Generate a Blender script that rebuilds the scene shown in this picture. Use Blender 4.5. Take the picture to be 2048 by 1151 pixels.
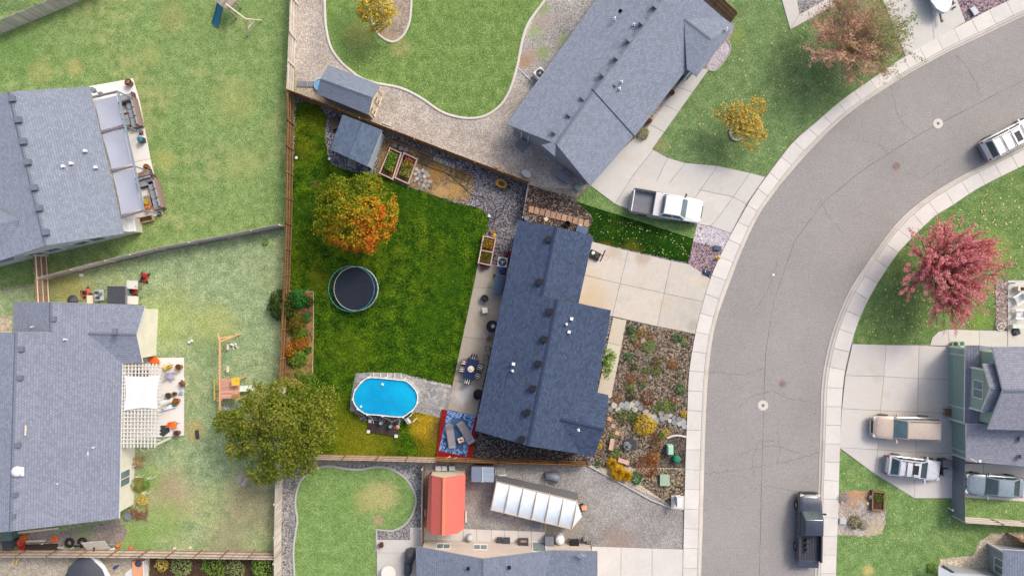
import bpy, bmesh, math, random
import numpy as np
from mathutils import Vector, Matrix, noise as mnoise

for o in list(bpy.data.objects): bpy.data.objects.remove(o)
random.seed(7); rng = np.random.default_rng(7)
SC = bpy.context.scene
COL = SC.collection

# ------------------------------------------------------------- camera, sky, sun, exposure
H = 59.0            # drone height in metres
S = 0.043           # metres on the ground per photo pixel
cam = bpy.data.cameras.new('drone_camera'); co = bpy.data.objects.new('drone_camera', cam); COL.objects.link(co)
co.location = (0, 0, H); co.rotation_euler = (0, 0, 0)
cam.sensor_width = 36.0; cam.lens = 36.0 * H / (2048 * S); cam.clip_end = 2000; cam.clip_start = 0.5
SC.camera = co
SUN_EL, SUN_AZ = math.radians(45), math.radians(45)          # azimuth clockwise from +Y (top of the picture)
w = bpy.data.worlds.new('World'); SC.world = w; w.use_nodes = True
wn = w.node_tree; bg = wn.nodes['Background']
sky = wn.nodes.new('ShaderNodeTexSky'); sky.sky_type = 'NISHITA'; sky.sun_disc = False
sky.sun_elevation = SUN_EL; sky.sun_rotation = SUN_AZ; sky.dust_density = 6.0; sky.air_density = 1.0; sky.ozone_density = 0.5
wn.links.new(sky.outputs[0], bg.inputs[0]); bg.inputs[1].default_value = 0.15
sl = bpy.data.lights.new('sun', 'SUN'); sl.energy = 1.0; sl.angle = math.radians(11); sl.color = (1.0, 0.965, 0.91)
so = bpy.data.objects.new('sun', sl); COL.objects.link(so)
sd = Vector((math.cos(SUN_EL) * math.sin(SUN_AZ), math.cos(SUN_EL) * math.cos(SUN_AZ), math.sin(SUN_EL)))
so.rotation_euler = sd.to_track_quat('Z', 'Y').to_euler(); so.location = (30, 30, 60)
SC.view_settings.view_transform = 'Standard'; SC.view_settings.look = 'None'
SC.view_settings.exposure = 0.52; SC.view_settings.gamma = 1.0
SC.render.engine = 'CYCLES'; SC.cycles.max_bounces = 5; SC.cycles.transparent_max_bounces = 8
SC.cycles.caustics_reflective = False; SC.cycles.caustics_refractive = False

# ------------------------------------------------------------- helpers
def P(px, py, h=0.0):
    """Point at height h that the photo shows at pixel (px, py)."""
    k = S * (H - h) / H
    return Vector(((px - 1024) * k, (575.5 - py) * k, h))
def at(px, py, h=0.0, z=0.0):
    v = P(px, py, h); v.z = z; return v
def PL(a, b, c):
    """the plane through three photo points with heights; returns f(px, py) -> (px, py, height on that plane)"""
    A, B, D = P(*a), P(*b), P(*c); n = (B - A).cross(D - A); O = Vector((0, 0, H))
    def f(px, py):
        d = P(px, py, 0) - O; t = (A - O).dot(n) / d.dot(n); return (px, py, H - t * H)
    return f
def ang(dx, dy): return math.atan2(-dy, dx)
def tag(o, label=None, cat=None, group=None, kind=None):
    if label: o['label'] = label
    if cat: o['category'] = cat
    if group: o['group'] = group
    if kind: o['kind'] = kind
    return o
def thing(name, label, cat, loc, rz=0.0, group=None):
    o = bpy.data.objects.new(name, None); o.empty_display_size = 0.3; COL.objects.link(o)
    o.location = loc; o.rotation_euler = (0, 0, rz)
    return tag(o, label, cat, group)
def kids(o): return [c for c in bpy.data.objects if c.parent == o]
def dup(root, loc, rz=0.0, label=None, group=None):
    r = root.copy(); COL.objects.link(r); r.location = loc; r.rotation_euler = (0, 0, rz)
    if label: r['label'] = label
    if group: r['group'] = group
    for c in kids(root):
        d = c.copy(); COL.objects.link(d); d.parent = r
        for g in kids(c):
            e = g.copy(); COL.objects.link(e); e.parent = d
    return r

class MB:
    def __init__(s): s.v = []; s.f = []; s.uv = []
    def add(s, vs, fs):
        o = len(s.v); s.v += [tuple(v) for v in vs]; s.f += [tuple(i + o for i in f) for f in fs]; return s
    def box(s, c, d, rz=0.0, tilt=None):
        x, y, z = d[0] / 2, d[1] / 2, d[2] / 2
        M = Matrix.Rotation(rz, 3, 'Z')
        if tilt: M = M @ Matrix.Rotation(tilt[1], 3, tilt[0])
        vs = [Vector(c) + M @ Vector(p) for p in ((-x,-y,-z),(x,-y,-z),(x,y,-z),(-x,y,-z),(-x,-y,z),(x,-y,z),(x,y,z),(-x,y,z))]
        return s.add(vs, [(0,3,2,1),(4,5,6,7),(0,1,5,4),(1,2,6,5),(2,3,7,6),(3,0,4,7)])
    def bar(s, a, b, w, h=None):
        a = Vector(a); b = Vector(b); h = h or w; d = (b - a).normalized()
        u = d.cross(Vector((0, 0, 1)))
        u = Vector((1, 0, 0)) if u.length < 1e-4 else u.normalized()
        v = d.cross(u) * (h / 2); u = u * (w / 2)
        return s.add([a-u-v, a+u-v, a+u+v, a-u+v, b-u-v, b+u-v, b+u+v, b-u+v], [(0,1,2,3),(7,6,5,4),(4,5,1,0),(5,6,2,1),(6,7,3,2),(7,4,0,3)])
    def tube(s, pts, r, n=6, r1=None, cap=True):
        pts = [Vector(p) for p in pts]; m = len(pts); rings = []
        for i, p in enumerate(pts):
            d = (pts[min(i + 1, m - 1)] - pts[max(i - 1, 0)]).normalized()
            u = d.cross(Vector((0, 0, 1)))
            u = Vector((1, 0, 0)) if u.length < 1e-3 else u.normalized()
            v = d.cross(u)
            rr = r if r1 is None else r + (r1 - r) * i / (m - 1)
            rings.append([p + (u * math.cos(t) + v * math.sin(t)) * rr for t in [2 * math.pi * k / n for k in range(n)]])
        vs = [q for R in rings for q in R]
        fs = [(i*n+k, i*n+(k+1)%n, (i+1)*n+(k+1)%n, (i+1)*n+k) for i in range(m-1) for k in range(n)]
        if cap: fs += [tuple(range(n-1, -1, -1)), tuple((m-1)*n+k for k in range(n))]
        return s.add(vs, fs)
    def prism(s, poly, z0, z1):
        n = len(poly); a = sum(poly[i][0]*poly[(i+1)%n][1]-poly[(i+1)%n][0]*poly[i][1] for i in range(n))
        if a < 0: poly = poly[::-1]
        vs = [(p[0], p[1], z0) for p in poly] + [(p[0], p[1], z1) for p in poly]
        return s.add(vs, [tuple(range(n-1,-1,-1)), tuple(range(n,2*n))] + [(i,(i+1)%n,n+(i+1)%n,n+i) for i in range(n)])
    def flat(s, poly, z):
        n = len(poly); a = sum(poly[i][0]*poly[(i+1)%n][1]-poly[(i+1)%n][0]*poly[i][1] for i in range(n))
        if a < 0: poly = poly[::-1]
        return s.add([(p[0], p[1], z) for p in poly], [tuple(range(n))])
    def face(s, *pts): return s.add(pts, [tuple(range(len(pts)))])
    def lathe(s, prof, n=16, c=(0, 0, 0), sx=1.0, sy=1.0):
        c = Vector(c); m = len(prof)
        vs = [(c.x + r*math.cos(2*math.pi*k/n)*sx, c.y + r*math.sin(2*math.pi*k/n)*sy, c.z + z) for r, z in prof for k in range(n)]
        fs = [(i*n+k, i*n+(k+1)%n, (i+1)*n+(k+1)%n, (i+1)*n+k) for i in range(m-1) for k in range(n)]
        if prof[0][0] > 1e-4: fs.append(tuple(range(n-1,-1,-1)))
        if prof[-1][0] > 1e-4: fs.append(tuple((m-1)*n+k for k in range(n)))
        return s.add(vs, fs)
    def loft(s, rings, closed=True, caps=True):
        n = len(rings[0]); m = len(rings); vs = [q for R in rings for q in R]; k1 = n if closed else n - 1
        fs = [(i*n+k, i*n+(k+1)%n, (i+1)*n+(k+1)%n, (i+1)*n+k) for i in range(m-1) for k in range(k1)]
        if caps: fs += [tuple(range(n-1,-1,-1)), tuple((m-1)*n+k for k in range(n))]
        return s.add(vs, fs)
    def rock(s, c, r, sq=0.6, n=7):
        c = Vector(c); rings = []
        a0 = random.random() * 6
        for z, q in ((-0.3, .8), (.25, 1.0), (.75, .72)):
            rings.append([(c.x + r*q*math.cos(a0+6.283*k/n)*random.uniform(.8,1.15), c.y + r*q*math.sin(a0+6.283*k/n)*random.uniform(.8,1.15), c.z + r*sq*z*random.uniform(.85,1.1)) for k in range(n)])
        return s.loft(rings)

def root_of(o):
    while o.parent: o = o.parent
    return o
def obj(name, mb, mat, parent=None, smooth=False, world=False, bevel=0.0):
    """One mesh object. Top level: its origin goes to the base centre. As a part: local to its thing, or world coordinates."""
    V = np.array(mb.v, dtype=float).reshape(-1, 3); off = np.zeros(3)
    if parent is None:
        off = np.array([(V[:,0].min()+V[:,0].max())/2, (V[:,1].min()+V[:,1].max())/2, V[:,2].min()])
    elif world: off = np.array(root_of(parent).location)
    me = bpy.data.meshes.new(name); me.from_pydata((V - off).tolist(), [], mb.f); 
    if mb.uv:
        uvl = me.uv_layers.new(name='UVMap'); flatuv = [c for f in mb.uv for p in f for c in p]
        uvl.data.foreach_set('uv', flatuv)
    if bevel:
        b = bmesh.new(); b.from_mesh(me); bmesh.ops.bevel(b, geom=list(b.edges), offset=bevel, segments=2, affect='EDGES', profile=.6, clamp_overlap=True); b.to_mesh(me); b.free()
    if smooth:
        me.polygons.foreach_set('use_smooth', [True] * len(me.polygons)); me.set_sharp_from_angle(angle=math.radians(40))
    me.validate(); me.update()
    if mat: me.materials.append(mat)
    o = bpy.data.objects.new(name, me); COL.objects.link(o)
    if parent is None: o.location = off
    else: o.parent = parent
    return o
def struct(name, mb, mat, parent=None):
    o = obj(name, mb, mat, parent, world=True)
    if parent is None: o['kind'] = 'structure'
    return o
def XY(pts, h=0.0): return [tuple(P(x, y, h)[:2]) for x, y in pts]
def smoothed(pts, n=6, closed=True):
    m = len(pts); out = []
    for i in range(m if closed else m - 1):
        p0, p1, p2, p3 = (pts[(i-1) % m] if closed or i > 0 else pts[0]), pts[i], pts[(i+1) % m], (pts[(i+2) % m] if closed or i+2 < m else pts[-1])
        for k in range(n):
            t = k / n
            out.append(tuple(0.5*((2*b)+(c-a)*t+(2*a-5*b+4*c-d)*t*t+(3*b-a-3*c+d)*t**3) for a, b, c, d in zip(p0, p1, p2, p3)))
    if not closed: out.append(tuple(pts[-1]))
    return out
def ragged(poly, amp=0.05, step=0.18):
    out = []; n = len(poly)
    for i in range(n):
        a, b = Vector(poly[i][:2]), Vector(poly[(i+1) % n][:2]); L = (b - a).length; m = max(1, int(L / step))
        t = Vector((-(b-a).y, (b-a).x)) / max(L, 1e-6)
        for k in range(m):
            q = a.lerp(b, k / m); out.append(tuple(q + t * random.uniform(-amp, amp)))
    return out
def inset(poly, d):
    n = len(poly); a = sum(poly[i][0]*poly[(i+1)%n][1]-poly[(i+1)%n][0]*poly[i][1] for i in range(n))
    sgn = 1 if a > 0 else -1; out = []
    for i in range(n):
        p0, p1, p2 = Vector(poly[i-1][:2]), Vector(poly[i][:2]), Vector(poly[(i+1)%n][:2])
        e0 = (p1-p0).normalized(); e1 = (p2-p1).normalized()
        n0 = Vector((-e0.y, e0.x))*sgn; n1 = Vector((-e1.y, e1.x))*sgn
        b = (n0+n1); k = max(0.25, 1 + n0.dot(n1)); out.append(tuple(p1 + b * (d / k)))
    return out
def in_poly(x, y, poly):
    c = False; n = len(poly)
    for i in range(n):
        x1, y1 = poly[i][:2]; x2, y2 = poly[(i+1) % n][:2]
        if (y1 > y) != (y2 > y) and x < (x2-x1)*(y-y1)/(y2-y1)+x1: c = not c
    return c
def scatter(poly, n):
    xs = [p[0] for p in poly]; ys = [p[1] for p in poly]; out = []; guard = 0
    while len(out) < n and guard < n * 12:
        guard += 1; x = random.uniform(min(xs), max(xs)); y = random.uniform(min(ys), max(ys))
        if in_poly(x, y, poly): out.append((x, y))
    return out

# ------------------------------------------------------------- materials
def C(r, g, b, k=0.8):
    """Surface colour as seen in full light; beyond the lot, white veil included."""
    f = lambda c: (c / 12.92 if c <= .04045 else ((c + .055) / 1.055) ** 2.4)
    return (min(.9, f(r/255)*k), min(.9, f(g/255)*k), min(.9, f(b/255)*k), 1)
def ND(nt, t, ins=None, **at_):
    n = nt.nodes.new(t)
    for k, v in at_.items(): setattr(n, k, v)
    for k, v in (ins or {}).items():
        if isinstance(v, bpy.types.NodeSocket): nt.links.new(v, n.inputs[k])
        else: n.inputs[k].default_value = v
    return n
def new_mat(name, rough=0.8, spec=0.3):
    m = bpy.data.materials.new(name); m.use_nodes = True; nt = m.node_tree; b = nt.nodes['Principled BSDF']
    b.inputs['Roughness'].default_value = rough; b.inputs['Specular IOR Level'].default_value = spec
    return m, nt, b
def pos(nt): return ND(nt, 'ShaderNodeNewGeometry').outputs['Position']
def ocoord(nt): return ND(nt, 'ShaderNodeTexCoord').outputs['Object']
def noise(nt, v, scale, detail=3, rough=.55, dist=0.0):
    return ND(nt, 'ShaderNodeTexNoise', {'Vector': v, 'Scale': scale, 'Detail': detail, 'Roughness': rough, 'Distortion': dist}).outputs['Fac']
def ramp(nt, fac, stops, interp='LINEAR'):
    r = nt.nodes.new('ShaderNodeValToRGB'); r.color_ramp.interpolation = interp; e = r.color_ramp.elements
    while len(e) < len(stops): e.new(.5)
    for i, (p, c) in enumerate(stops):
        e[i].position = p; e[i].color = c if len(c) == 4 else (*c, 1)
    nt.links.new(fac, r.inputs[0]); return r.outputs[0]
def g1(v): return (v, v, v, 1)
def mth(nt, op, a, b=None, clamp=False):
    n = nt.nodes.new('ShaderNodeMath'); n.operation = op; n.use_clamp = clamp
    for i, v in enumerate((a, b)):
        if v is None: continue
        if isinstance(v, bpy.types.NodeSocket): nt.links.new(v, n.inputs[i])
        else: n.inputs[i].default_value = v
    return n.outputs[0]
def mix(nt, fac, a, b, blend='MIX'):
    n = nt.nodes.new('ShaderNodeMixRGB'); n.blend_type = blend
    for i, v in enumerate((fac, a, b)):
        if isinstance(v, bpy.types.NodeSocket): nt.links.new(v, n.inputs[i])
        else: n.inputs[i].default_value = v
    return n.outputs[0]
def bump(nt, b, hgt, strength=.4, dist=.03):
    n = ND(nt, 'ShaderNodeBump', {'Height': hgt, 'Strength': strength, 'Distance': dist}); nt.links.new(n.outputs[0], b.inputs['Normal'])
def spots_mix(nt, v, col, spots):
    """Patches of another colour (dry grass, stains) at real places on the ground; ragged edges."""
    sep = ND(nt, 'ShaderNodeSeparateXYZ', {0: v}); nz = noise(nt, v, 1.5, 6, .8)
    for (px, py, rpx, c, amt) in spots:
        q = P(px, py); r = rpx * S
        dx = mth(nt, 'SUBTRACT', sep.outputs[0], q.x); dy = mth(nt, 'SUBTRACT', sep.outputs[1], q.y)
        d = mth(nt, 'SQRT', mth(nt, 'ADD', mth(nt, 'MULTIPLY', dx, dx), mth(nt, 'MULTIPLY', dy, dy)))
        e = mth(nt, 'ADD', mth(nt, 'DIVIDE', d, r), mth(nt, 'MULTIPLY', nz, 1.3))
        f = ND(nt, 'ShaderNodeMapRange', {0: e, 1: 1.6, 2: 1.0, 3: 0.0, 4: amt}); f.clamp = True
        col = mix(nt, f.outputs[0], col, c)
    return col
def grass(name, dark, mid, light, dry, dry_lo=.55, dry_amt=.7, spots=(), grain=7.0, fine_=(.62,1.36)):
    m, nt, b = new_mat(name, .95, .1); v = pos(nt)
    n1 = noise(nt, v, .13, 5, .6, .6); n2 = noise(nt, v, 1.1, 6, .72); n3 = noise(nt, v, grain, 3, .7); n4 = noise(nt, v, 2.6 * grain, 2, .6)
    f = mth(nt, 'ADD', mth(nt, 'ADD', mth(nt, 'MULTIPLY', n2, .42), mth(nt, 'MULTIPLY', n3, .33)), mth(nt, 'MULTIPLY', n4, .25))
    col = ramp(nt, f, [(.41, dark), (.5, mid), (.60, light)])
    d = mth(nt, 'MULTIPLY', ramp(nt, n1, [(dry_lo, g1(0)), (dry_lo + .16, g1(1))]), ramp(nt, n2, [(.38, g1(0)), (.62, g1(dry_amt))]))
    col = mix(nt, d, col, dry)
    if spots: col = spots_mix(nt, v, col, spots)
    fine = ramp(nt, n4, [(.34, g1(fine_[0])), (.66, g1(fine_[1]))]); col = mix(nt, 1.0, col, fine, 'MULTIPLY')
    nt.links.new(col, b.inputs['Base Color']); bump(nt, b, mth(nt, 'ADD', n3, n4), .9, .06); return m
def gravel(name, cols, size=.07, spots=(), blotch=.25, bumpd=.03):
    m, nt, b = new_mat(name, .9, .2); v = pos(nt)
    vo = ND(nt, 'ShaderNodeTexVoronoi', {'Vector': v, 'Scale': 1 / size})
    r = ND(nt, 'ShaderNodeSeparateColor', {0: vo.outputs['Color']}).outputs[0]
    n = len(cols); col = ramp(nt, r, [(i / n, c) for i, c in enumerate(cols)], 'CONSTANT')
    n1 = noise(nt, v, .35, 5, .65); col = mix(nt, 1.0, col, ramp(nt, n1, [(.3, g1(1 - blotch)), (.7, g1(1 + blotch))]), 'MULTIPLY')
    if spots: col = spots_mix(nt, v, col, spots)
    nt.links.new(col, b.inputs['Base Color']); bump(nt, b, mth(nt, 'SUBTRACT', 1.0, vo.outputs['Distance']), 1.0, bumpd); return m
def concrete(name, c, stain=None, var=.10, spots=()):
    m, nt, b = new_mat(name, .85, .25); v = pos(nt)
    n1 = noise(nt, v, .5, 6, .65, .4); n2 = noise(nt, v, 3.2, 5, .7); n3 = noise(nt, v, 45, 2, .6)
    oi = ND(nt, 'ShaderNodeObjectInfo').outputs['Random']
    k = mth(nt, 'ADD', mth(nt, 'MULTIPLY', n1, .5), mth(nt, 'ADD', mth(nt, 'MULTIPLY', n2, .3), mth(nt, 'MULTIPLY', oi, .2)))
    col = mix(nt, 1.0, c, ramp(nt, k, [(.3, g1(1 - var * 1.6)), (.7, g1(1 + var))]), 'MULTIPLY')
    if stain: col = mix(nt, ramp(nt, n1, [(.5, g1(0)), (.72, g1(.7))]), col, stain)
    if spots: col = spots_mix(nt, v, col, spots)
    sp = ramp(nt, n3, [(.3, g1(.93)), (.7, g1(1.05))]); col = mix(nt, 1.0, col, sp, 'MULTIPLY')
    nt.links.new(col, b.inputs['Base Color']); bump(nt, b, n3, .25, .01); return m
def asphalt(name, c):
    m, nt, b = new_mat(name, .9, .2); v = pos(nt)
    n1 = noise(nt, v, .12, 5, .6); n2 = noise(nt, v, 1.5, 5, .7); n3 = noise(nt, v, 7, 3, .85); n4 = noise(nt, v, 22, 2, .7)
    col = mix(nt, 1.0, c, ramp(nt, mth(nt, 'ADD', mth(nt, 'MULTIPLY', n1, .6), mth(nt, 'MULTIPLY', n2, .4)), [(.35, g1(.88)), (.65, g1(1.08))]), 'MULTIPLY')
    col = mix(nt, 1.0, col, ramp(nt, mth(nt, 'ADD', mth(nt, 'MULTIPLY', n3, .6), mth(nt, 'MULTIPLY', n4, .4)), [(.36, g1(.72)), (.5, g1(1.0)), (.66, g1(1.3))]), 'MULTIPLY')
    nt.links.new(col, b.inputs['Base Color']); bump(nt, b, n4, .4, .01); return m
def shingle(name, c, lo=.72, hi=1.25, row=.19, wid=.24):
    m, nt, b = new_mat(name, .92, .15); uv = ND(nt, 'ShaderNodeUVMap').outputs[0]
    br = ND(nt, 'ShaderNodeTexBrick', {'Vector': uv, 'Color1': g1(0.0), 'Color2': g1(1.0), 'Mortar': g1(.5), 'Scale': 1.0, 'Mortar Size': .02, 'Mortar Smooth': .5, 'Bias': 0.0, 'Brick Width': wid, 'Row Height': row}, offset=.5)
    n1 = noise(nt, uv, .3, 5, .6); n2 = noise(nt, uv, 9, 4, .8); n3 = noise(nt, uv, 1.6, 4, .7)
    t = mth(nt, 'ADD', mth(nt, 'MULTIPLY', br.outputs['Color'], .24), mth(nt, 'ADD', mth(nt, 'MULTIPLY', n2, .5), mth(nt, 'ADD', mth(nt, 'MULTIPLY', n1, .18), mth(nt, 'MULTIPLY', n3, .08))))
    col = mix(nt, 1.0, c, ramp(nt, t, [(.26, g1(lo)), (.5, g1(1.0)), (.74, g1(hi))]), 'MULTIPLY')
    sx = ND(nt, 'ShaderNodeSeparateXYZ', {0: uv}); saw = mth(nt, 'FRACT', mth(nt, 'DIVIDE', sx.outputs[1], row))
    col = mix(nt, mth(nt, 'MULTIPLY', br.outputs['Fac'], .55), col, tuple(q * .5 for q in c[:3]) + (1,))
    nt.links.new(col, b.inputs['Base Color'])
    bump(nt, b, mth(nt, 'ADD', mth(nt, 'SUBTRACT', 1.0, saw), mth(nt, 'MULTIPLY', n2, .5)), 1.0, .03); return m
def flatm(name, c, rough=.6, metal=0.0, var=.12, scale=3.0, spec=.4, coat=0.0, island=0.0):
    m, nt, b = new_mat(name, rough, spec); v = ocoord(nt)
    k = mth(nt, 'ADD', mth(nt, 'MULTIPLY', noise(nt, v, scale, 4, .65), .7), mth(nt, 'MULTIPLY', noise(nt, v, scale * 9, 3, .7), .3))
    col = mix(nt, 1.0, c, ramp(nt, k, [(.3, g1(1 - var)), (.7, g1(1 + var))]), 'MULTIPLY')
    if island:
        ri = ND(nt, 'ShaderNodeNewGeometry').outputs['Random Per Island']
        oi = ND(nt, 'ShaderNodeObjectInfo').outputs['Random']
        q = mth(nt, 'FRACT', mth(nt, 'ADD', ri, oi))
        col = mix(nt, 1.0, col, ramp(nt, q, [(0, g1(1 - island)), (1, g1(1 + island))]), 'MULTIPLY')
    nt.links.new(col, b.inputs['Base Color']); b.inputs['Metallic'].default_value = metal
    b.inputs['Coat Weight'].default_value = coat; b.inputs['Coat Roughness'].default_value = .08
    rr = ramp(nt, noise(nt, v, scale * 3, 3), [(.3, g1(max(.02, rough - .08))), (.7, g1(min(1, rough + .1)))]); nt.links.new(rr, b.inputs['Roughness'])
    return m
def wood(name, c, var=.25, axis=(1.5, 14, 14), island=.2):
    m, nt, b = new_mat(name, .85, .2); v = ocoord(nt)
    mp = ND(nt, 'ShaderNodeMapping', {0: v, 'Scale': axis}).outputs[0]
    k = mth(nt, 'ADD', mth(nt, 'MULTIPLY', noise(nt, mp, 1.0, 4, .6), .6), mth(nt, 'MULTIPLY', noise(nt, v, .8, 4), .4))
    col = mix(nt, 1.0, c, ramp(nt, k, [(.3, g1(1 - var)), (.7, g1(1 + var))]), 'MULTIPLY')
    ri = ND(nt, 'ShaderNodeNewGeometry').outputs['Random Per Island']; oi = ND(nt, 'ShaderNodeObjectInfo').outputs['Random']
    q = mth(nt, 'FRACT', mth(nt, 'ADD', ri, oi))
    col = mix(nt, 1.0, col, ramp(nt, q, [(0, g1(1 - island)), (1, g1(1 + island))]), 'MULTIPLY')
    nt.links.new(col, b.inputs['Base Color']); bump(nt, b, k, .3, .01); return m
def siding(name, c, row=.15):
    m, nt, b = new_mat(name, .6, .3); v = pos(nt); sz = ND(nt, 'ShaderNodeSeparateXYZ', {0: v})
    saw = mth(nt, 'FRACT', mth(nt, 'DIVIDE', sz.outputs[2], row))
    col = mix(nt, 1.0, c, ramp(nt, noise(nt, v, 1.2, 4), [(.3, g1(.92)), (.7, g1(1.06))]), 'MULTIPLY')
    nt.links.new(col, b.inputs['Base Color']); bump(nt, b, mth(nt, 'SUBTRACT', 1.0, saw), .8, .02); return m
def leafm(name, stops, nscale=.5, grad=None, rnd=.55, trans=.25):
    m, nt, b = new_mat(name, .7, .15); v = ocoord(nt)
    ri = ND(nt, 'ShaderNodeNewGeometry').outputs['Random Per Island']
    f = mth(nt, 'ADD', mth(nt, 'MULTIPLY', ri, rnd), mth(nt, 'MULTIPLY', ramp(nt, noise(nt, v, nscale, 3, .6), [(.32, g1(0)), (.68, g1(1))]), 1 - rnd))
    if grad:
        s = ND(nt, 'ShaderNodeSeparateXYZ', {0: v})
        f = mth(nt, 'ADD', f, mth(nt, 'ADD', mth(nt, 'MULTIPLY', s.outputs[0], grad[0]), mth(nt, 'ADD', mth(nt, 'MULTIPLY', s.outputs[1], grad[1]), grad[2] if len(grad) > 2 else 0.0)), True)
    col = ramp(nt, f, stops); nt.links.new(col, b.inputs['Base Color'])
    t = ND(nt, 'ShaderNodeBsdfTranslucent', {'Color': col}); mx = ND(nt, 'ShaderNodeMixShader', {0: trans, 1: b.outputs[0], 2: t.outputs[0]})
    nt.links.new(mx.outputs[0], nt.nodes['Material Output'].inputs[0]); return m
def glassm(name, c, rough=.06):
    m, nt, b = new_mat(name, rough, .5); v = ocoord(nt)
    col = mix(nt, 1.0, c, ramp(nt, noise(nt, v, 1.5, 3), [(.3, g1(.8)), (.7, g1(1.2))]), 'MULTIPLY'); nt.links.new(col, b.inputs['Base Color']); return m

# --- ground; lawns beyond the lot have a white veil mixed into their colours
M = {}
M['ground'] = gravel('pale_dirt', [C(150,142,128), C(165,155,140), C(140,132,118), C(158,150,132)], .12)
DRY = C(190,172,112)
M['lawn_w'] = grass('lawn_west', C(104,134,76), C(128,156,94), C(160,181,118), C(182,176,120), .50, .65,
    [(80,140,36,DRY,.35),(150,135,26,DRY,.45),(345,35,44,C(168,158,104),.4),(470,200,60,C(176,178,112),.4),(330,320,30,C(186,182,110),.5),(300,110,30,C(172,178,110),.5),(490,330,50,C(170,180,112),.4),(40,105,60,C(96,142,70),.4)])
M['lawn_sw'] = grass('lawn_southwest', C(122,146,100), C(151,171,126), C(186,200,156), C(190,186,120), .52, .7,
    [(345,990,70,C(188,172,138),.65),(330,975,40,C(170,148,124),.5),(150,585,50,C(176,166,100),.7),(340,640,80,C(172,184,98),.45),(430,650,60,C(180,186,100),.5),(500,1010,80,C(160,138,116),.55),(455,1090,60,C(150,142,120),.6),(390,860,30,C(190,170,110),.7),(455,785,30,C(180,180,130),.4),(300,960,40,C(120,160,60),.5),(230,1070,40,C(176,160,130),.6),(270,1080,60,C(124,164,70),.6),(330,1040,60,C(130,166,74),.5),(420,700,50,C(130,156,104),.5),(110,570,60,C(140,140,84),.6)])
M['lawn_n'] = grass('lawn_north', C(96,126,66), C(116,146,80), C(144,170,102), C(178,170,108), .62, .6,
    [(690,60,50,C(96,124,70),.6),(720,70,40,C(160,160,92),.5),(800,95,30,C(172,162,112),.5)])
M['lawn_front_n'] = grass('lawn_front_north', C(94,122,76), C(114,142,90), C(142,164,112), C(160,160,90), .68, .5,
    [(1470,70,30,C(140,156,80),.5),(1320,290,20,C(160,150,100),.5)])
M['lawn_lot'] = grass('lawn_lot', C(18,42,3), C(46,80,8), C(94,120,20), C(112,112,18), .54, .45,
    [(852,850,46,C(196,156,40),.62),(890,862,40,C(78,60,44),.9),(860,895,36,C(120,105,24),.6),(720,885,90,C(140,134,34),.5),(660,830,60,C(112,118,24),.5),(600,420,40,C(40,74,10),.5),(630,240,46,C(96,94,18),.4),(610,300,36,C(104,104,22),.35),(700,700,60,C(94,112,20),.35),(900,560,60,C(46,84,10),.6),(860,640,60,C(48,86,10),.5),(900,420,60,C(36,72,8),.6),(800,400,60,C(40,74,8),.6),(640,560,30,C(110,108,28),.35),(640,190,30,C(70,52,36),.7)], fine_=(.42,1.75))
M['lawn_strip'] = grass('lawn_strip', C(14,42,8), C(30,66,10), C(62,94,20), C(110,106,30), .60, .6, [(1260,505,30,C(104,98,28),.6),(1290,455,40,C(20,66,8),.5),(1350,490,40,C(22,74,8),.5),(1210,495,20,C(112,96,30),.6)])
M['lawn_strip_veiled'] = grass('lawn_strip_veiled', C(96,126,70), C(116,146,86), C(142,166,108), C(170,164,110), .6, .6)  # same lawn as the dark strip, white veil put into its colour
M['lawn_s'] = grass('lawn_south', C(108,140,78), C(126,158,92), C(150,178,112), C(188,178,120), .62, .5,
    [(765,990,44,C(204,188,134),.6),(730,1000,36,C(186,178,118),.6),(757,1040,16,C(186,160,130),.8),(690,1000,40,C(120,158,84),.4)])
M['lawn_e'] = grass('lawn_east', C(92,120,70), C(111,140,80), C(142,164,106), C(176,160,88), .66, .5,
    [(1985,500,50,C(150,170,80),.5),(1725,680,10,C(160,150,100),.4),(1960,640,30,C(130,160,70),.5)])
M['lawn_se'] = grass('lawn_southeast', C(98,130,72), C(120,152,90), C(152,178,116), C(180,166,96), .60, .5,
    [(1735,1140,16,C(206,190,120),.8),(1710,900,20,C(130,150,60),.4)])
M['gravel_n'] = gravel('gravel_north', [C(178,168,158), C(192,184,174), C(162,154,148), C(204,197,188), C(170,160,150), C(186,178,170)], .09)
M['gravel_weedy'] = gravel('gravel_weedy', [C(158,156,152), C(176,174,170), C(140,138,136), C(186,182,176)], .09,
    [(1085,20,22,C(130,160,84),.7),(1068,60,26,C(150,170,100),.6),(1085,105,20,C(140,164,90),.7),(1060,112,24,C(180,150,130),.6),(1130,85,22,C(140,164,92),.6),(1050,125,20,C(170,140,110),.8),(1090,40,30,C(170,152,146),.5)])
M['gravel_lot'] = gravel('gravel_lot', [C(84,82,92), C(120,118,126), C(58,56,64), C(168,164,162), C(98,92,98), C(140,136,140)], .09)
M['gravel_side'] = gravel('gravel_side', [C(78,66,58), C(50,42,38), C(104,92,82), C(150,140,130), C(66,56,50)], .09)
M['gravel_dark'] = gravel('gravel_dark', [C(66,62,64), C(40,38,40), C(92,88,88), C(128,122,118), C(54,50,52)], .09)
M['gravel_s'] = gravel('gravel_south', [C(150,148,146), C(162,160,158), C(134,132,130), C(176,173,170), C(154,151,148)], .08, [(1120,1060,60,C(150,140,126),.6),(1240,1085,50,C(160,138,128),.6)])
M['gravel_border'] = gravel('gravel_border', [C(128,128,132), C(150,150,152), C(104,104,108), C(176,172,166)], .10)
M['gravel_pink'] = gravel('gravel_pink', [C(150,130,140), C(110,96,106), C(180,160,166), C(84,74,86), C(164,140,146)], .10)
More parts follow.
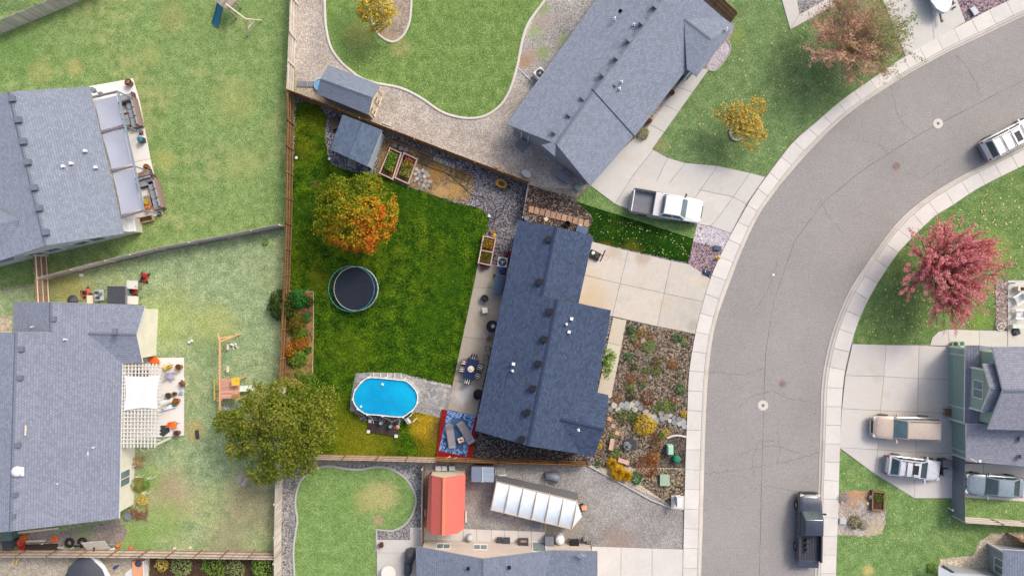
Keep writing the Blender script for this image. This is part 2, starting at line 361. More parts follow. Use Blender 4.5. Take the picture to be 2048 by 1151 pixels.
M['gravel_lilac'] = gravel('gravel_lilac', [C(188,182,190), C(210,204,210), C(168,160,170), C(200,190,200)], .10)
M['gravel_rock'] = gravel('gravel_rockbed', [C(96,84,70), C(136,120,100), C(64,56,48), C(172,156,132), C(112,100,92)], .12)
M['gravel_tan'] = gravel('gravel_tan', [C(196,184,164), C(214,202,184), C(170,158,140), C(184,170,150)], .10)
M['gravel_se'] = gravel('gravel_southeast', [C(176,168,162), C(196,188,180), C(150,142,138), C(186,170,150)], .10, [(1700,985,36,C(190,140,96),.8),(1740,990,26,C(176,130,84),.7),(1690,995,18,C(130,134,156),.6),(1750,1060,30,C(184,170,130),.5)])
M['mulch'] = gravel('bark_mulch', [C(78,58,46), C(56,42,34), C(98,78,64), C(120,100,84)], .10)
M['mulch_dark'] = gravel('dark_mulch', [C(76,70,66), C(52,48,46), C(94,86,80), C(120,108,96)], .09)
M['dirt'] = gravel('garden_dirt', [C(140,116,84), C(124,104,78), C(156,136,104), C(110,92,70)], .13,
    [(870,345,30,C(160,120,60),.7),(910,380,24,C(190,150,90),.7),(880,385,22,C(196,160,104),.7),(850,320,26,C(90,76,60),.7),(920,350,20,C(120,100,50),.7),(800,300,30,C(84,70,56),.7)])
M['bed_dirt'] = gravel('bed_dirt', [C(130,104,66), C(112,88,58), C(150,122,78), C(96,78,54)], .12,
    [(600,745,26,C(150,134,78),.8),(618,700,26,C(172,140,90),.7),(600,620,30,C(78,62,48),.7),(600,660,26,C(84,66,50),.6),(617,650,16,C(160,124,84),.6)])
M['dirt_pale'] = gravel('pale_side_dirt', [C(150,140,134), C(164,152,146), C(136,128,124)], .12, [(170,1060,30,C(128,150,100),.6)])
M['dirt_tan'] = gravel('tan_dirt', [C(188,178,160), C(200,190,172), C(170,160,144)], .10)
M['bed_n'] = gravel('north_bed', [C(160,148,134), C(144,132,118), C(176,162,146)], .12, [(775,75,22,C(176,156,124),.7)])
# --- hard surfaces; asphalt and neighbours' paving carry the veil in their colour
M['asphalt'] = asphalt('asphalt', C(157,154,152))
M['crack'] = flatm('crack_tar', C(104,102,102), .9)
M['sidewalk'] = concrete('sidewalk_concrete', C(220,216,211))
M['kerb'] = concrete('kerb_concrete', C(208,202,194), C(176,166,152))
M['joint'] = flatm('joint_dirt', C(112,106,98), .95)
M['drive_n'] = concrete('drive_north', C(208,206,202), C(194,188,178))
M['drive_lot'] = concrete('drive_lot', C(206,200,190), C(190,176,154), .15, [(1190,600,40,C(206,184,142),.5),(1285,515,22,C(170,150,132),.5),(1260,540,20,C(212,208,204),.6),(1390,560,18,C(214,202,184),.5),(1230,500,24,C(190,172,146),.6),(1385,650,18,C(170,164,152),.7),(1185,560,26,C(208,190,156),.4)])
M['drive_e'] = concrete('drive_east', C(214,210,206), C(206,196,180), .08, [(1745,735,14,C(200,184,164),.35),(1772,788,13,C(208,188,156),.4),(1755,755,14,C(186,180,172),.4)])
M['drive_s'] = concrete('drive_south', C(218,214,210))
M['patio'] = concrete('patio_concrete', C(182,172,158), C(150,140,126), .14, [(925,790,26,C(206,204,202),.7),(935,770,22,C(200,198,196),.6),(985,560,16,C(196,182,150),.5),(967,640,26,C(150,140,124),.6)])
M['patio_w'] = concrete('patio_white', C(236,233,230), None, .05)
M['walk_lot'] = concrete('walk_lot', C(212,204,186), C(198,184,158))
M['edging'] = concrete('edging_kerb', C(214,209,202), None, .07)
M['edging_dim'] = concrete('edging_dim', C(186,184,182), None, .07)
M['flag'] = flatm('flagstone', C(152,155,158), .85, 0, .2, 3, .2, 0, .28)
M['flag_warm'] = flatm('flagstone_warm', C(178,174,166), .85, 0, .2, 3, .2, 0, .28)
M['paver_grey'] = flatm('paver_grey', C(170,164,158), .85, 0, .14, 4, .2, 0, .18)
M['paver_brown'] = flatm('paver_brown', C(182,148,124), .85, 0, .14, 4, .2, 0, .16)
M['paver_red'] = flatm('paver_red', C(206,160,132), .85, 0, .12, 4, .2, 0, .1)
M['bench_stone'] = flatm('bench_stone', C(206,172,152), .8)
M['rock'] = flatm('river_rock', C(124,112,98), .8, 0, .2, 2, .25, 0, .8)
M['cobble'] = flatm('cobble', C(164,148,142), .8, 0, .2, 2, .25, 0, .45)
M['boulder'] = flatm('boulder', C(158,146,140), .85, 0, .25, 3, .2)
# --- roofs and walls; neighbours' colours are whitened by the painted-in veil
M['roof_lot'] = shingle('shingle_navy', C(74,88,114), .56, 1.45, .19, .26)
M['cap_lot'] = shingle('shingle_navy_cap', C(58,72,100), .8, 1.15)
M['roof_n'] = shingle('shingle_grey_north', C(142,151,168), .74, 1.27)
M['roof_w'] = shingle('shingle_grey_west', C(146,155,171), .74, 1.27)
M['roof_sw'] = shingle('shingle_mauve', C(144,151,168), .74, 1.27)
M['roof_s'] = shingle('shingle_slate', C(130,139,158), .74, 1.27)
M['roof_e'] = shingle('shingle_charcoal', C(150,152,166), .74, 1.27)
M['roof_shed'] = shingle('shingle_shed_blue', C(98,114,136), .62, 1.35, .16, .3)
M['roof_tan'] = shingle('shingle_shed_grey', C(132,142,158), .8, 1.15, .18, .35)
M['cap_pale'] = shingle('shingle_cap_pale', C(122,130,146), .85, 1.1)
M['trim_white'] = flatm('trim_white', C(240,240,238), .5, 0, .05)
M['trim_grey'] = flatm('trim_grey', C(150,152,158), .6, 0, .06)
M['trim_navy'] = flatm('trim_navy', C(70,74,86), .6, 0, .06)
M['wall_red'] = siding('siding_red', C(120,34,34))
M['wall_cream'] = siding('siding_cream', C(238,236,220))
M['wall_white'] = siding('siding_white', C(214,220,222))
M['wall_tan'] = siding('siding_tan', C(214,202,192))
M['wall_green'] = siding('siding_green', C(166,192,178))
M['wall_grey'] = siding('siding_grey', C(166,170,176))
M['wall_shed'] = siding('siding_shed_cream', C(232,222,202))
M['wall_pale_blue'] = siding('siding_pale_blue', C(186,204,214))
M['door_green'] = flatm('door_green', C(158,184,172), .5, 0, .05)
M['glass'] = glassm('window_glass', C(120,140,146))
M['glass_car'] = glassm('car_glass', C(70,86,92))
M['glass_teal'] = glassm('car_glass_teal', C(100,126,132))
M['vent_dark'] = flatm('vent_dark', C(8,10,22), .6)
M['vent_grey'] = flatm('vent_grey', C(118,124,138), .6)
M['vent_white'] = flatm('vent_white', C(232,234,238), .5)
# --- woods, metals, plastics
M['fence_brown'] = wood('fence_brown', C(128,92,58), .28, (6,6,1), .25)
M['fence_brown_rail'] = wood('fence_brown_rail', C(158,122,84), .2)
M['fence_pale'] = wood('fence_pale', C(216,206,196), .2, (6,6,1), .16)  # neighbours' fences whitened: veil put into the wood colour
M['fence_pale_rail'] = wood('fence_pale_rail', C(230,222,212), .12)
M['fence_mid'] = wood('fence_mid', C(158,128,104), .2, (6,6,1), .18)
M['fence_grey'] = flatm('fence_grey', C(138,142,152), .6, 0, .08, 2, .3, 0, .06)
M['wood_raw'] = wood('wood_raw', C(196,170,136))
M['wood_pink'] = wood('wood_pink', C(206,176,164), .15)
M['wood_dark'] = wood('wood_dark', C(66,58,56))
M['wood_brown'] = wood('wood_brown', C(140,104,80))
M['wood_play'] = wood('wood_play', C(228,176,132), .12)
M['wood_grey'] = wood('wood_grey', C(170,160,150))
M['wood_deck'] = wood('wood_deck_red', C(140,28,26), .22)
M['wood_pergola'] = flatm('pergola_white', C(232,230,224), .6, 0, .06)
M['white'] = flatm('white_plastic', C(240,242,242), .4, 0, .05)
M['offwhite'] = flatm('offwhite_plastic', C(222,220,212), .5, 0, .07)
M['black'] = flatm('black_plastic', C(26,26,30), .5)
M['charcoal'] = flatm('charcoal', C(64,66,72), .6)
M['grey_dim'] = flatm('grey_plastic', C(128,132,140), .6)
M['grey_pale'] = flatm('grey_pale', C(190,196,202), .5)
M['steel'] = flatm('steel', C(176,180,184), .35, .8, .08)
M['metal_blue'] = flatm('metal_blue_grey', C(150,164,182), .5, .2, .08)
M['beam_brown'] = flatm('beam_brown', C(122,112,124), .6)
M['red'] = flatm('red_plastic', C(190,44,36), .45)
M['red_pale'] = flatm('red_pale', C(226,104,96), .45)
M['orange'] = flatm('orange_plastic', C(244,120,40), .5)
M['yellow'] = flatm('yellow_plastic', C(236,196,60), .5)
M['yellow_dull'] = flatm('yellow_dull', C(196,142,44), .55)
M['teal'] = flatm('teal_plastic', C(60,150,160), .45)
M['blue'] = flatm('blue_plastic', C(36,70,150), .5)
M['boat_hull'] = flatm('boat_hull', C(196,212,228), .3); M['blue_pale'] = flatm('blue_pale', C(120,176,214), .45)
M['blue_slide'] = flatm('blue_slide', C(52,122,150), .4)
M['navy'] = flatm('navy_paint', C(16,36,80), .5)
M['green_box'] = flatm('green_box_pale', C(168,214,190), .5, 0, .08)
M['green_dark'] = flatm('green_box_dark', C(20,130,98), .5)
M['green_pale'] = flatm('green_lid', C(158,182,158), .6)
M['green_bin'] = flatm('green_bin', C(96,124,118), .6)
M['aqua_box'] = flatm('aqua_lid', C(130,166,162), .6)
M['terracotta'] = flatm('terracotta', C(176,126,100), .8)
M['terracotta_dk'] = flatm('terracotta_dark', C(134,96,84), .8)
M['soil'] = gravel('soil', [C(84,64,50), C(64,48,38), C(100,80,62)], .06)
M['fabric_grey'] = flatm('fabric_grey', C(150,142,146), .9)
M['cushion_grey'] = flatm('cushion_grey', C(150,156,164), .9)
M['wicker'] = flatm('wicker', C(150,128,120), .8, 0, .25, 20)
M['wicker_dark'] = flatm('wicker_dark', C(94,80,80), .8, 0, .25, 20)
M['shade_cloth'] = flatm('shade_cloth', C(172,178,194), .9, 0, .06, 1.0)
M['shade_white'] = flatm('shade_white', C(230,234,240), .9, 0, .05, 1.0)
M['tarp_grey'] = flatm('tarp_grey', C(120,126,138), .45, 0, .15, 3)
M['tarp_black'] = flatm('tarp_black', C(74,78,88), .5, 0, .2, 3)
M['net_dark'] = flatm('net_dark', C(110,112,118), .9, 0, .2, 6)
M['poly'] = flatm('poly_sheet', C(232,245,255), .35, 0, .06, 1.2)
M['barn_red'] = flatm('barn_red', C(230,116,102), .5, .0, .06, 1)
M['barn_deck'] = flatm('barn_deck', C(168,70,60)); M['barn_ridge'] = flatm('barn_ridge', C(230,138,104), .5, .0, .05)
M['tyre'] = flatm('tyre', C(36,36,38), .85)
M['rim'] = flatm('rim', C(190,192,196), .35, .7)
M['lamp_red'] = flatm('lamp_red', C(190,40,44), .3)
M['lamp_clear'] = flatm('lamp_clear', C(225,228,232), .15)
M['mat_black'] = flatm('trampoline_mat', C(24,34,48), .8, 0, .08, 2)
M['iron'] = flatm('iron', C(34,32,34), .5, .3)
M['manhole'] = flatm('manhole_rust', C(150,126,120), .8, 0, .15, 8)
M['manhole_grey'] = flatm('manhole_grey', C(120,116,114), .8)
M['cream'] = flatm('cream_paint', C(236,222,196), .6)
M['bark'] = wood('bark', C(110,92,78), .3, (9,9,2))
M['bark_pale'] = wood('bark_pale', C(222,202,194), .12, (9,9,2))
M['bone'] = flatm('bone_white', C(236,220,200), .7)
M['dry_edge'] = grass('dry_edge', C(120,104,40), C(176,154,84), C(206,186,120), C(190,170,96))
# ============================================================= GROUND
def sheet(name, pts, z, mat, rag=0.0, smooth=0, holes=None):
    q = smoothed(pts, smooth) if smooth else pts
    poly = XY(q)
    if rag: poly = ragged(poly, rag)
    mb = MB(); mb.flat(poly, z); return struct(name, mb, mat)
mb = MB(); mb.flat([(-300,-300),(300,-300),(300,300),(-300,300)], 0.0); struct('ground', mb, M['ground'])

# --- road, kerbs, sidewalks
ROAD_L = [(1400,1330),(1403,1151),(1406,1050),(1410,900),(1413,820),(1421,700),(1432,640),(1457,580),(1485,500),(1517,430),(1552,380),(1586,340),(1608,320),(1624,291+8),(1666,258),(1701,225),(1736,200),(1776,174),(1813,150),(1850,130),(1898,104),(1950,80),(2000,56),(2048,32),(2200,-38)]
ROAD_L = [(1400,1330),(1403,1151),(1406,1050),(1410,900),(1413,820),(1418,740),(1427,670),(1440,620),(1460,565),(1485,500),(1517,432),(1552,382),(1586,340),(1622,300),(1664,257),(1701,225),(1736,200),(1776,174),(1813,151),(1850,130),(1898,104),(1950,80),(2000,56),(2048,33),(2200,-38)]
WALK_L = [(1363,1330),(1365,1151),(1366,1095),(1370,935),(1374,820),(1377,750),(1384,700),(1396,640),(1420,557),(1445,500),(1479,436),(1511,383),(1557,320),(1588,282),(1633,243),(1682,201),(1739,161),(1803,117),(1861,83),(1931,45),(1984,17),(2060,-18),(2190,-78)]
ROAD_R = [(1626,1330),(1629,1151),(1635,1000),(1640,850),(1642,780),(1648,730),(1660,677),(1676,631),(1697,583),(1733,527),(1778,464),(1806,432),(1842,402),(1878,377),(1925,350),(1961,332),(2000,312),(2048,288),(2200,216)]
WALK_R = [(1668,1330),(1671,1151),(1676,1000),(1680,860),(1684,782),(1690,736),(1706,672),(1723,626),(1746,580),(1781,525),(1808,491),(1864,436),(1900,413),(1948,381),(1989,359),(2048,330),(2200,254)]
def dense(pts, n=8): return smoothed(pts, n, closed=False)
RL, WL, RR, WR = dense(ROAD_L), dense(WALK_L), dense(ROAD_R), dense(WALK_R)
mb = MB(); mb.flat(XY(RL + RR[::-1]), 0.008); struct('road', mb, M['asphalt'])
def resample(pts, n):
    L = [0]
    for a, b in zip(pts, pts[1:]): L.append(L[-1] + math.dist(a, b))
    out = []; j = 0
    for i in range(n + 1):
        t = L[-1] * i / n
        while j < len(L) - 2 and L[j + 1] < t: j += 1
        u = (t - L[j]) / max(1e-6, L[j+1] - L[j]); out.append((pts[j][0] + (pts[j+1][0]-pts[j][0])*u, pts[j][1] + (pts[j+1][1]-pts[j][1])*u))
    return out
def walkway(outer, road, n, sub=3):
    """sidewalk slabs, one object each, and the kerb in front of them"""
    A = resample(outer, n * sub); B = resample(road, n * sub)
    # match each outer sample with the nearest road point
    Rd = np.array(resample(road, 900)); B = []
    for a in A:
        d = np.hypot(Rd[:,0]-a[0], Rd[:,1]-a[1]); B.append(tuple(Rd[int(d.argmin())]))
    base = MB(); base.flat(XY(A + B[::-1]), 0.02)
    sw = struct('sidewalk', base, M['joint'])
    F = 0.75
    IN = [(a[0]+(b[0]-a[0])*F, a[1]+(b[1]-a[1])*F) for a, b in zip(A, B)]
    for i in range(n):
        a = A[i*sub:(i+1)*sub+1]; b = IN[i*sub:(i+1)*sub+1]
        m = MB(); m.prism(inset(XY(a + b[::-1]), .014), 0.02, 0.115 + random.uniform(-.004, .004)); o = struct('slab', m, M['sidewalk'], sw)
    kb = MB(); rings = []
    kerb = MB(); kerb.flat(XY(IN + B[::-1]), 0.016); ko = struct('kerb', kerb, M['joint'])
    step = 6
    for i in range(0, n*sub, step):
        rings = []
        for k in range(i, min(i+step, n*sub)+1):
            p, q = Vector(XY([IN[k]])[0]), Vector(XY([B[k]])[0]); r = []
            for u, z in ((.02,.014),(.02,.115),(.42,.11),(.62,.045),(.98,.018),(.98,.012)):
                c = p.lerp(q, u); r.append((c.x, c.y, z))
            rings.append(r)
        # small joint at each end
        e0 = Vector(rings[0][1]); 
        m = MB(); m.loft(rings, True, True); struct('kerb_stone', m, M['kerb'], ko)
walkway(WL, RL, 46); walkway(WR, RR, 36)
# sealed cracks and seams in the asphalt: thin ribbons lying on the road
def ribbon(mb, pts, w, z, jit=0.0):
    q = [Vector(P(x, y)[:2]) for x, y in pts]
    L = []; R = []
    for i, p in enumerate(q):
        d = (q[min(i+1, len(q)-1)] - q[max(i-1, 0)]).normalized(); n = Vector((-d.y, d.x)) * w * .5 * random.uniform(1-jit, 1+jit); L.append(p+n); R.append(p-n)
    for i in range(len(q)-1): mb.add([(*L[i], z), (*R[i], z), (*R[i+1], z), (*L[i+1], z)], [(0,1,2,3)])
def wiggle(pts, n, amp):
    r = resample(pts, n); return [(x + random.uniform(-amp, amp), y + random.uniform(-amp, amp)) for x, y in r]
cr = MB()
for pts, n, amp, ww in [([(1519,1151),(1522,1000),(1527,820),(1532,700),(1548,600),(1590,480),(1650,400),(1740,330),(1850,262),(1960,205),(2048,160)],70,.5,.035),
    ([(1410,947),(1450,942),(1500,936),(1560,926),(1640,905)],30,2.5,.03),([(1508,960),(1505,930),(1510,900),(1520,880),(1550,880)],16,2,.025),
    ([(1638,805),(1600,800),(1570,795),(1545,780),(1500,792),(1480,815)],30,2.5,.028),([(1413,742),(1450,746),(1490,750),(1530,735)],20,2,.025),
    ([(1912,110),(1930,130),(1950,160),(1962,195)],16,1.6,.03),([(1780,170),(1790,210),(1800,240),(1830,270)],18,2,.022),([(1900,405-90),(1840,360),(1815,345)],14,1.6,.025),
    ([(1792,332),(1780,310),(1760,290),(1720,280)],14,1.8,.022),([(1600,905),(1550,890),(1500,900),(1480,910)],16,2,.024),([(1480,1002),(1520,970),(1560,975),(1600,985)],18,2,.022),
    ([(1555,860),(1560,900),(1553,930)],10,1.6,.02),([(1690,470),(1660,440),(1640,400)],10,2,.02),([(1510,620),(1530,590),(1548,550),(1556,520)],12,1.6,.022)]:
    ribbon(cr, wiggle(pts, n, amp), ww, .0125, .5)
o = struct('road_crack', cr, M['crack'], bpy.data.objects['road']); o['kind'] = 'stuff'

# --- lawns
LAWN_W = [(-200,-80),(170,-2),(590,-80),(590,190),(584,300),(580,452),(560,457),(330,498),(98,556),(60,570),(-200,600)]
sheet('lawn', LAWN_W, .016, M['lawn_w'], .04)
sheet('lawn', [(97,560),(330,502),(560,462),(579,457),(574,600),(566,800),(560,1000),(556,1100),(250,1100),(-200,1097),(-200,600),(60,575)], .016, M['lawn_sw'], .04)
sheet('lawn', [(-30,-60),(70,-60),(60,10),(44,20),(-30,18)], .020, M['lawn_front_n'], .02, 4)
sheet('gravel_bed', [(-40,-10),(165,-60),(165,0),(-40,90)], .012, M['gravel_pink'])
# north neighbour: gravel yard with a curving lawn and its kerb
sheet('gravel_yard', [(596,-80),(1270,-120),(1180,380),(1060,372),(586,190)], .008, M['gravel_n'])
sheet('weedy_gravel', [(1100,-60),(1260,-60),(1100,200),(1060,180),(1030,150),(1040,90),(1070,40)], .012, M['gravel_weedy'], .1, 4)
NL = smoothed([(649,-60),(650,20),(653,60),(662,95),(680,122),(700,140),(720,155),(745,165),(800,176),(840,195),(880,222),(910,233),(940,237),(970,232),(1000,212),(1020,180),(1035,130),(1045,80),(1058,45),(1090,0),(1120,-50)], 6, False)
mb = MB(); mb.flat(ragged(XY(NL), .02), .024); struct('lawn', mb, M['lawn_n'])
def kerb_line(name, pts, wid=.13, hgt=.10, mat='edging', closed=False, smooth=True, z=0.0):
    q = smoothed(pts, 6, closed) if smooth else pts
    if closed: q = q + [q[0]]
    m = MB(); rings = []; v = [Vector(P(x, y)[:2]) for x, y in q]
    for i, p in enumerate(v):
        d = (v[min(i+1, len(v)-1)] - v[max(i-1, 0)]).normalized(); n = Vector((-d.y, d.x)) * wid / 2
        rings.append([(*(p+n), z), (*(p+n), z+hgt*.8), (*(p+n*.5), z+hgt), (*(p-n*.5), z+hgt), (*(p-n), z+hgt*.8), (*(p-n), z)])
    m.loft(rings); return struct(name, m, M[mat])
kerb_line('lawn_edging', NL, .2, .1, smooth=False)
IS = [(742,-30),(740,10),(744,40),(752,62),(768,78),(788,84),(806,72),(818,48),(822,20),(824,-30)]
mb = MB(); mb.flat(XY(smoothed(IS, 6, False)), .030); struct('planting_bed', mb, M['bed_n'])
kerb_line('bed_edging', IS, .18, .1)
sheet('dry_strip', [(586,168),(700,196),(740,236),(600,192)], .014, M['dirt_tan'], .15)
# front yard of the north neighbour
sheet('lawn', [(1306,298),(1383,185),(1395,165),(1462,80),(1470,52),(1440,10),(1420,-80),(1550,-60),(1580,58),(1640,20),(1700,-60),(1760,-60),(1800,118),(1740,160),(1682,200),(1633,242),(1588,281),(1557,319),(1530,353),(1500,347),(1460,338),(1420,328),(1370,325),(1340,315)], .018, M['lawn_front_n'], .03)
sheet('gravel_bed', [(1425,112),(1440,95),(1452,80),(1460,92),(1458,105),(1440,130),(1425,142),(1412,138)], .024, M['gravel_lilac'], .03, 3)
kerb_line('bed_edging', [(1452,80),(1460,90),(1459,105),(1444,128),(1428,142),(1412,138)], .1, .08, 'paver_grey')
sheet('gravel_strip', [(1275,275),(1375,145),(1388,152),(1300,272)], .020, M['gravel_lilac'])
# lot: gravel under everything, then the lawn, beds and paving
LOT = [(587,192),(1058,371),(1250,420),(1385,480),(1395,535),(1240,800),(1215,930),(900,925),(563,912)]
sheet('gravel_yard', LOT, .010, M['gravel_lot'])
sheet('side_yard_gravel', [(1056,368),(1150,402),(1186,432),(1178,470),(1060,445),(1044,440)], .014, M['gravel_side'])
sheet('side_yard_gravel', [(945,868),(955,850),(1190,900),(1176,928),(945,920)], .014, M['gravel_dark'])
LAWN = [(592,206),(610,203),(640,212),(655,235),(650,270),(655,305),(664,330),(700,342),(735,348),(754,350),(775,357),(812,372),(860,388),(905,404),(950,414),(970,424),(978,440),(972,470),(962,500),(954,536),(940,610),(922,700),(906,768),(880,764),(846,756),(800,745),(712,745),(702,800),(720,840),(800,846),(838,800),(848,826),(892,835),(878,916),(700,910),(560,908),(568,770),(596,768),(626,756),(626,700),(627,584),(578,580),(582,450),(588,300)]
sheet('lawn', LAWN, .020, M['lawn_lot'], .05)
sheet('dry_strip', [(955,536),(957,538),(908,769),(905,768)], .024, M['dry_edge'], .03)
sheet('garden_dirt', [(764,272),(800,280),(862,306),(905,330),(948,352),(946,385),(936,408),(905,402),(860,386),(812,370),(752,348)], .016, M['dirt'], .12)
sheet('planting_bed', [(579,582),(626,584),(626,754),(598,768),(570,768)], .026, M['bed_dirt'], .05)
kerb_line('bed_edging', [(579,581),(627,583),(627,640),(626,700),(625,755)], .08, .05, 'wood_raw', smooth=False, z=.02)
# strip of front lawn and gravel corner by the street
sheet('lawn', [(1150,402),(1390,478),(1378,526),(1190,484),(1176,460),(1186,440),(1182,428)], .026, M['lawn_strip'], .03)
sheet('lawn', [(1150,402),(1178,370),(1230,405),(1260,425),(1300,436),(1395,446),(1390,478)], .022, M['lawn_strip_veiled'], .03)
sheet('gravel_corner', [(1394,448),(1462,466),(1420,557),(1376,527)], .030, M['gravel_pink'])
sheet('gravel_corner', [(1395,446),(1464,465),(1450,500),(1386,482)], .034, M['gravel_lilac'])
# rock garden
sheet('rock_garden', [(1251,640),(1390,667),(1378,740),(1374,820),(1369,936),(1200,936),(1180,912),(1218,820),(1222,795)], .022, M['gravel_rock'])
sheet('mulch_bed', [(1334,880),(1342,873),(1360,871),(1371,874),(1369,935),(1316,935),(1320,905)], .028, M['mulch_dark'], .02)
kerb_line('bed_edging', [(1334,875),(1344,871),(1358,870),(1372,873)], .16, .14, 'edging')
sheet('gravel_border', [(1176,930),(1369,936),(1366,1018),(1290,985)], .024, M['gravel_tan'])
sheet('gravel_border', [(1300,936),(1369,937),(1367,1018),(1342,1010),(1280,968)], .028, M['gravel_rock'])
# south neighbour
sheet('gravel_border', [(563,930),(850,928),(850,1100),(840,1330),(562,1330)], .010, M['gravel_border'])
sheet('gravel_yard', [(848,928),(1178,932),(1366,1018),(1366,1097),(848,1086)], .012, M['gravel_s'])
SLN = [(592,1250),(589,1151),(587,1100),(592,1060),(595,1040),(591,1010),(593,985),(602,960),(625,940),(655,931),(690,936),(720,938),(750,933),(780,936),(810,955),(827,980),(832,1000),(826,1025),(810,1048),(785,1061),(753,1058),(753,1100),(753,1250)]
mb = MB(); q = smoothed(SLN[:-3], 6, False) + SLN[-3:]; mb.flat(ragged(XY(q), .02), .026); struct('lawn', mb, M['lawn_s'])
kerb_line('lawn_edging', q[:-1], .16, .1, 'edging_dim', smooth=False)
kerb_line('gravel_edging', [(1174,930),(1180,932),(1250,970),(1300,998),(1342,1015)], .12, .14, 'edging_dim', smooth=False)
# east side
sheet('lawn', [(1706,690),(1706,672),(1723,626),(1746,580),(1781,525),(1808,491),(1864,436),(1900,413),(1948,381),(2048,330),(2200,254),(2200,600),(1990,600),(1990,660),(1895,658),(1870,668),(1858,688)], .020, M['lawn_e'], .03)
sheet('cobble_bed', [(1990,560),(2014,560),(2014,660),(1990,660)], .024, M['gravel_pink'])
sheet('lawn', [(1678,897),(1824,992),(1880,993),(2200,990),(2200,1330),(1668,1330),(1671,1151),(1676,1000)], .016, M['lawn_se'], .03)
sheet('gravel_bed', [(1675,982),(1720,979),(1768,984),(1770,1020),(1771,1045),(1762,1066),(1740,1072),(1673,1068)], .026, M['gravel_se'], .08)
sheet('gravel_bed', [(1880,1116),(1945,1110),(1960,1080),(1985,1066),(2200,1056),(2200,1200),(1870,1200)], .022, M['gravel_tan'], .06)
sheet('dirt_yard', [(-200,1100),(562,1104),(562,1330),(-200,1330)], .014, M['dirt_tan'])
sheet('garden_soil', [(300,1112),(545,1114),(545,1250),(296,1250)], .020, M['soil'], .05)
sheet('dirt_side_yard', [(-200,1055),(120,1062),(238,1040),(255,1060),(240,1090),(-200,1096)], .022, M['dirt_pale'], .1)
sheet('gravel_patch', [(-100,632),(24,632),(24,668),(-100,668)], .022, M['gravel_tan'])
sheet('gravel_bed', [(1862,-60),(1890,-60),(1931,44),(2060,-18),(2040,-60)], .024, M['gravel_pink'])
sheet('gravel_bed', [(1580,-60),(1700,-60),(1640,14),(1596,30)], .022, M['gravel_border'])

# --- slabs: every slab its own object under its drive, walk or patio
def lerp2(a, b, t): return (a[0] + (b[0]-a[0])*t, a[1] + (b[1]-a[1])*t)
def paving(name, quad, us, vs, mat, z=.07, gap=.014, base=None):
    """quad: four photo corners; us, vs: cut positions along its first and second direction"""
    a, b, c, d = quad; m = MB(); m.flat(XY(base or quad), .032); root = struct(name, m, M['joint'])
    pt = lambda u, v: lerp2(lerp2(a, b, u), lerp2(d, c, u), v)
    for i in range(len(us)-1):
        for j in range(len(vs)-1):
            p = XY([pt(us[i], vs[j]), pt(us[i+1], vs[j]), pt(us[i+1], vs[j+1]), pt(us[i], vs[j+1])])
            k = MB(); k.prism(inset(p, gap), .03, z + random.uniform(-.003, .003)); struct('slab', k, mat, root)
    return root
def paved_polys(name, polys, mat, z=.07, gap=.014, base=None):
    m = MB()
    for p in polys: m.flat(XY(p), .032)
    root = struct(name, m, M['joint'])
    for p in polys:
        k = MB(); k.prism(inset(XY(p), gap), .03, z + random.uniform(-.003, .003)); struct('slab', k, mat, root)
    return root
# lot driveway: six slabs
paved_polys('driveway', [[(1172,480),(1256,501),(1240,567),(1150,545)],[(1256,501),(1342,521),(1328,586),(1240,567)],[(1342,521),(1378,528),(1421,558),(1407,603),(1328,586)],
    [(1150,545),(1240,567),(1224,632),(1140,612)],[(1240,567),(1328,586),(1314,652),(1224,632)],[(1328,586),(1407,603),(1390,667),(1314,652)]], M['drive_lot'])
paving('front_walk', [(1226,634),(1253,640),(1222,796),(1194,786)], [0,1], [0,.33,.66,1], M['walk_lot'])
paving('patio', [(956,528),(1020,528),(952,832),(895,818)], [0,1], [0,.16,.50,.80,1], M['patio'], .075)
# north neighbour's drive and walk
paved_polys('driveway', [[(1172,365),(1270,275),(1306,300),(1265,352),(1230,408)],[(1306,300),(1335,316),(1310,368),(1265,352)],[(1335,316),(1370,326),(1330,376),(1310,368)],
    [(1370,326),(1435,332),(1400,380),(1330,376)],[(1435,332),(1500,346),(1466,394),(1400,380)],[(1500,346),(1530,354),(1492,408),(1466,394)],
    [(1265,352),(1400,380),(1360,442),(1300,436),(1230,408)],[(1400,380),(1466,394),(1432,440),(1420,452),(1360,442)],[(1466,394),(1492,408),(1462,466),(1420,452),(1432,440)]], M['drive_n'])
paving('front_walk', [(1383,132),(1417,140),(1303,300),(1276,282)], [0,1], [0,.28,.52,.78,1], M['drive_n'])
paved_polys('driveway', [[(1546,-60),(1585,-60),(1598,30),(1580,60)],[(1598,30),(1660,-6),(1668,12),(1580,60)]], M['drive_n'])
paved_polys('driveway', [[(1740,-60),(1850,-60),(1868,82),(1810,112)],[(1850,-60),(1890,-60),(1930,44),(1868,82)]], M['drive_n'])
# east drive
paved_polys('driveway', [[(1704,687),(1772,689),(1767,752),(1690,750)],[(1772,689),(1837,690),(1836,756),(1767,752)],[(1837,690),(1900,693),(1897,758),(1836,756)],
    [(1690,750),(1767,752),(1760,820),(1683,816)],[(1767,752),(1836,756),(1834,823),(1760,820)],[(1836,756),(1897,758),(1900,826),(1834,823)],
    [(1683,816),(1760,820),(1755,898),(1678,894)],[(1760,820),(1834,823),(1832,904),(1755,898)],[(1834,823),(1900,826),(1905,906),(1832,904)],
    [(1678,894),(1755,898),(1748,946)],[(1755,898),(1832,904),(1828,995),(1748,946)],[(1832,904),(1905,906),(1905,995),(1828,995)]], M['drive_e'])
paved_polys('front_walk', [[(1859,690),(1864,674),(1876,663),(1895,658),(1898,692)],[(1895,658),(1958,660),(1958,694),(1898,692)],[(1958,660),(2014,661),(2014,694),(1958,694)]], M['drive_e'])
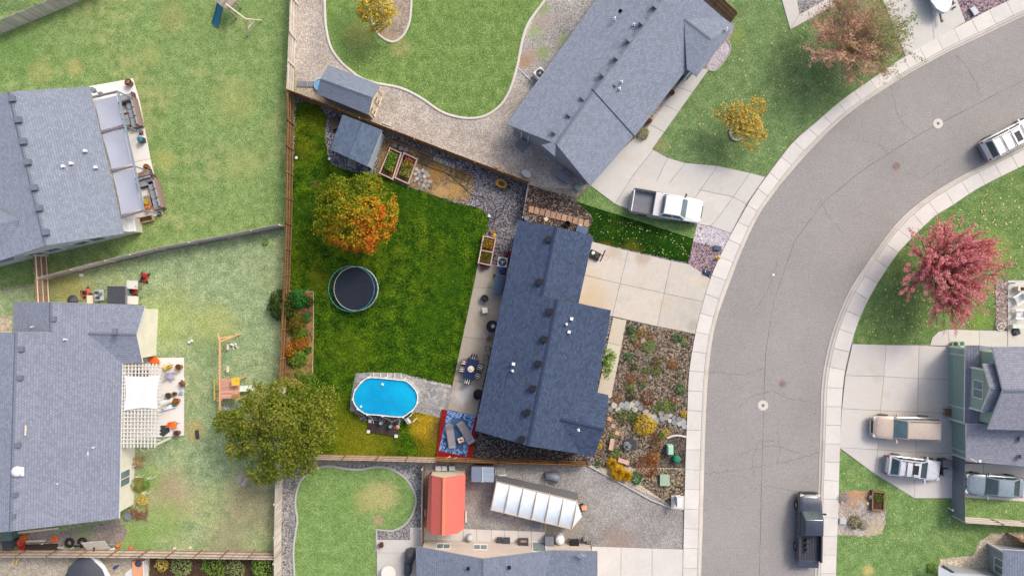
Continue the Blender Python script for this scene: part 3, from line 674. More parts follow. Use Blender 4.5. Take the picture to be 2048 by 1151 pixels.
paved_polys('porch_floor', [[(2014,560),(2120,560),(2120,700),(2014,700)]], M['drive_e'], .1)
paved_polys('side_pad', [[(1929,926),(1966,926),(1966,996),(1929,993)],[(1966,926),(2050,926),(2050,1002),(1966,996)]], M['drive_e'])
# south drive, walk and patio
paved_polys('driveway', [[(1183,1091),(1242,1093),(1240,1330),(1180,1330)],[(1242,1093),(1304,1095),(1303,1330),(1240,1330)],[(1304,1095),(1366,1097),(1364,1330),(1303,1330)]], M['drive_s'])
paving('side_walk', [(846,1053),(1090,1062),(1090,1092),(846,1086)], [0,.11,.22,.33,.44,.56,.67,.78,.89,1], [0,1], M['drive_s'])
paved_polys('patio', [[(754,1078),(820,1078),(820,1053),(846,1053),(846,1104),(754,1104)],[(754,1104),(846,1104),(846,1300),(754,1300)]], M['drive_s'])
paved_polys('mailbox_pad', [[(1342,989),(1369,990),(1368,1018),(1341,1016)]], M['drive_s'])
# west patios
paved_polys('patio', [[(150,178),(267,157),(280,200),(160,224)],[(160,224),(280,200),(302,318),(184,340)],[(184,340),(302,318),(327,428),(208,460)]], M['patio_w'], .08)
paved_polys('patio', [[(230,716),(369,714),(369,790),(230,790)],[(230,790),(369,790),(369,870),(230,880)]], M['patio_w'], .08)

# ============================================================= HOUSES
def norm_of(vs):
    n = Vector((0, 0, 0))
    for i in range(len(vs)):
        a, b = vs[i], vs[(i+1) % len(vs)]; n += Vector(((a.y-b.y)*(a.z+b.z), (a.z-b.z)*(a.x+b.x), (a.x-b.x)*(a.y+b.y)))
    return n.normalized()
def roof_mesh(faces, thick=.16):
    """roof slopes with uv laid along the courses, soffit and edge faces separately"""
    top = MB(); edge = MB(); cnt = {}
    F = []
    for f in faces:
        vs = [P(*p) for p in f]
        if norm_of(vs).z < 0: vs = vs[::-1]; f = f[::-1]
        F.append((f, vs))
        n = norm_of(vs); u = Vector((0,0,1)).cross(n)
        u = Vector((1,0,0)) if u.length < 1e-4 else u.normalized(); v = n.cross(u)
        top.add(vs, [tuple(range(len(vs)))]); top.uv.append([(p.dot(u), p.dot(v)) for p in vs])
        for a, b in zip(f, f[1:] + f[:1]): cnt[(a, b)] = cnt.get((a, b), 0) + 1
    for f, vs in F:
        dn = Vector((0, 0, -thick)); edge.add([p + dn for p in vs][::-1], [tuple(range(len(vs)))])
        for i in range(len(f)):
            a, b = f[i], f[(i+1) % len(f)]
            if (b, a) in cnt: continue
            A, B = vs[i], vs[(i+1) % len(f)]; edge.add([A, A+dn, B+dn, B], [(0,1,2,3)])
    return top, edge
def roof_on(root, faces, mat, trim, caps=(), cap_mat=None, thick=.16, capw=.32):
    top, edge = roof_mesh(faces, thick)
    r = obj('roof', top, mat, root, world=True); obj('fascia', edge, trim, root, world=True)
    for a, b in caps:
        A, B = P(*a), P(*b); d = (B-A); d2 = Vector((d.x, d.y, 0)).normalized(); n = Vector((-d2.y, d2.x, 0))*capw/2
        m = MB(); up = Vector((0,0,.03)); dn = Vector((0,0,-.05))
        for s, q in ((1, n), (-1, -n)):
            pts = [A+up, B+up, B+q+dn, A+q+dn] if s < 0 else [A+q+dn, B+q+dn, B+up, A+up]
            m.add(pts, [(0,1,2,3)]); L = d.length; m.uv.append([(0,0),(L,0),(L,.16),(0,.16)] if s < 0 else [(0,.16),(L,.16),(L,0),(0,0)])
        obj('ridge_cap', m, cap_mat or mat, root, world=True)
    return r
def walls_on(root, foot, wall_h, mat, ins=.42, gables=(), z0=0.0):
    poly = inset([tuple(P(x, y, wall_h)[:2]) for x, y in foot], ins); m = MB(); n = len(poly)
    a = sum(poly[i][0]*poly[(i+1)%n][1]-poly[(i+1)%n][0]*poly[i][1] for i in range(n))
    m.prism(poly, z0, wall_h - .14)
    cx = sum(p[0] for p in poly)/n; cy = sum(p[1] for p in poly)/n
    for A, K, B in gables:
        a, k, b = P(*A), P(*K), P(*B); e = (b-a); e.z = 0; nn = Vector((-e.y, e.x, 0)).normalized()
        if nn.dot(Vector((cx, cy, 0)) - a) < 0: nn = -nn
        e.normalize(); s = nn * ins; dz = Vector((0,0,-.17))
        tri = [a + s + e*.1 + dz, b + s - e*.1 + dz, k + s + dz]; back = [p + nn*.12 for p in tri]
        m.add(tri + back, [(0,1,2),(5,4,3),(0,3,4,1),(1,4,5,2),(2,5,3,0)])
    obj('wall', m, mat, root, world=True); return poly
def window_on(root, A, B, u0, u1, z0, z1, frame='trim_white', glass='glass', mull=1, name='window', out=.04, panes=True):
    """window on the wall running from A to B (world xy), at fractions u0..u1 of it; faces to the right of A->B"""
    A = Vector((A[0], A[1], 0)); B = Vector((B[0], B[1], 0)); d = B - A; L = d.length; d.normalize(); n = Vector((d.y, -d.x, 0))
    p = lambda s, z, o: A + d*s + Vector((0,0,z)) + n*o
    s0, s1 = u0*L, u1*L; t = .07; m = MB()
    def slab(mb, sa, sb, za, zb, o0, o1): mb.add([p(sa,za,o0),p(sb,za,o0),p(sb,zb,o0),p(sa,zb,o0),p(sa,za,o1),p(sb,za,o1),p(sb,zb,o1),p(sa,zb,o1)], [(3,2,1,0),(4,5,6,7),(0,1,5,4),(1,2,6,5),(2,3,7,6),(3,0,4,7)])
    slab(m, s0-t, s1+t, z1, z1+t, 0, out); slab(m, s0-t, s1+t, z0-t, z0, 0, out+.03); slab(m, s0-t, s0, z0, z1, 0, out); slab(m, s1, s1+t, z0, z1, 0, out)
    for k in range(1, mull+1): c = s0+(s1-s0)*k/(mull+1); slab(m, c-.03, c+.03, z0, z1, 0, out*.9)
    f = obj(name, m, M[frame], root, world=True)
    if panes:
        for k in range(mull+1):
            g = MB(); slab(g, s0+(s1-s0)*k/(mull+1)+.005, s0+(s1-s0)*(k+1)/(mull+1)-.005, z0+.005, z1-.005, .002, out*.5); obj('pane', g, M[glass], f, world=True)
    return f
def door_on(root, A, B, u0, u1, z0, z1, mat, frame='trim_white', name='garage_door', rows=4):
    f = window_on(root, A, B, u0, u1, z0, z1, frame, mull=0, name=name + '_frame', panes=False)
    A = Vector((A[0], A[1], 0)); B = Vector((B[0], B[1], 0)); d = B - A; L = d.length; d.normalize(); n = Vector((d.y, -d.x, 0))
    for k in range(rows):
        za = z0 + (z1-z0)*k/rows + .008; zb = z0 + (z1-z0)*(k+1)/rows - .008; m = MB()
        p = lambda s, z, o: A + d*s + Vector((0,0,z)) + n*o
        m.add([p(u0*L,za,.004),p(u1*L,za,.004),p(u1*L,zb,.004),p(u0*L,zb,.004),p(u0*L,za,.03),p(u1*L,za,.03),p(u1*L,zb,.03),p(u0*L,zb,.03)], [(3,2,1,0),(4,5,6,7),(0,1,5,4),(1,2,6,5),(2,3,7,6),(3,0,4,7)])
        obj(name, m, M[mat], root, world=True)
def vents_on(root, items, mat, size=.32, hgt=.2, rz=0.0, name='roof_vent', lip=True):
    for (x, y, h) in items:
        c = P(x, y, h); m = MB(); m.box(c + Vector((0,0,hgt/2-.04)), (size, size, hgt), rz)
        if lip: m.box(c + Vector((0,0,hgt-.02)), (size*1.12, size*1.12, .03), rz)
        obj(name, m, mat, root, world=True)
def pipes_on(root, items, mat, r=.07, hgt=.35, name='vent_pipe'):
    for (x, y, h) in items:
        c = P(x, y, h); m = MB(); m.tube([c - Vector((0,0,.1)), c + Vector((0,0,hgt))], r, 8); m.box(c + Vector((0,0,.0)), (.2,.2,.05), .3); obj(name, m, mat, root, world=True)

# main house of the lot
def build_main_house():
    t = thing('house', 'L-shaped house with dark navy shingle roof beside the trampoline lawn', 'house', at(1090,690))
    a, f, e = (1036,440,2.8),(950,860,2.8),(1056,891,4.75); L_ = PL(a,f,e); b, c, d = L_(1112,453), L_(1084,590), L_(1114,599)
    g = (1187,472,2.8); h_ = PL(b,c,g)(1157,607); i = (1222,620,2.8); R_ = PL(d,e,i); j, k = R_(1193,784), R_(1119,838)
    mm = (1217,790,j[2]); l = PL(k,j,mm)(1208,859); n = (1188,912,2.8); o_ = PL(k,l,n)(1160,907)
    faces = [[a,b,c,d,e,f],[b,g,h_,c],[d,i,j,k,e],[k,j,mm,l],[k,l,n,o_],[e,k,o_]]
    roof_on(t, faces, M['roof_lot'], M['trim_navy'], [(b,c),(d,e),(k,l)], M['cap_lot'])
    foot = [(1036,440),(1187,472),(1157,607),(1222,620),(1193,784),(1217,790),(1188,912),(950,860)]
    w_ = walls_on(t, foot, 2.8, M['wall_red'], .42, [(a,b,g),(f,e,o_)])
    for u0, u1, z0, z1, mu in ((.08,.14,.9,2.0,1),(.36,.44,.1,2.1,1),(.56,.62,.9,2.0,1),(.80,.86,.9,2.0,1)): window_on(t, w_[0], w_[7], u0, u1, z0, z1, 'trim_white', 'glass', mu)
    door_on(t, w_[2], w_[1], .1, .9, .05, 2.2, 'cream'); window_on(t, w_[4], w_[3], .2, .34, .9, 2.0, 'trim_white', 'glass', 1); window_on(t, w_[4], w_[3], .58, .64, .1, 2.1, 'trim_white', 'glass', 0, 'door')
    # rake wall where the higher roof steps over the garage roof
    m = MB(); A, B, D = P(*c), P(*d), P(*i); m.add([A+Vector((0,0,-.1)), P(*h_)+Vector((0,0,-.1)), D+Vector((0,0,-.18)), B+Vector((0,0,-.18))], [(0,1,2,3)]); obj('rake_wall', m, M['trim_navy'], t, world=True)
    vents_on(t, [(1098,478,4.02),(1079,563,4.05),(1100,622,4.62),(1088,677,4.60),(1077,726,4.60),(1066,775,4.60),(1055,823,4.60),(1044,877,4.60)], M['vent_dark'], .42, .26, ang(105,23))
    vents_on(t, [(1143,637,4.25),(1138,663,4.2),(1027,727,3.95)], M['vent_white'], .22, .16, ang(105,23), 'exhaust_vent')
    pipes_on(t, [(1133,648,4.35),(1025,741,3.9),(1157,859,4.3)], M['vent_white'])
    return t
build_main_house()
def build_north_house():
    t = thing('house', 'long grey-roofed house set diagonally at the top of the street', 'house', at(1230,170))
    a, c = (1013,248,2.8),(1181,372,2.8); w1, r1 = (1258,-92,2.8),(1352,-40,4.7); W_ = PL(a,w1,r1); b, q = W_(1112,288), W_(1186,182)
    E_ = PL(b,q,c); s1, s2 = E_(1197,198), E_(1267,272); q2 = (1187,180,q[2]+.1); v2 = (1270,272,s2[2]+.07)
    faces = [[a,b,q,r1,w1],[b,c,E_(1281,256),E_(1222,180),q]]
    roof_on(t, faces, M['roof_n'], M['trim_grey'], [(b,q)], M['cap_pale'])
    e3 = (1354,-44,r1[2]+.1); U_ = PL(q2,v2,e3); e1, e2 = U_(1374,138), U_(1446,35)
    A = U_(1368,38); B, E, Q = (1422,79,A[2]),(1470,53,2.9),(1394,153,2.9)
    F2 = [[q2,v2,e1,e2,e3]]
    roof_on(t, F2, M['roof_n'], M['trim_grey'], [(q2,e3)], M['cap_pale'])
    e2 = PL(A,B,E)(1446,35); e1 = PL(A,B,Q)(1374,138); F3 = [[A,e2,E,B],[B,E,Q],[A,B,Q,e1]]
    roof_on(t, F3, M['roof_n'], M['trim_grey'], [(A,B)], M['cap_pale'], .14)
    walls_on(t, [(1013,248),(1181,372),(1267,272),(1275,276),(1374,138),(1394,153),(1470,53),(1446,35),(1258,-92)], 2.8, M['wall_grey'], .42, [(a,b,c)])
    rz = ang(170,-215)
    vents_on(t, [(1110,262,4.5),(1140,228,4.5),(1167,195,4.5),(1206,147,4.85),(1234,114,4.85),(1258,79,4.85),(1284,45,4.85),(1311,12,4.85)], M['vent_grey'], .4, .24, rz)
    vents_on(t, [(1240,24,4.3),(1231,170,4.2)], M['vent_grey'], .25, .2, rz)
    pipes_on(t, [(1229,38,4.2),(1267,50,4.5),(1243,164,4.2),(1452,59,3.4),(1239,178,4.1)], M['vent_white'])
    vents_on(t, [(1240,24,4.3)], M['vent_white'], .24, .2, rz, 'exhaust_vent')
    # triangular cricket near the end gable
    m = MB(); x, y, z_ = P(*W_(1083,290)), P(*W_(1112,283)), P(*E_(1110,313)); x.z += .03; y.z += .06; z_.z += .03; m.add([x, z_, y], [(0,1,2)]); m.uv.append([(0,0),(1.2,0),(1,1)]); obj('cricket', m, M['roof_n'], t, world=True)
build_north_house()
def build_west_house():
    t = thing('house', 'grey-roofed house with a shaded patio of sofas behind it', 'house', at(100,340))
    a, r1 = (178,173,2.9),(17,183,5.1); b = (247,467,2.9); r2 = PL(a,b,r1)(91,491); w1, w2 = (-130,215,2.9),(-72,545,2.9)
    roof_on(t, [[a,b,r2,r1],[r1,r2,w2,w1]], M['roof_w'], M['trim_grey'], [(r1,r2)], M['cap_pale'])
    A, B, D, E = (-50,420,4.3),(37,443,4.55),(26,522,3.2),(-60,560,3.2); 
    roof_on(t, [[(-40,398,4.62),(36,440,4.72),(-60,456,4.62)],[(36,440,4.72),(26,520,3.55),(-72,545,3.2),(-60,456,4.62)]], M['roof_w'], M['trim_grey'], [], None, .1)
    w_ = walls_on(t, [(178,173),(247,467),(-72,545),(-130,215)], 2.9, M['wall_white'], .38, [(b,r2,w2),(a,r1,w1)])
    # windows on the south gable wall (corner near the grill cabinet is w_[1])
    for u0, u1 in ((.16,.25),(.27,.36),(.46,.55),(.57,.66)): window_on(t, w_[2], w_[1], 1-u1, 1-u0, .9, 2.1, 'trim_white', 'glass', 0)
    vents_on(t, [(27,198,5.05),(39,240,5.05),(49,283,5.05),(58,324,5.05),(71,375,5.05),(81,416,5.05),(94,464,5.05)], M['vent_grey'], .42, .26, ang(240,-30))
    vents_on(t, [(172,302,3.5),(128,333,4.1),(144,327,3.9),(193,335,3.3)], M['vent_white'], .2, .24, ang(240,-30), 'exhaust_vent')
build_west_house()
def build_southwest_house():
    t = thing('house', 'large grey-mauve roofed house beside the white lattice pergola', 'house', at(120,840))
    # small north block
    m1 = (31,664,5.3); e2 = (238,1036,2.8); k = (245,726,2.8); E_ = PL(m1,e2,k); m2 = E_(20,1062)
    b, c = E_(101,604), E_(101,664); a, d = (27,604,2.8),(27,664,2.8); vv = E_(240,608)
    E0 = (290,612,2.8); V1 = (243,611,2.9)
    p = E_(176,667); q = (273,669,p[2]); s = (285,725,2.8)
    w1, w2 = (-175,664,2.8),(-185,1075,2.8)
    roof_on(t, [[a,b,c,d]], M['roof_sw'], M['trim_white'], [(b,c)], M['cap_pale'])
    roof_on(t, [[b,vv,p,c],[c,p,k,e2,m2,m1],[m1,m2,w2,w1]], M['roof_sw'], M['trim_white'], [(m1,m2)], M['cap_pale'])
    roof_on(t, [[vv,E0,q,p],[p,q,s,k]], M['roof_sw'], M['trim_white'], [(p,q)], M['cap_pale'])
    w_ = walls_on(t, [(27,604),(290,612),(285,725),(245,726),(238,1036),(-185,1075),(-175,664),(27,664)], 2.8, M['wall_cream'], .34, [(E0,q,s)])
    window_on(t, w_[4], w_[3], .16, .255, .75, 2.15, 'trim_white', 'glass', 1)
    rz = 0
    vents_on(t, [(110,637,4.35),(45,697,5.15),(43,754,5.15),(38,888,5.15),(33,987,5.15),(29,1030,5.15),(232,661,4.3)], M['vent_grey'], .34, .24)
    vents_on(t, [(120,950,3.95),(120,978,3.95),(176,905,3.4)], M['vent_white'], .26, .2, 0, 'exhaust_vent')
    pipes_on(t, [(133,678,4.1),(120,964,3.95),(190,893,3.3),(68,653,3.6)], M['vent_white'])
    for x, y0, y1 in ((52,850,870),(27,1008,1028)):
        m = MB(); m.bar(P(x,y0,5.12)+Vector((0,0,.02)), P(x-1,y1,5.12)+Vector((0,0,.02)), .12, .05); obj('roof_patch', m, M['cream'], t, world=True)
    m = MB(); c = P(35,942,5.2); m.lathe([(.42,0),(.42,.1),(.36,.25),(.2,.34),(0,.37)], 18, c); m.box(c+Vector((.35,0,.02)), (.36,.7,.06)); obj('skylight_dome', m, M['vent_white'], t, True, True)
build_southwest_house()
def build_south_house():
    t = thing('house', 'tan-walled slate-roofed house at the bottom edge beside the concrete drive', 'house', at(1000,1200))
    a, k, b = (832,1092,2.8),(966,1117,4.8),(1104,1100,3.1); c = (1195,1102,2.8); a2 = (836,1340,2.8); k2 = PL(a,a2,k)(966,1340)
    v2 = PL(k,k2,b)(1070,1215); c2 = PL(b,c,v2)(1195,1215); c3 = (1195,1340,2.8)
    roof_on(t, [[a,k,k2,a2]], M['roof_s'], M['trim_grey'], [(k,k2)], M['cap_pale'])
    roof_on(t, [[k,b,v2,k2],[b,c,c2,v2],[v2,c2,c3,(1000,1340,2.8)]], M['roof_s'], M['trim_grey'], [], None)
    w_ = walls_on(t, [(832,1093),(1195,1102),(1195,1330),(836,1330)], 2.8, M['wall_tan'], .38, [(a,k,b)])
    A, B = w_[1], w_[0]
    window_on(t, A, B, .62, .695, 1.0, 2.0, 'trim_white', 'glass', 1); window_on(t, A, B, .84, .915, 1.0, 2.0, 'trim_white', 'glass', 1)
    window_on(t, A, B, .27, .345, .1, 2.1, 'trim_white', 'glass', 0, 'door')
    # satellite dish
    m = MB(); c0 = P(1163,1110,3.4); m.tube([c0-Vector((0,0,.5)), c0+Vector((0,0,.1))], .03, 6); m.tube([c0, c0+Vector((.35,.25,.25))], .02, 5); m.tube([c0, c0+Vector((.35,.05,.25))], .02, 5); m.tube([c0, c0+Vector((.2,.4,.2))], .02, 5); ds = obj('satellite_dish', m, M['grey_pale'], t, False, True)
    m = MB(); R = Matrix.Rotation(math.radians(58), 3, Vector((.75,-.35,0)).normalized()); prof = [(0,0),(.2,.02),(.34,.06),(.42,.11)]; n = 18
    vs = [c0 + R @ Vector((r*math.cos(6.283*i/n), r*1.25*math.sin(6.283*i/n), z)) for r, z in prof for i in range(n)]
    m.add(vs, [(i*n+j, i*n+(j+1)%n, (i+1)*n+(j+1)%n, (i+1)*n+j) for i in range(3) for j in range(n)]); obj('dish', m, M['white'], ds, True, True)
    vents_on(t, [(1019,1133,4.3),(937,1135,4.4)], M['vent_dark'], .2, .2)
build_south_house()
def build_east_house():
    t = thing('house', 'sage green two-storey house with white trim and twin garage doors', 'house', at(1960,800))
    # lower storey
    gx0, gx1 = 1896, 2140
    def G(x, y): return tuple(P(x, y)[:2])
    low = [G(1897,692), G(2140,692), G(2140,912), G(1904,906), G(1902,836), G(1897,836)]
    m = MB(); m.prism(low, 0, 2.6); obj('wall', m, M['wall_green'], t, world=True)
    # garage doors face west: wall runs from north to south
    def run(x, y0, y1): return Vector((*G(x, y0), 0)), Vector((*G(x, y1), 0))
    A, B = run(1897, 692, 836); door_on(t, A, B, .10, .80, .05, 2.2, 'door_green')
    A, B = run(1903.5, 836, 906); door_on(t, A, B, .12, .82, .05, 2.2, 'door_green')
    # corner boards
    for x, y in ((1897,692),(1897,836),(1904,906)):
        m = MB(); c = at(x, y); m.box(c + Vector((0,0,1.3)), (.16,.16,2.6)); obj('corner_board', m, M['trim_white'], t, world=True)
    LO = PL((1933,922,2.75),(2150,941,2.75),(1962,848,3.7))
    # skirt roof over the garage and the low roof south of it
    roof_on(t, [[(1931,690,2.75),(1959,690,3.25),(1958,848,3.25),(1929,846,2.75)]], M['roof_e'], M['trim_white'], [], None, .12)
    roof_on(t, [[LO(1932,847),LO(2150,848),(2150,941,2.75),(1933,922,2.75)]], M['roof_e'], M['trim_white'], [], None, .12)
    roof_on(t, [[(1958,690,3.25),(1985,694,3.3),(1985,700,3.3),(1959,700,3.28)]], M['roof_e'], M['trim_white'], [], None, .08)
    # upper storey
    up = [at(1988,705,4.6)[:2], at(2180,705,4.6)[:2], at(2180,848,4.6)[:2], at(1982,848,4.6)[:2]]
    m = MB(); m.prism([tuple(p) for p in up], 2.6, 4.62)
    pk = (2007,781,6.1); e1, e2 = (1985,693,4.8),(1977,858,4.8)
    a, k, b = P(*e1), P(*pk), P(*e2); s = Vector((.3,0,-.14)); tri = [a+s+Vector((0,-.25,0)), b+s+Vector((0,.25,0)), k+s]; m.add(tri + [q+Vector((.12,0,0)) for q in tri], [(0,2,1),(3,4,5),(0,1,4,3),(1,2,5,4),(2,0,3,5)])
    obj('wall', m, M['wall_green'], t, world=True)
    n1 = (2240,690,4.8); pr = PL(e1,pk,n1)(2240,783); s1 = PL(pk,e2,pr)(2240,866)
    roof_on(t, [[e1,pk,pr,n1],[pk,e2,s1,pr]], M['roof_e'], M['trim_white'], [(pk,pr)], M['cap_pale'], .18)
    # bump-out with the window and its own little gable
    d = [at(1941.5,734,2.9)[:2], at(1990,734,2.9)[:2], at(1990,816,2.9)[:2], at(1939.5,815,2.9)[:2]]
    m = MB(); m.prism([tuple(p) for p in d], 2.8, 4.55); A = Vector((*d[0],4.5)); B = Vector((*d[3],4.5)); K = (A+B)/2; K.z = 5.35
    m.add([A,B,K,A+Vector((.1,0,0)),B+Vector((.1,0,0)),K+Vector((.1,0,0))], [(0,2,1),(3,4,5),(0,1,4,3),(1,2,5,4),(2,0,3,5)]); obj('wall', m, M['wall_green'], t, world=True)
    g1_, gp, g2 = (1966,727,4.7),(1981,777,5.55),(1963,823,4.7); bk = 26
    roof_on(t, [[g1_,gp,(2004,778,5.55),(1990,727,4.7)],[gp,g2,(1988,823,4.7),(2004,778,5.55)]], M['roof_e'], M['trim_white'], [(gp,(2004,778,5.55))], M['cap_pale'], .14)
    window_on(t, d[0], d[3], .30, .70, 3.35, 4.4, 'trim_white', 'glass', 1)
    for i in (0, 3):
        m = MB(); m.box(Vector((*d[i],3.7)), (.14,.14,1.7)); obj('corner_board', m, M['trim_white'], t, world=True)
    # bird-like lamp bracket on the low roof
    m = MB(); c = P(1944,918,3.0); m.tube([c, c+Vector((.2,0,.5))], .03, 6); m.lathe([(.0,0),(.12,.05),(.12,.14),(0,.2)], 10, c+Vector((.22,0,.5))); m.tube([c+Vector((-.2,.1,.1)), c+Vector((.3,-.2,.1))], .03, 5); obj('roof_lamp', m, M['white'], t, world=True)
    vents_on(t, [(2040,876,3.5),(2043,912,3.2)], M['vent_grey'], .3, .2)
    # porch roof far north
build_east_house()
def build_southeast_house():
    t = thing('house', 'pale grey house cut off by the bottom right corner', 'house', at(2040,1130))
    G = lambda x, y: tuple(P(x, y)[:2])
    m = MB(); m.prism([G(1976,1086), G(2160,1096), G(2160,1300), G(1972,1300)], 0, 2.5); obj('wall', m, M['wall_grey'], t, world=True)
    A, B = Vector((*G(1976,1086),0)), Vector((*G(1974,1200),0)); window_on(t, A, B, .17, .40, .9, 1.95, 'trim_white', 'glass', 1)
    m = MB(); m.box(Vector((*G(1976,1086),1.25)), (.15,.15,2.5)); obj('corner_board', m, M['trim_white'], t, world=True)
    roof_on(t, [[(2008,1098,2.6),(2200,1112,4.4),(2200,1330,4.4),(2003,1330,2.6)]], M['roof_s'], M['trim_white'], [], None, .14)
    m = MB(); m.prism([G(1886,1128), G(1968,1136), G(1968,1300), G(1884,1300)], 0, 1.5); obj('porch_wall', m, M['wall_grey'], t, world=True)
    m = MB(); top = [at(1878,1131,1.7)[:2], at(1905,1146,1.7)[:2], at(1990,1152,1.7)[:2], at(1990,1300,1.7)[:2], at(1876,1300,1.7)[:2]]; m.prism([tuple(p) for p in top], 1.5, 1.62); obj('porch_roof', m, M['grey_pale'], t, world=True)
build_southeast_house()

# --- sheds
def shed(name, label, cat, faces, foot, wh, roofm, wallm, trim, gables, caps, ins=.12):
    c = foot[0]; t = thing(name, label, cat, at(sum(p[0] for p in foot)/len(foot), sum(p[1] for p in foot)/len(foot), wh))
    roof_on(t, faces, roofm, trim, caps, None, .1, .2); w_ = walls_on(t, foot, wh, wallm, ins, gables); return t, w_
R1, R2, W1, W2, E1, E2 = (724,244,2.9),(697,315,2.9),(685,229,2.2),(661,299,2.2),(764,260,2.2),(735,333,2.2)
t, w_ = shed('garden_shed', 'slate-blue shingled shed with a plank ramp inside the fence corner', 'shed', [[W1,R1,R2,W2],[R1,E1,E2,R2]], [(685,229),(764,260),(735,333),(661,299)], 2.2, M['roof_shed'], M['wall_pale_blue'], M['trim_white'], [(W1,R1,E1),(W2,R2,E2)], [(R1,R2)])
m = MB()
for k in range(6): m.bar(at(699+k*2.9,316+k*1.2,z=.1), at(695.5+k*2.9,332+k*1.2,z=.05), .115, .04)
ra = obj('ramp', m, M['wood_grey'], t, world=True)
N1, N2, NE, NW2, SE_, SW_ = (641,157,3.0),(745,195,3.0),(761,170,2.2),(657,130,2.2),(737,229,2.2),(633,187,2.2)
t, w_ = shed('storage_shed', 'cream-walled storage shed with grey roof beside the lilac gravel and curved lawn', 'shed', [[NW2,NE,N2,N1],[N1,N2,SE_,SW_]], [(657,130),(761,170),(737,229),(633,187)], 2.2, M['roof_tan'], M['wall_shed'], M['trim_grey'], [(NE,N2,SE_),(NW2,N1,SW_)], [(N1,N2)])
t['label'] = 'cream-walled storage shed with grey roof in the neighbouring gravel yard'
A, B = w_[2], w_[1]
for u0, u1 in ((.12,.48),(.52,.88)):
    dd = window_on(t, A, B, u0, u1, .1, 1.95, 'cream', 'glass', 0, 'door', .05, False)
    m = MB(); AA, BB = Vector((*A,0)), Vector((*B,0)); L = (BB-AA); n = Vector((L.y,-L.x,0)).normalized()
    for z in (.5, 1.6): m.bar(AA+L*u0+n*.06+Vector((0,0,z)), AA+L*(u0+.14)+n*.06+Vector((0,0,z)), .05, .06)
    obj('hinge', m, M['iron'], dd, world=True)
# barn shed: gambrel of ribbed red metal
def build_barn():
    t = thing('barn_shed', 'red metal gambrel-roofed barn shed on the gravel', 'shed', at(888,1000))
    prof = [(858,1.9),(864,2.35),(888,3.0),(917,2.35),(931,1.9)]
    y0, y1 = 946, 1058
    ya = [948,950,955,950,948]; yb = [1056,1066,1070,1066,1056]; sh = [-5,-2,-1,-1,-3]
    for i in range(4):
        m = MB(); n = 30
        for k in range(n):
            A0, A1 = P(prof[i][0]+sh[i]*k/n, ya[i]+(yb[i]-ya[i])*k/n, prof[i][1]), P(prof[i][0]+sh[i]*(k+.84)/n, ya[i]+(yb[i]-ya[i])*(k+.93)/n, prof[i][1])
            B0, B1 = P(prof[i+1][0]+sh[i+1]*k/n, ya[i+1]+(yb[i+1]-ya[i+1])*k/n, prof[i+1][1]), P(prof[i+1][0]+sh[i+1]*(k+.84)/n, ya[i+1]+(yb[i+1]-ya[i+1])*(k+.93)/n, prof[i+1][1])
            u = Vector((0,0,.025)); q = Vector((0,0,-.06))
            m.add([A0+u,A1+u,B1+u,B0+u,A0+q,A1+q,B1+q,B0+q], [(0,1,2,3),(7,6,5,4),(0,4,5,1),(1,5,6,2),(2,6,7,3),(3,7,4,0)])
        o = obj('roof_panel', m, M['barn_red'], t, world=True)
        m = MB(); m.face(P(prof[i][0],ya[i],prof[i][1])-Vector((0,0,.03)), P(prof[i][0]+sh[i],yb[i],prof[i][1])-Vector((0,0,.03)), P(prof[i+1][0]+sh[i+1],yb[i+1],prof[i+1][1])-Vector((0,0,.03)), P(prof[i+1][0],ya[i+1],prof[i+1][1])-Vector((0,0,.03))); obj('roof_deck', m, M['barn_deck'], t, world=True)
    m = MB(); m.bar(P(889,954,3.04), P(887,1070,3.04), .28, .06); obj('ridge_cap', m, M['barn_ridge'], t, world=True)
    for yy, s in ((ya,0),(yb,1)):
        m = MB(); pts = [P(prof[i][0]+sh[i]*s, yy[i]+(5 if s==0 else -5), prof[i][1])-Vector((0,0,.08)) for i in range(5)]
        pts = [Vector((p.x, P(888, 952,1.9).y if s==0 else P(888,1054,1.9).y, p.z)) for p in pts]
        bot = [Vector((pts[0].x+.1,pts[0].y,0)), Vector((pts[4].x-.1,pts[4].y,0))]; pts[0].x += .1; pts[4].x -= .1
        m.face(bot[0], *pts, bot[1]); obj('wall', m, M['cream'], t, world=True)
    for s, x in ((0,858),(1,931)):
        a, b = at(x+(3 if s==0 else -3), 952, 1.9), at(x-4+(3 if s==0 else -3), 1054, 1.9); m = MB(); m.bar(a+Vector((0,0,.95)), b+Vector((0,0,.95)), .06, 1.9); obj('wall', m, M['barn_red'], t, world=True)
build_barn()
def build_small_shed():
    t = thing('resin_shed', 'small grey panelled resin shed between the barn and white tunnel', 'shed', at(965,940))
    for (x0,h0),(x1,h1) in (((943,1.7),(965,2.0)),((965,2.0),(988,1.7))):
        for k in range(6):
            ya = 933+k*5.0; yb = ya+4.7; m = MB(); u = Vector((0,0,-.06))
            q = [P(x0,ya,h0),P(x0,yb,h0),P(x1,yb+.8,h1),P(x1,ya+.8,h1)]; m.add(q+[p+u for p in q], [(0,1,2,3),(7,6,5,4),(0,4,5,1),(1,5,6,2),(2,6,7,3),(3,7,4,0)]); obj('roof_panel', m, M['metal_blue'], t, world=True)
    m = MB(); m.bar(P(965,933.5,2.02), P(965,964,2.02), .1, .05); obj('ridge_cap', m, M['grey_pale'], t, world=True)
    m = MB(); m.prism([tuple(at(x,y,1.7)[:2]) for x,y in ((945,935),(986,935),(986,961),(945,961))], 0, 1.66); obj('wall', m, M['grey_dim'], t, world=True)
build_small_shed()

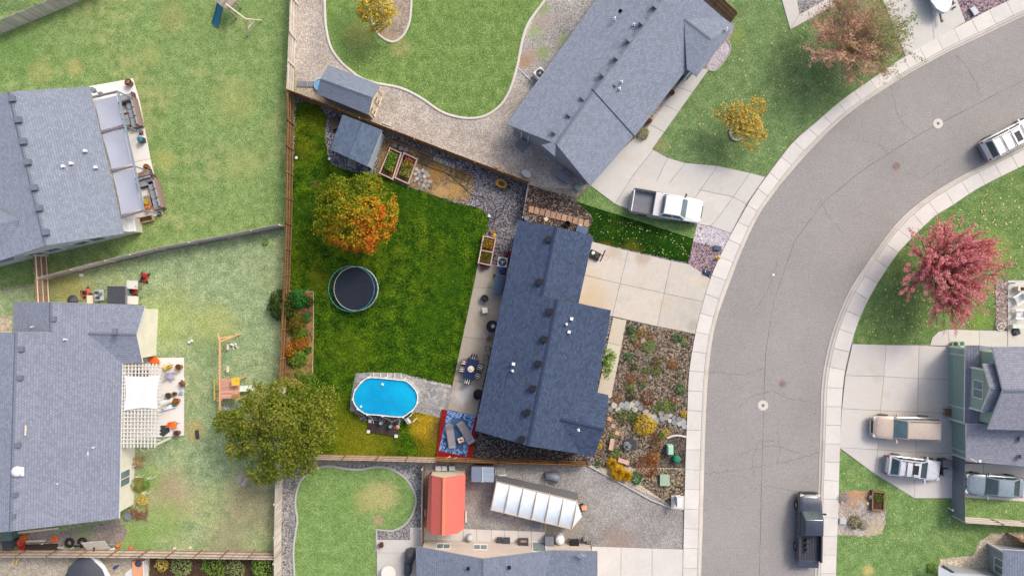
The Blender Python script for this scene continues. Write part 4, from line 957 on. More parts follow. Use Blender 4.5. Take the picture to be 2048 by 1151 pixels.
# ============================================================= FENCES
def fence(label, pts, h=1.8, bmat='fence_brown', rmat='fence_brown_rail', side=1, spacing=2.44, bw=.14, gap=.012, rails=(.3,.95,1.6), cap=False):
    """pts: ground pixels; side=+1 puts posts and rails to the right of the run"""
    q = [Vector(P(x, y)[:2]) for x, y in pts]; mid = q[len(q)//2]
    t = thing('fence', label, 'fence', (mid.x, mid.y, 0)); bd = MB()
    for a, b in zip(q, q[1:]):
        d = b - a; L = d.length; d.normalize(); n = Vector((d.y, -d.x)) * side; s = 0.0
        while s < L - .02:
            c = a + d*(s + bw/2) - n*.03; hh = h + random.uniform(-.03, .03)
            bd.box((c.x, c.y, hh/2), (min(bw, L-s), .02, hh), math.atan2(d.y, d.x) + random.uniform(-.02,.02)); s += bw + gap
        k = max(1, round(L / spacing))
        for i in range(k + 1):
            c = a + d*(L*i/k) + n*.05; m = MB(); m.box((c.x, c.y, (h+.06)/2), (.09,.09,h+.06), math.atan2(d.y, d.x)); obj('post', m, M[rmat], t, world=True)
            if i < k:
                e = a + d*(L*(i+1)/k) + n*.03; c2 = a + d*(L*i/k) + n*.03
                for z in rails:
                    m = MB(); m.bar((c2.x, c2.y, z*h/1.8), (e.x, e.y, z*h/1.8), .04, .09); obj('rail', m, M[rmat], t, world=True)
    o = obj('board', bd, M[bmat], t, world=True); o['kind'] = 'stuff'; return t
fence('brown board fence along the left side of the saturated lawn', [(587,191),(588,250),(587,300),(585,450),(579,600),(571,770)], 1.8, side=-1, bw=.12, gap=.05)
fence('pale board fence beside the gravel yard, running off the top edge', [(597,-60),(592,80),(587,191)], 1.8, 'fence_pale', 'fence_pale_rail', side=-1)
fence('pale board fence between the olive tree and the bottom edge', [(571,770),(565,930),(562,1060),(562,1260)], 1.8, 'fence_pale', 'fence_pale_rail', side=1)
fence('dark board fence behind the blue shed and raised beds', [(587,191),(686,228),(770,261),(900,311),(1058,371)], 1.8, 'fence_brown', 'fence_brown_rail', side=1)
fence('short side fence from the gravel to the house corner', [(1057,372),(1050,410),(1046,438)], 1.5, 'fence_mid', 'fence_pale_rail', side=1)
fence('sunlit tan board fence under the pool lawn', [(628,907),(760,910),(875,913)], 1.7, 'fence_pale', 'fence_brown_rail', side=-1)
fence('brown rail fence behind the red deck and dark gravel', [(875,913),(1000,917),(1174,922)], 1.5, 'fence_brown', 'fence_brown_rail', side=-1)
fence('pale fence between the two left-hand lawns', [(99,556),(230,522),(330,498),(460,474),(571,452)], 1.6, 'fence_pale', 'fence_pale_rail', side=1)
fence('brown gate fence between the two left-hand houses', [(96,512),(99,556),(102,612)], 1.8, 'fence_mid', 'fence_pale_rail', side=-1)
fence('tan board fence behind the tyres and covered boat', [(-60,1097),(120,1097),(300,1098),(562,1102)], 1.7, 'fence_pale', 'fence_mid', side=-1)
fence('pale grey fence across the top left corner', [(-80,101),(0,68),(100,27),(168,-2),(230,-28)], 1.8, 'fence_pale', 'fence_mid', side=-1)
fence('brown fence behind the long diagonal house roof', [(1395,-22),(1462,43)], 1.8, 'fence_mid', 'fence_brown_rail', side=1)
fence('thin brown fence between curved lawn gravel and red barn', [(849,930),(848,1000),(847,1090)], 1.4, 'fence_mid', 'fence_pale_rail', side=1, bw=.1, gap=.0)
fence('grey vinyl gate fence beside the silver wagon', [(1904,912),(1904,960),(1904,1031)], 1.75, 'fence_grey', 'fence_grey', side=-1)
fence('pale board fence below the parked blue-grey sedan', [(1904,1031),(1980,1036),(2100,1044)], 1.6, 'fence_pale', 'fence_pale_rail', side=-1)
fence('brown fence by the grey house at lower right', [(2012,1066),(2060,1082),(2140,1110)], 1.6, 'fence_mid', 'fence_brown_rail', side=-1)
# ============================================================= TREES AND PLANTS
def leaf_mesh(cent, nrm, size, jit=.45, tilt=.7, wr=.62):
    """numpy leaves: one kite-shaped quad each, roughly facing nrm"""
    n = len(cent); cent = np.asarray(cent, float); nr = np.asarray(nrm, float) + rng.normal(0, tilt, (n, 3))
    nr /= np.linalg.norm(nr, axis=1, keepdims=True) + 1e-9
    a = np.cross(nr, rng.normal(0, 1, (n, 3))); a /= np.linalg.norm(a, axis=1, keepdims=True) + 1e-9; b = np.cross(nr, a)
    L = size * rng.uniform(1 - jit, 1 + jit, (n, 1)); W = L * wr
    v = np.stack([cent - a*L*.5, cent + b*W*.5 - a*L*.05 + nr*L*.07, cent + a*L*.5, cent - b*W*.5 - a*L*.05 + nr*L*.07], 1).reshape(-1, 3)
    return v
def leaf_obj(name, v, mat, parent=None):
    n = len(v) // 4; off = np.zeros(3)
    if parent is None: off = np.array([(v[:,0].min()+v[:,0].max())/2, (v[:,1].min()+v[:,1].max())/2, v[:,2].min()])
    else: off = np.array(root_of(parent).location)
    me = bpy.data.meshes.new(name); me.vertices.add(4*n); me.loops.add(4*n); me.polygons.add(n)
    me.vertices.foreach_set('co', (v - off).astype(np.float32).ravel()); me.loops.foreach_set('vertex_index', np.arange(4*n, dtype=np.int32))
    me.polygons.foreach_set('loop_start', np.arange(0, 4*n, 4, dtype=np.int32)); me.update(calc_edges=True); me.materials.append(mat)
    o = bpy.data.objects.new(name, me); COL.objects.link(o)
    if parent is None: o.location = off
    else: o.parent = parent
    return o
def ball_pts(c, r, n, lo=.45, up=-.35, sz=1.0):
    d = rng.normal(0, 1, (n*2, 3)); d /= np.linalg.norm(d, axis=1, keepdims=True); d = d[d[:,2] > up][:n]
    rr = rng.uniform(lo, 1.0, (len(d), 1)) ** .6; p = d * rr * r; p[:,2] *= sz
    return p + np.asarray(c), d
def sprays(cent, dirs, k, rad):
    """clusters of k leaves around every centre"""
    c = np.repeat(cent, k, 0) + rng.normal(0, rad, (len(cent)*k, 3)); return c, np.repeat(dirs, k, 0)
def branchy(mb, base, tips, r0, rise=.35):
    for tp in tips:
        b = Vector(base); tp = Vector(tp); mid = b.lerp(tp, .5) + Vector((random.uniform(-.2,.2), random.uniform(-.2,.2), rise*(tp-b).length*.25)); mb.tube([b, b.lerp(mid,.6)+Vector((0,0,.05)), mid, tp], r0, 5, r0*.25)
def clump_tree(label, base, lobes, leafmat, n_spray, leaf=.2, spray=6, srad=.16, trunk_h=1.6, trunk_r=.14, bark='bark', group=None, name='tree', up=-.2, lo=.5):
    """base (world xy); lobes: (world x, y, z, r) foliage masses carried by limbs"""
    t = thing(name, label, 'tree', (base[0], base[1], 0), 0, group)
    m = MB(); B = Vector((base[0], base[1], 0)); T = B + Vector((.05, .05, trunk_h))
    m.tube([B - Vector((0,0,.05)), B.lerp(T, .4) + Vector((.03,0,0)), T], trunk_r*1.25, 8, trunk_r)
    tips = [Vector(l[:3]) + Vector((0,0,l[3]*.2)) for l in lobes]; branchy(m, T - Vector((0,0,.2)), tips, trunk_r*.5)
    for l in lobes:
        for k in range(3):
            a = random.uniform(0, 6.28); tp = Vector(l[:3]) + Vector((math.cos(a)*l[3]*.7, math.sin(a)*l[3]*.7, l[3]*random.uniform(-.1,.5))); branchy(m, Vector(l[:3]) - Vector((0,0,l[3]*.3)), [tp], trunk_r*.2)
    obj('trunk', m, M[bark], t, True, True)
    tot = sum(l[3]**2 for l in lobes); V = []
    for l in lobes:
        k = max(20, int(n_spray * l[3]**2 / tot)); p, d = ball_pts(l[:3], l[3], k, lo, up, .8)
        # leave gaps: drop sprays where a coarse noise is low
        keep = np.array([mnoise.noise(Vector(q) * (1.1 / max(.5, l[3]*.55))) > -.21 for q in p]); p, d = p[keep], d[keep]
        c, dd = sprays(p, d, spray, srad); dd = dd * .6 + np.array([0,0,.7]); V.append(leaf_mesh(c, dd, leaf))
    leaf_obj('crown', np.concatenate(V), leafmat, t); return t
def lobes_px(items):
    out = []
    for x, y, z, rpx in items:
        v = P(x, y, z); out.append((v.x, v.y, v.z, rpx * S * (H - z) / H))
    return out
L_or = leafm('leaf_autumn', [(0, C(100,124,26)), (.3, C(150,156,36)), (.5, C(204,168,40)), (.64, C(222,140,44)), (.8, C(224,98,40)), (1, C(190,54,34))], .5, (.05,-.085,-.14), .38, .3)
lb = lobes_px([(x-1+(712-x)*.07, y-4+(425-y)*.07, z, r*.88) for x, y, z, r in [(690,385,4.2,36),(730,380,4.4,36),(764,402,4.0,32),(775,440,3.8,30),(655,412,3.6,34),(650,450,3.3,32),(700,425,5.2,42),(738,430,5.2,40),(690,470,4.2,36),(728,475,4.6,36),(762,468,3.8,28),(668,478,3.2,26),(705,495,3.2,24),(742,496,3.2,22),(648,390,2.9,24),(672,368,3.1,24),(745,364,3.2,24),(786,425,3.0,20)]])
clump_tree('round autumn tree turning yellow, orange and red on the saturated lawn', at(714,436,2.0), lb, L_or, 2800, .19, 6, .13, 1.8, .13)
L_ol = leafm('leaf_olive', [(0, C(76,98,24)), (.35, C(114,130,38)), (.65, C(150,158,58)), (.88, C(180,174,82)), (1, C(190,156,92))], .5, None, .6, .3)
lb = lobes_px([(555,830,6.0,46),(500,838,5.0,38),(462,846,4.0,30),(520,800,4.8,34),(570,790,4.8,36),(610,800,4.4,36),(640,820,3.8,30),(600,845,5.4,42),(640,862,4.0,30),(560,880,5.2,40),(610,890,4.2,32),(510,880,4.4,34),(475,892,3.6,26),(560,925,4.0,32),(522,938,3.4,28),(590,925,3.4,28),(620,930,2.8,18),(445,842,3.0,18),(655,790,2.8,20),(655,845,3.0,20),(540,950,2.6,18)])
clump_tree('big spreading olive-green tree over the fence at lower left', at(566,852,2.0), lb, L_ol, 4800, .17, 7, .15, 2.0, .2)
L_ye = leafm('leaf_golden', [(0, C(146,160,78)), (.35, C(196,188,88)), (.7, C(240,208,92)), (1, C(244,186,92))], .8, None, .6, .25)
lb = lobes_px([(738,8,3.4,22),(760,12,3.6,22),(745,35,3.2,20),(768,38,2.8,18),(730,28,2.6,16),(782,20,2.6,14),(755,55,2.0,12),(750,-12,3.2,22)])
clump_tree('small yellowing tree in the kerbed circular bed at the top', at(752,24,2), lb, L_ye, 700, .19, 6, .14, 1.2, .08, name='small_tree')
L_go = leafm('leaf_gold_front', [(0, C(140,148,82)), (.35, C(190,176,90)), (.7, C(236,196,86)), (1, C(240,172,74))], .8, None, .6, .25)
lb = lobes_px([(1452,228,2.4,20),(1476,222,2.8,20),(1498,238,2.8,20),(1515,212,2.6,18),(1505,258,2.6,20),(1500,282,2.2,18),(1485,255,3.0,20),(1462,246,2.4,16),(1522,270,1.8,12)])
clump_tree('small ragged golden tree on the front lawn beside the walk', at(1478,262,1), lb, L_go, 720, .17, 6, .14, 1.2, .07, name='small_tree')
# pale stone ring at its foot
m = MB(); c = at(1474,266)
for k in range(14):
    a = 6.283*k/14; m.box((c.x+.62*math.cos(a), c.y+.62*math.sin(a), .08), (.2,.26,.16), a)
tag(obj('tree_ring', m, M['paver_grey']), 'ring of pale stones round the foot of the golden tree', 'tree ring')

def spiky_tree(label, base, R, zt, leafmat, nbr, per, leaf, bark='bark_pale', gaps=0.0, srad=.08, low=.5, twigs=6, fan=.75):
    """upswept limbs that fork into twigs, leaves strung along the twigs"""
    t = thing('tree', label, 'tree', (base[0], base[1], 0)); m = MB(); B = Vector((base[0], base[1], 0)); T = B + Vector((0,0,1.1))
    m.tube([B - Vector((0,0,.05)), T], .2, 8, .16); V = []
    for k in range(nbr):
        a = random.uniform(0, 6.283); u = random.random() ** .5; edge = .84 + .22*mnoise.noise(Vector((math.cos(a)*1.6, math.sin(a)*1.6, zt)))
        rr = R * u * edge * random.uniform(.85, 1.05); zz = low + 1.0 + (zt - 1.2) * math.sqrt(max(0, 1 - (.93*u)**2)) * random.uniform(.7, 1.05)
        tip = B + Vector((math.cos(a)*rr, math.sin(a)*rr, zz)); side = Vector((-math.sin(a), math.cos(a), 0))
        mid = T.lerp(tip, .5) + Vector((0,0,.3*u)) + side*random.uniform(-.35,.35); pts = [T, T.lerp(mid,.5) + Vector((0,0,.05)), mid, tip]; m.tube(pts, .06, 4, .02, False)
        L = (tip - T).length; bare = random.random() < gaps
        for j in range(twigs):
            s = random.uniform(.35, 1.0); p = mid.lerp(tip, (s-.5)*2) if s > .5 else T.lerp(mid, s*2); d = (tip - mid).normalized()
            d = (d + side*random.uniform(-fan,fan) + Vector((0,0,random.uniform(-.1,.6)))).normalized(); l = random.uniform(.12,.34)*L + .25; e = p + d*l; m.tube([p, e], .02, 3, .006, False)
            n = max(3, int(per*l*(.25 if bare else 1)*random.uniform(.5,1.3))); q = np.array(p) + (np.array(e)-np.array(p))*rng.uniform(.15,1.08,(n,1)) + rng.normal(0, srad, (n,3))
            V.append(leaf_mesh(q, np.tile(np.array(d)*.2 + np.array([0,0,.8]), (n,1)), leaf, .4, .7))
    obj('trunk', m, M[bark], t, False, True); leaf_obj('crown', np.concatenate(V), leafmat, t); return t
L_pk = leafm('leaf_crimson', [(0, C(230,116,130)), (.3, C(246,146,156)), (.6, C(255,178,180)), (.85, C(255,204,196)), (1, C(240,200,150))], .6, None, .6, .5)
b = at(1908,543,3.8); spiky_tree('crimson-leaved tree with feathery upswept branches beside the white chairs', (b.x, b.y), 4.7, 5.4, L_pk, 150, 34, .14, 'bark', .04, .07)
L_br = leafm('leaf_russet', [(0, C(224,176,150)), (.35, C(232,188,162)), (.55, C(206,176,126)), (.75, C(160,176,108)), (1, C(136,164,86))], .5, (.10,.02,-.02), .4, .4)
b = at(1718,70,3.8); spiky_tree('half-bare russet tree with pale branches by the upper sidewalk', (b.x, b.y), 5.1, 5.0, L_br, 130, 20, .14, 'bark_pale', .22, .12, .5, 7, 1.0)

def shrub(label, px, py, rpx, hgt, mat, n=220, leaf=.10, sx=1.0, group=None, name='shrub', cat='shrub', loose=.5, sy=None, rz=0.0):
    """low bush of leaf clusters; seen at (px,py), radius in photo pixels"""
    c = at(px, py, hgt*.6); r = rpx * S * 1.12; n = int(n * 1.5)
    d = rng.normal(0,1,(n,3)); d[:,2] = np.abs(d[:,2]); d /= np.linalg.norm(d,axis=1,keepdims=True); rr = rng.uniform(loose,1,(n,1))**.5
    lump = np.array([1 + .28*mnoise.noise(Vector(q)*2.2 + Vector((px*.1, py*.1, 0))) for q in d])[:,None]
    p = d * rr * lump * np.array([r*sx, r*(sy or 1.0), hgt]); 
    if rz: cs, sn = math.cos(rz), math.sin(rz); p[:,0], p[:,1] = p[:,0]*cs - p[:,1]*sn, p[:,0]*sn + p[:,1]*cs
    p += np.array([c.x, c.y, .02]); v = leaf_mesh(p, d*.6 + np.array([0,0,.5]), leaf)
    o = leaf_obj(name, v, mat); return tag(o, label, cat, group)
def tuft(label, px, py, rpx, hgt, mat, n=260, group=None, name='ornamental_grass', cat='grass clump'):
    """blades arching out from one root"""
    c = at(px, py, hgt*.4); r = rpx*S; V = []; F = []
    for k in range(n):
        a = random.uniform(0,6.283); u = random.random()**.6; w = .02; b = c + Vector((math.cos(a), math.sin(a), 0))*r*.25*random.random()
        e = c + Vector((math.cos(a)*r*u, math.sin(a)*r*u, hgt*(1-.75*u*u)*random.uniform(.7,1.05))); mid = b.lerp(e,.5) + Vector((0,0,hgt*.28)); s = Vector((-math.sin(a), math.cos(a), 0))*w
        o = len(V); V += [b-s, b+s, mid-s*1.2, mid+s*1.2, e]; F += [(o,o+1,o+3,o+2),(o+2,o+3,o+4)]
    m = MB(); m.add(V, F); return tag(obj(name, m, mat), label, cat, group)
LF = {}
def LM(key, *cols, **kw):
    n = len(cols); LF[key] = leafm('leaf_' + key, [(i/(n-1), C(*c)) for i, c in enumerate(cols)], kw.get('ns', 1.5), None, .65, .2); return LF[key]
LM('deep', (20,80,30), (38,122,46), (84,160,70)); LM('mid', (60,104,28), (104,142,46), (146,172,70)); LM('bright', (82,128,40), (124,164,66), (160,186,92))
LM('yellow', (190,160,24), (234,196,40), (248,220,80)); LM('orange', (120,70,20), (176,112,34), (206,150,60)); LM('rust', (104,46,20), (150,78,30), (186,118,44))
LM('olive', (70,70,20), (108,104,32), (150,134,50)); LM('silver', (146,150,136), (178,178,164), (200,196,180)); LM('tan', (150,110,80), (186,148,110), (206,176,136))
LM('mixed', (54,104,30), (130,140,48), (200,130,46), (180,66,44)); LM('redgreen', (70,70,24), (120,90,34), (150,60,40), (84,104,40)); LM('pale', (116,140,84), (148,166,104), (186,190,130))
LM('paleyellow', (190,178,90), (222,196,96), (236,214,130)); LM('hedge', (110,118,50), (146,144,64), (170,160,84)); LM('darkgreen', (30,54,16), (60,86,28), (98,116,46)); LM('red', (110,18,26), (150,30,40), (90,40,40))
LM('grassy', (130,96,16), (206,160,30), (246,208,70))
# shrubs in the fence bed of the lot
for a in [('dense dark shrub overhanging the fence beside the trampoline',563,611,23,1.7,'darkgreen',700,.12),('deep green shrub at the top of the fence bed',594,598,15,.9,'deep',260,.12),('small dark shrub by the corner of the fence bed',616,603,9,.5,'darkgreen',120,.09),
    ('loose olive bush against the fence in the middle of the bed',588,646,16,1.0,'olive',320,.11),('small round deep green plant near the lawn edge of the bed',612,636,7,.4,'deep',120,.08),('olive groundcover bush at the bed centre',598,668,13,.5,'mid',240,.09),
    ('orange-brown bush in the lower half of the fence bed',600,688,14,.6,'orange',260,.09),('golden bush pressed to the fence boards',578,704,12,.8,'orange',220,.1),('leafy green bush at the foot of the fence bed',593,717,15,.7,'mid',320,.11),
    ('small dark plant beside the pale bed edging',614,700,7,.35,'deep',110,.08),('little olive plant in the dry end of the bed',597,748,7,.35,'mid',90,.08),('green bush where the fence bed meets the olive tree',618,762,13,.6,'mid',240,.1)]:
    shrub(a[0],a[1],a[2],a[3]*1.2,a[4],LF[a[5]],a[6]*2,a[7]*1.25)
# rock garden
for a in [('round deep green shrub nearest the front walk top',1263,660,9,.55,'deep',200,.08),('pale green plant just below the first round shrub',1267,675,9,.4,'pale',170,.08),('mixed green and orange plant at the top of the rock bed',1281,667,10,.4,'mixed',180,.08),
    ('orange-brown plant by the grey boulder',1276,689,8,.35,'orange',140,.07),('large yellow-green plant below the grey boulder',1298,693,13,.5,'bright',280,.09),('orange tinted plant right of the top cluster',1300,673,8,.35,'orange',130,.07),
    ('deep green shrub in the upper right of the rock bed',1353,676,10,.5,'deep',200,.08),('small yellow-green plant by the right-hand boulder',1368,683,7,.35,'bright',110,.07),('round deep green shrub beside the front walk middle',1257,713,9,.55,'deep',200,.08),
    ('whitish low plant in the middle of the rock bed',1295,719,9,.25,'silver',150,.07),('dark olive shrub near the walk, left of the middle',1267,734,8,.45,'darkgreen',160,.08),('olive green bush right of the whitish plant',1313,725,11,.5,'olive',240,.08),
    ('small green shrub under the whitish plant',1291,740,8,.4,'mid',150,.08),('olive clump below the olive bush',1314,744,9,.4,'mid',160,.08),('orange and red bush standing alone on the right',1346,727,10,.5,'orange',220,.08),
    ('tiny green plant below the lone orange bush',1355,750,5,.25,'mid',70,.07),('red-brown bush left of the tan grass',1261,756,11,.45,'rust',220,.08),('tan dried plant in the rock bed centre',1286,757,11,.3,'tan',190,.08),
    ('green plant below the red-brown bush',1260,773,9,.4,'mid',160,.08),('small deep green plant below the tan grass',1283,771,8,.35,'deep',130,.07),('dark olive shrub above the left flagstones',1264,789,11,.5,'darkgreen',230,.08),
    ('low red and green groundcover above the flagstones',1295,795,15,.35,'redgreen',320,.08),('round dark green shrub near the sidewalk',1360,777,11,.6,'deep',260,.08),('long bright green bush among the right flagstones',1330,810,13,.55,'bright',320,.09),
    ('rusty plant right of the bright green bush',1346,801,8,.35,'rust',130,.07),('dark green plant below the rusty plant',1346,815,7,.4,'deep',120,.08),('yellow-red plant by the house corner',1236,796,9,.35,'orange',140,.07),
    ('brown-red plant between the flagstones',1291,812,8,.3,'rust',120,.07),('green plant above the grey flagstones on the right',1310,817,8,.35,'mid',120,.08),('broad green hedge-like bush under the left flagstones',1252,830,15,.55,'mid',380,.09,1.45),
    ('dark green bush behind the big golden bush',1270,838,12,.5,'darkgreen',240,.09),('big golden rounded bush in the rock bed',1291,851,21,.8,'yellow',760,.1),('small golden bush above the curved white kerb',1331,864,8,.4,'yellow',130,.08),
    ('yellow-green plant touching the sidewalk',1368,826,7,.4,'yellow',120,.08),('mixed red and green bush left of the dark mulch',1311,888,14,.5,'redgreen',320,.09,.8,1.3),('leafy green bush above the fountain bush row',1322,874,9,.4,'mid',140,.08),
    ('olive bush between the two stone benches',1229,907,11,.5,'mid',240,.09),('tiny green plant above the upright stone bench',1226,873,6,.4,'bright',90,.08),('yellow flowering plant at the house corner',1199,889,8,.4,'yellow',130,.08,.8,1.4),
    ('bright green plant at the lower left of the rock bed',1197,929,7,.35,'deep',110,.08),('red-brown feathery bush at the bottom of the rock bed',1294,935,21,.8,'rust',700,.09),('orange feathery bush beside the dark mulch',1308,915,13,.7,'orange',300,.09),
    ('dark green leafy bush at the very bottom of the rock bed',1273,957,12,.6,'deep',260,.12)]:
    shrub(a[0],a[1],a[2],a[3],a[4],LF[a[5]],a[6],a[7],a[8] if len(a)>8 else 1.0, sy=a[9] if len(a)>9 else None)
tuft('bright yellow grass clump at the bottom of the rock bed',1236,944,21,.9,LF['grassy'],620)
tuft('golden grass clump above the bright yellow one',1224,926,15,.7,LF['grassy'],340)
tuft('yellow-orange grass clump next to the dark leafy bush',1252,950,16,.8,LF['grassy'],420)
# house-side shrub by the front walk
lb = lobes_px([(1216,706,1.8,11),(1219,722,1.9,12),(1212,735,1.6,10),(1209,748,1.2,8),(1222,712,1.4,9)])
clump_tree('leafy green shrub tree growing out from under the navy eave', at(1210,725,1), lb, LF['bright'], 260, .13, 6, .09, .7, .05, name='shrub_tree', up=-.5)
for a in [('clipped yellow-green bush at the end of the diagonal walk',1286,265,13,.8,'hedge',420,.09),('yellow-green bush cut by the bottom edge beside the pale fence',528,1136,26,1.6,'bright',900,.13),
    ('leafy vegetable bush at the bottom left garden',360,1135,20,.7,'pale',420,.14),('green rambling plant in the bottom left garden',425,1130,24,.6,'bright',460,.14),('straw yellow dead plant in the bottom left garden',322,1130,12,.5,'paleyellow',240,.12),('pale green plant near the white panel in the garden',470,1140,18,.6,'pale',340,.14),
    ('golden plant against the cream house wall',283,1001,12,.6,'paleyellow',300,.11),('ochre bush beside the cream house wall',273,970,14,.7,'hedge',340,.11),('green weeds between the golden wall plants',290,970,8,.4,'bright',150,.1),('tall straw weeds below the lattice pergola',275,925,12,.6,'tan',240,.1),
    ('small olive bush in the grey gravel bed by the sidewalk',1712,1045,13,.6,'olive',300,.1),('silvery plant next to the olive bush in the gravel bed',1730,1050,9,.4,'silver',150,.09),('grey-blue plant at the top of the gravel bed by the sidewalk',1686,995,10,.35,'silver',150,.09),
    ('low weedy plant growing by the grey shed ramp lawn',622,362,9,.2,'mid',90,.08),('yellow-green weed beside the white fence',530,485,7,.3,'bright',60,.12),('dark red shrub hidden under the navy eave',1017,512,8,.8,'red',180,.1),
    ('green bush at the corner of the grey house',1868,1136,10,.5,'bright',200,.1)]:
    shrub(a[0],a[1],a[2],a[3],a[4],LF[a[5]],a[6],a[7])

# loose leaves on the lawns
def litter(name, label, px_poly, n, cols, size=.11, z=.035):
    p = scatter(XY(px_poly), n); c = np.array([(x, y, z + random.random()*.02) for x, y in p])
    v = leaf_mesh(c, np.tile([0,0,1.0],(len(c),1)), size, .4, .25, .8); o = leaf_obj(name, v, leafm('leaf_'+name+str(n), [(i/(len(cols)-1), q) for i, q in enumerate(cols)], 2, None, .9, 0)); tag(o, label, 'leaves', None, 'stuff')
YL = [C(196,176,90), C(226,214,150), C(206,186,120), C(232,228,200)]
litter('fallen_leaves','pale fallen leaves on the lawn around the crimson tree',[(1715,680),(1760,580),(1870,440),(2048,340),(2048,560),(1985,650),(1870,660),(1850,684)],330,YL,.15)
litter('fallen_leaves','pale fallen leaves on the lawn around the golden tree',[(1330,300),(1420,180),(1500,60),(1640,40),(1680,180),(1540,330),(1400,315)],150,YL,.13)
litter('fallen_leaves','sparse fallen leaves on the lawn below the silver wagon',[(1682,920),(1820,995),(2040,995),(2040,1030),(1960,1060),(1700,1120),(1690,1070),(1775,1050),(1770,985),(1690,975)],130,YL,.12)
litter('fallen_leaves','fallen leaves on the dark strip of lawn beside the driveway',[(1180,420),(1385,480),(1375,520),(1195,480)],110,YL,.09)
litter('fallen_leaves','a few fallen leaves scattered on the saturated lawn',[(600,380),(960,430),(900,740),(640,740),(640,560),(590,540)],60,[C(150,150,110),C(190,190,170)],.08)
litter('fallen_leaves','a few fallen leaves scattered on the curved northern lawn',[(665,60),(800,100),(1040,60),(1000,190),(920,225),(720,140)],60,YL,.1)
M['gravel_stone'] = flatm('gravel_stone', C(124,122,128), .8, 0, .2, 2, .25, 0, .7)
# loose stones lying in the gravel beds: real relief
def stones(name, label, px_poly, n, r0, r1, mat, z=.02):
    m = MB()
    for x, y in scatter(XY(px_poly), n): m.rock((x, y, z), random.uniform(r0, r1), .6, 6)
    tag(obj(name, m, M[mat]), label, 'stones', None, 'stuff')
stones('river_rocks','river rocks covering the planted rock bed by the sidewalk',[(1252,642),(1389,668),(1377,740),(1373,820),(1370,870),(1335,874),(1318,900),(1316,934),(1205,934),(1185,912),(1219,815)],4600,.05,.115,'rock',.03)
stones('gravel_stones','loose grey stones on the lot gravel',[(966,405),(985,425),(975,470),(1000,480),(1000,515),(1015,500),(1046,440),(1056,375),(960,352),(940,400)],1500,.03,.07,'gravel_stone',.012)
stones('cobbles','lilac cobbles in the bed beside the porch',[(1991,560),(2013,560),(2013,659),(1991,659)],420,.07,.15,'cobble',.03)
for lbl, x, y, r in [('grey boulder at the centre of the upper plant cluster',1285,682,.26),('grey boulder in the upper right of the rock bed',1356,689,.2),('small brown boulder at the top of the rock bed',1281,655,.17),('brown boulder below the tan plant',1300,754,.2),('brown boulder beside the right flagstones',1355,797,.16)]:
    m = MB(); c = at(x, y); m.rock((c.x, c.y, .03), r, .7, 9); tag(obj('boulder', m, M['boulder'], smooth=True), lbl, 'boulder')

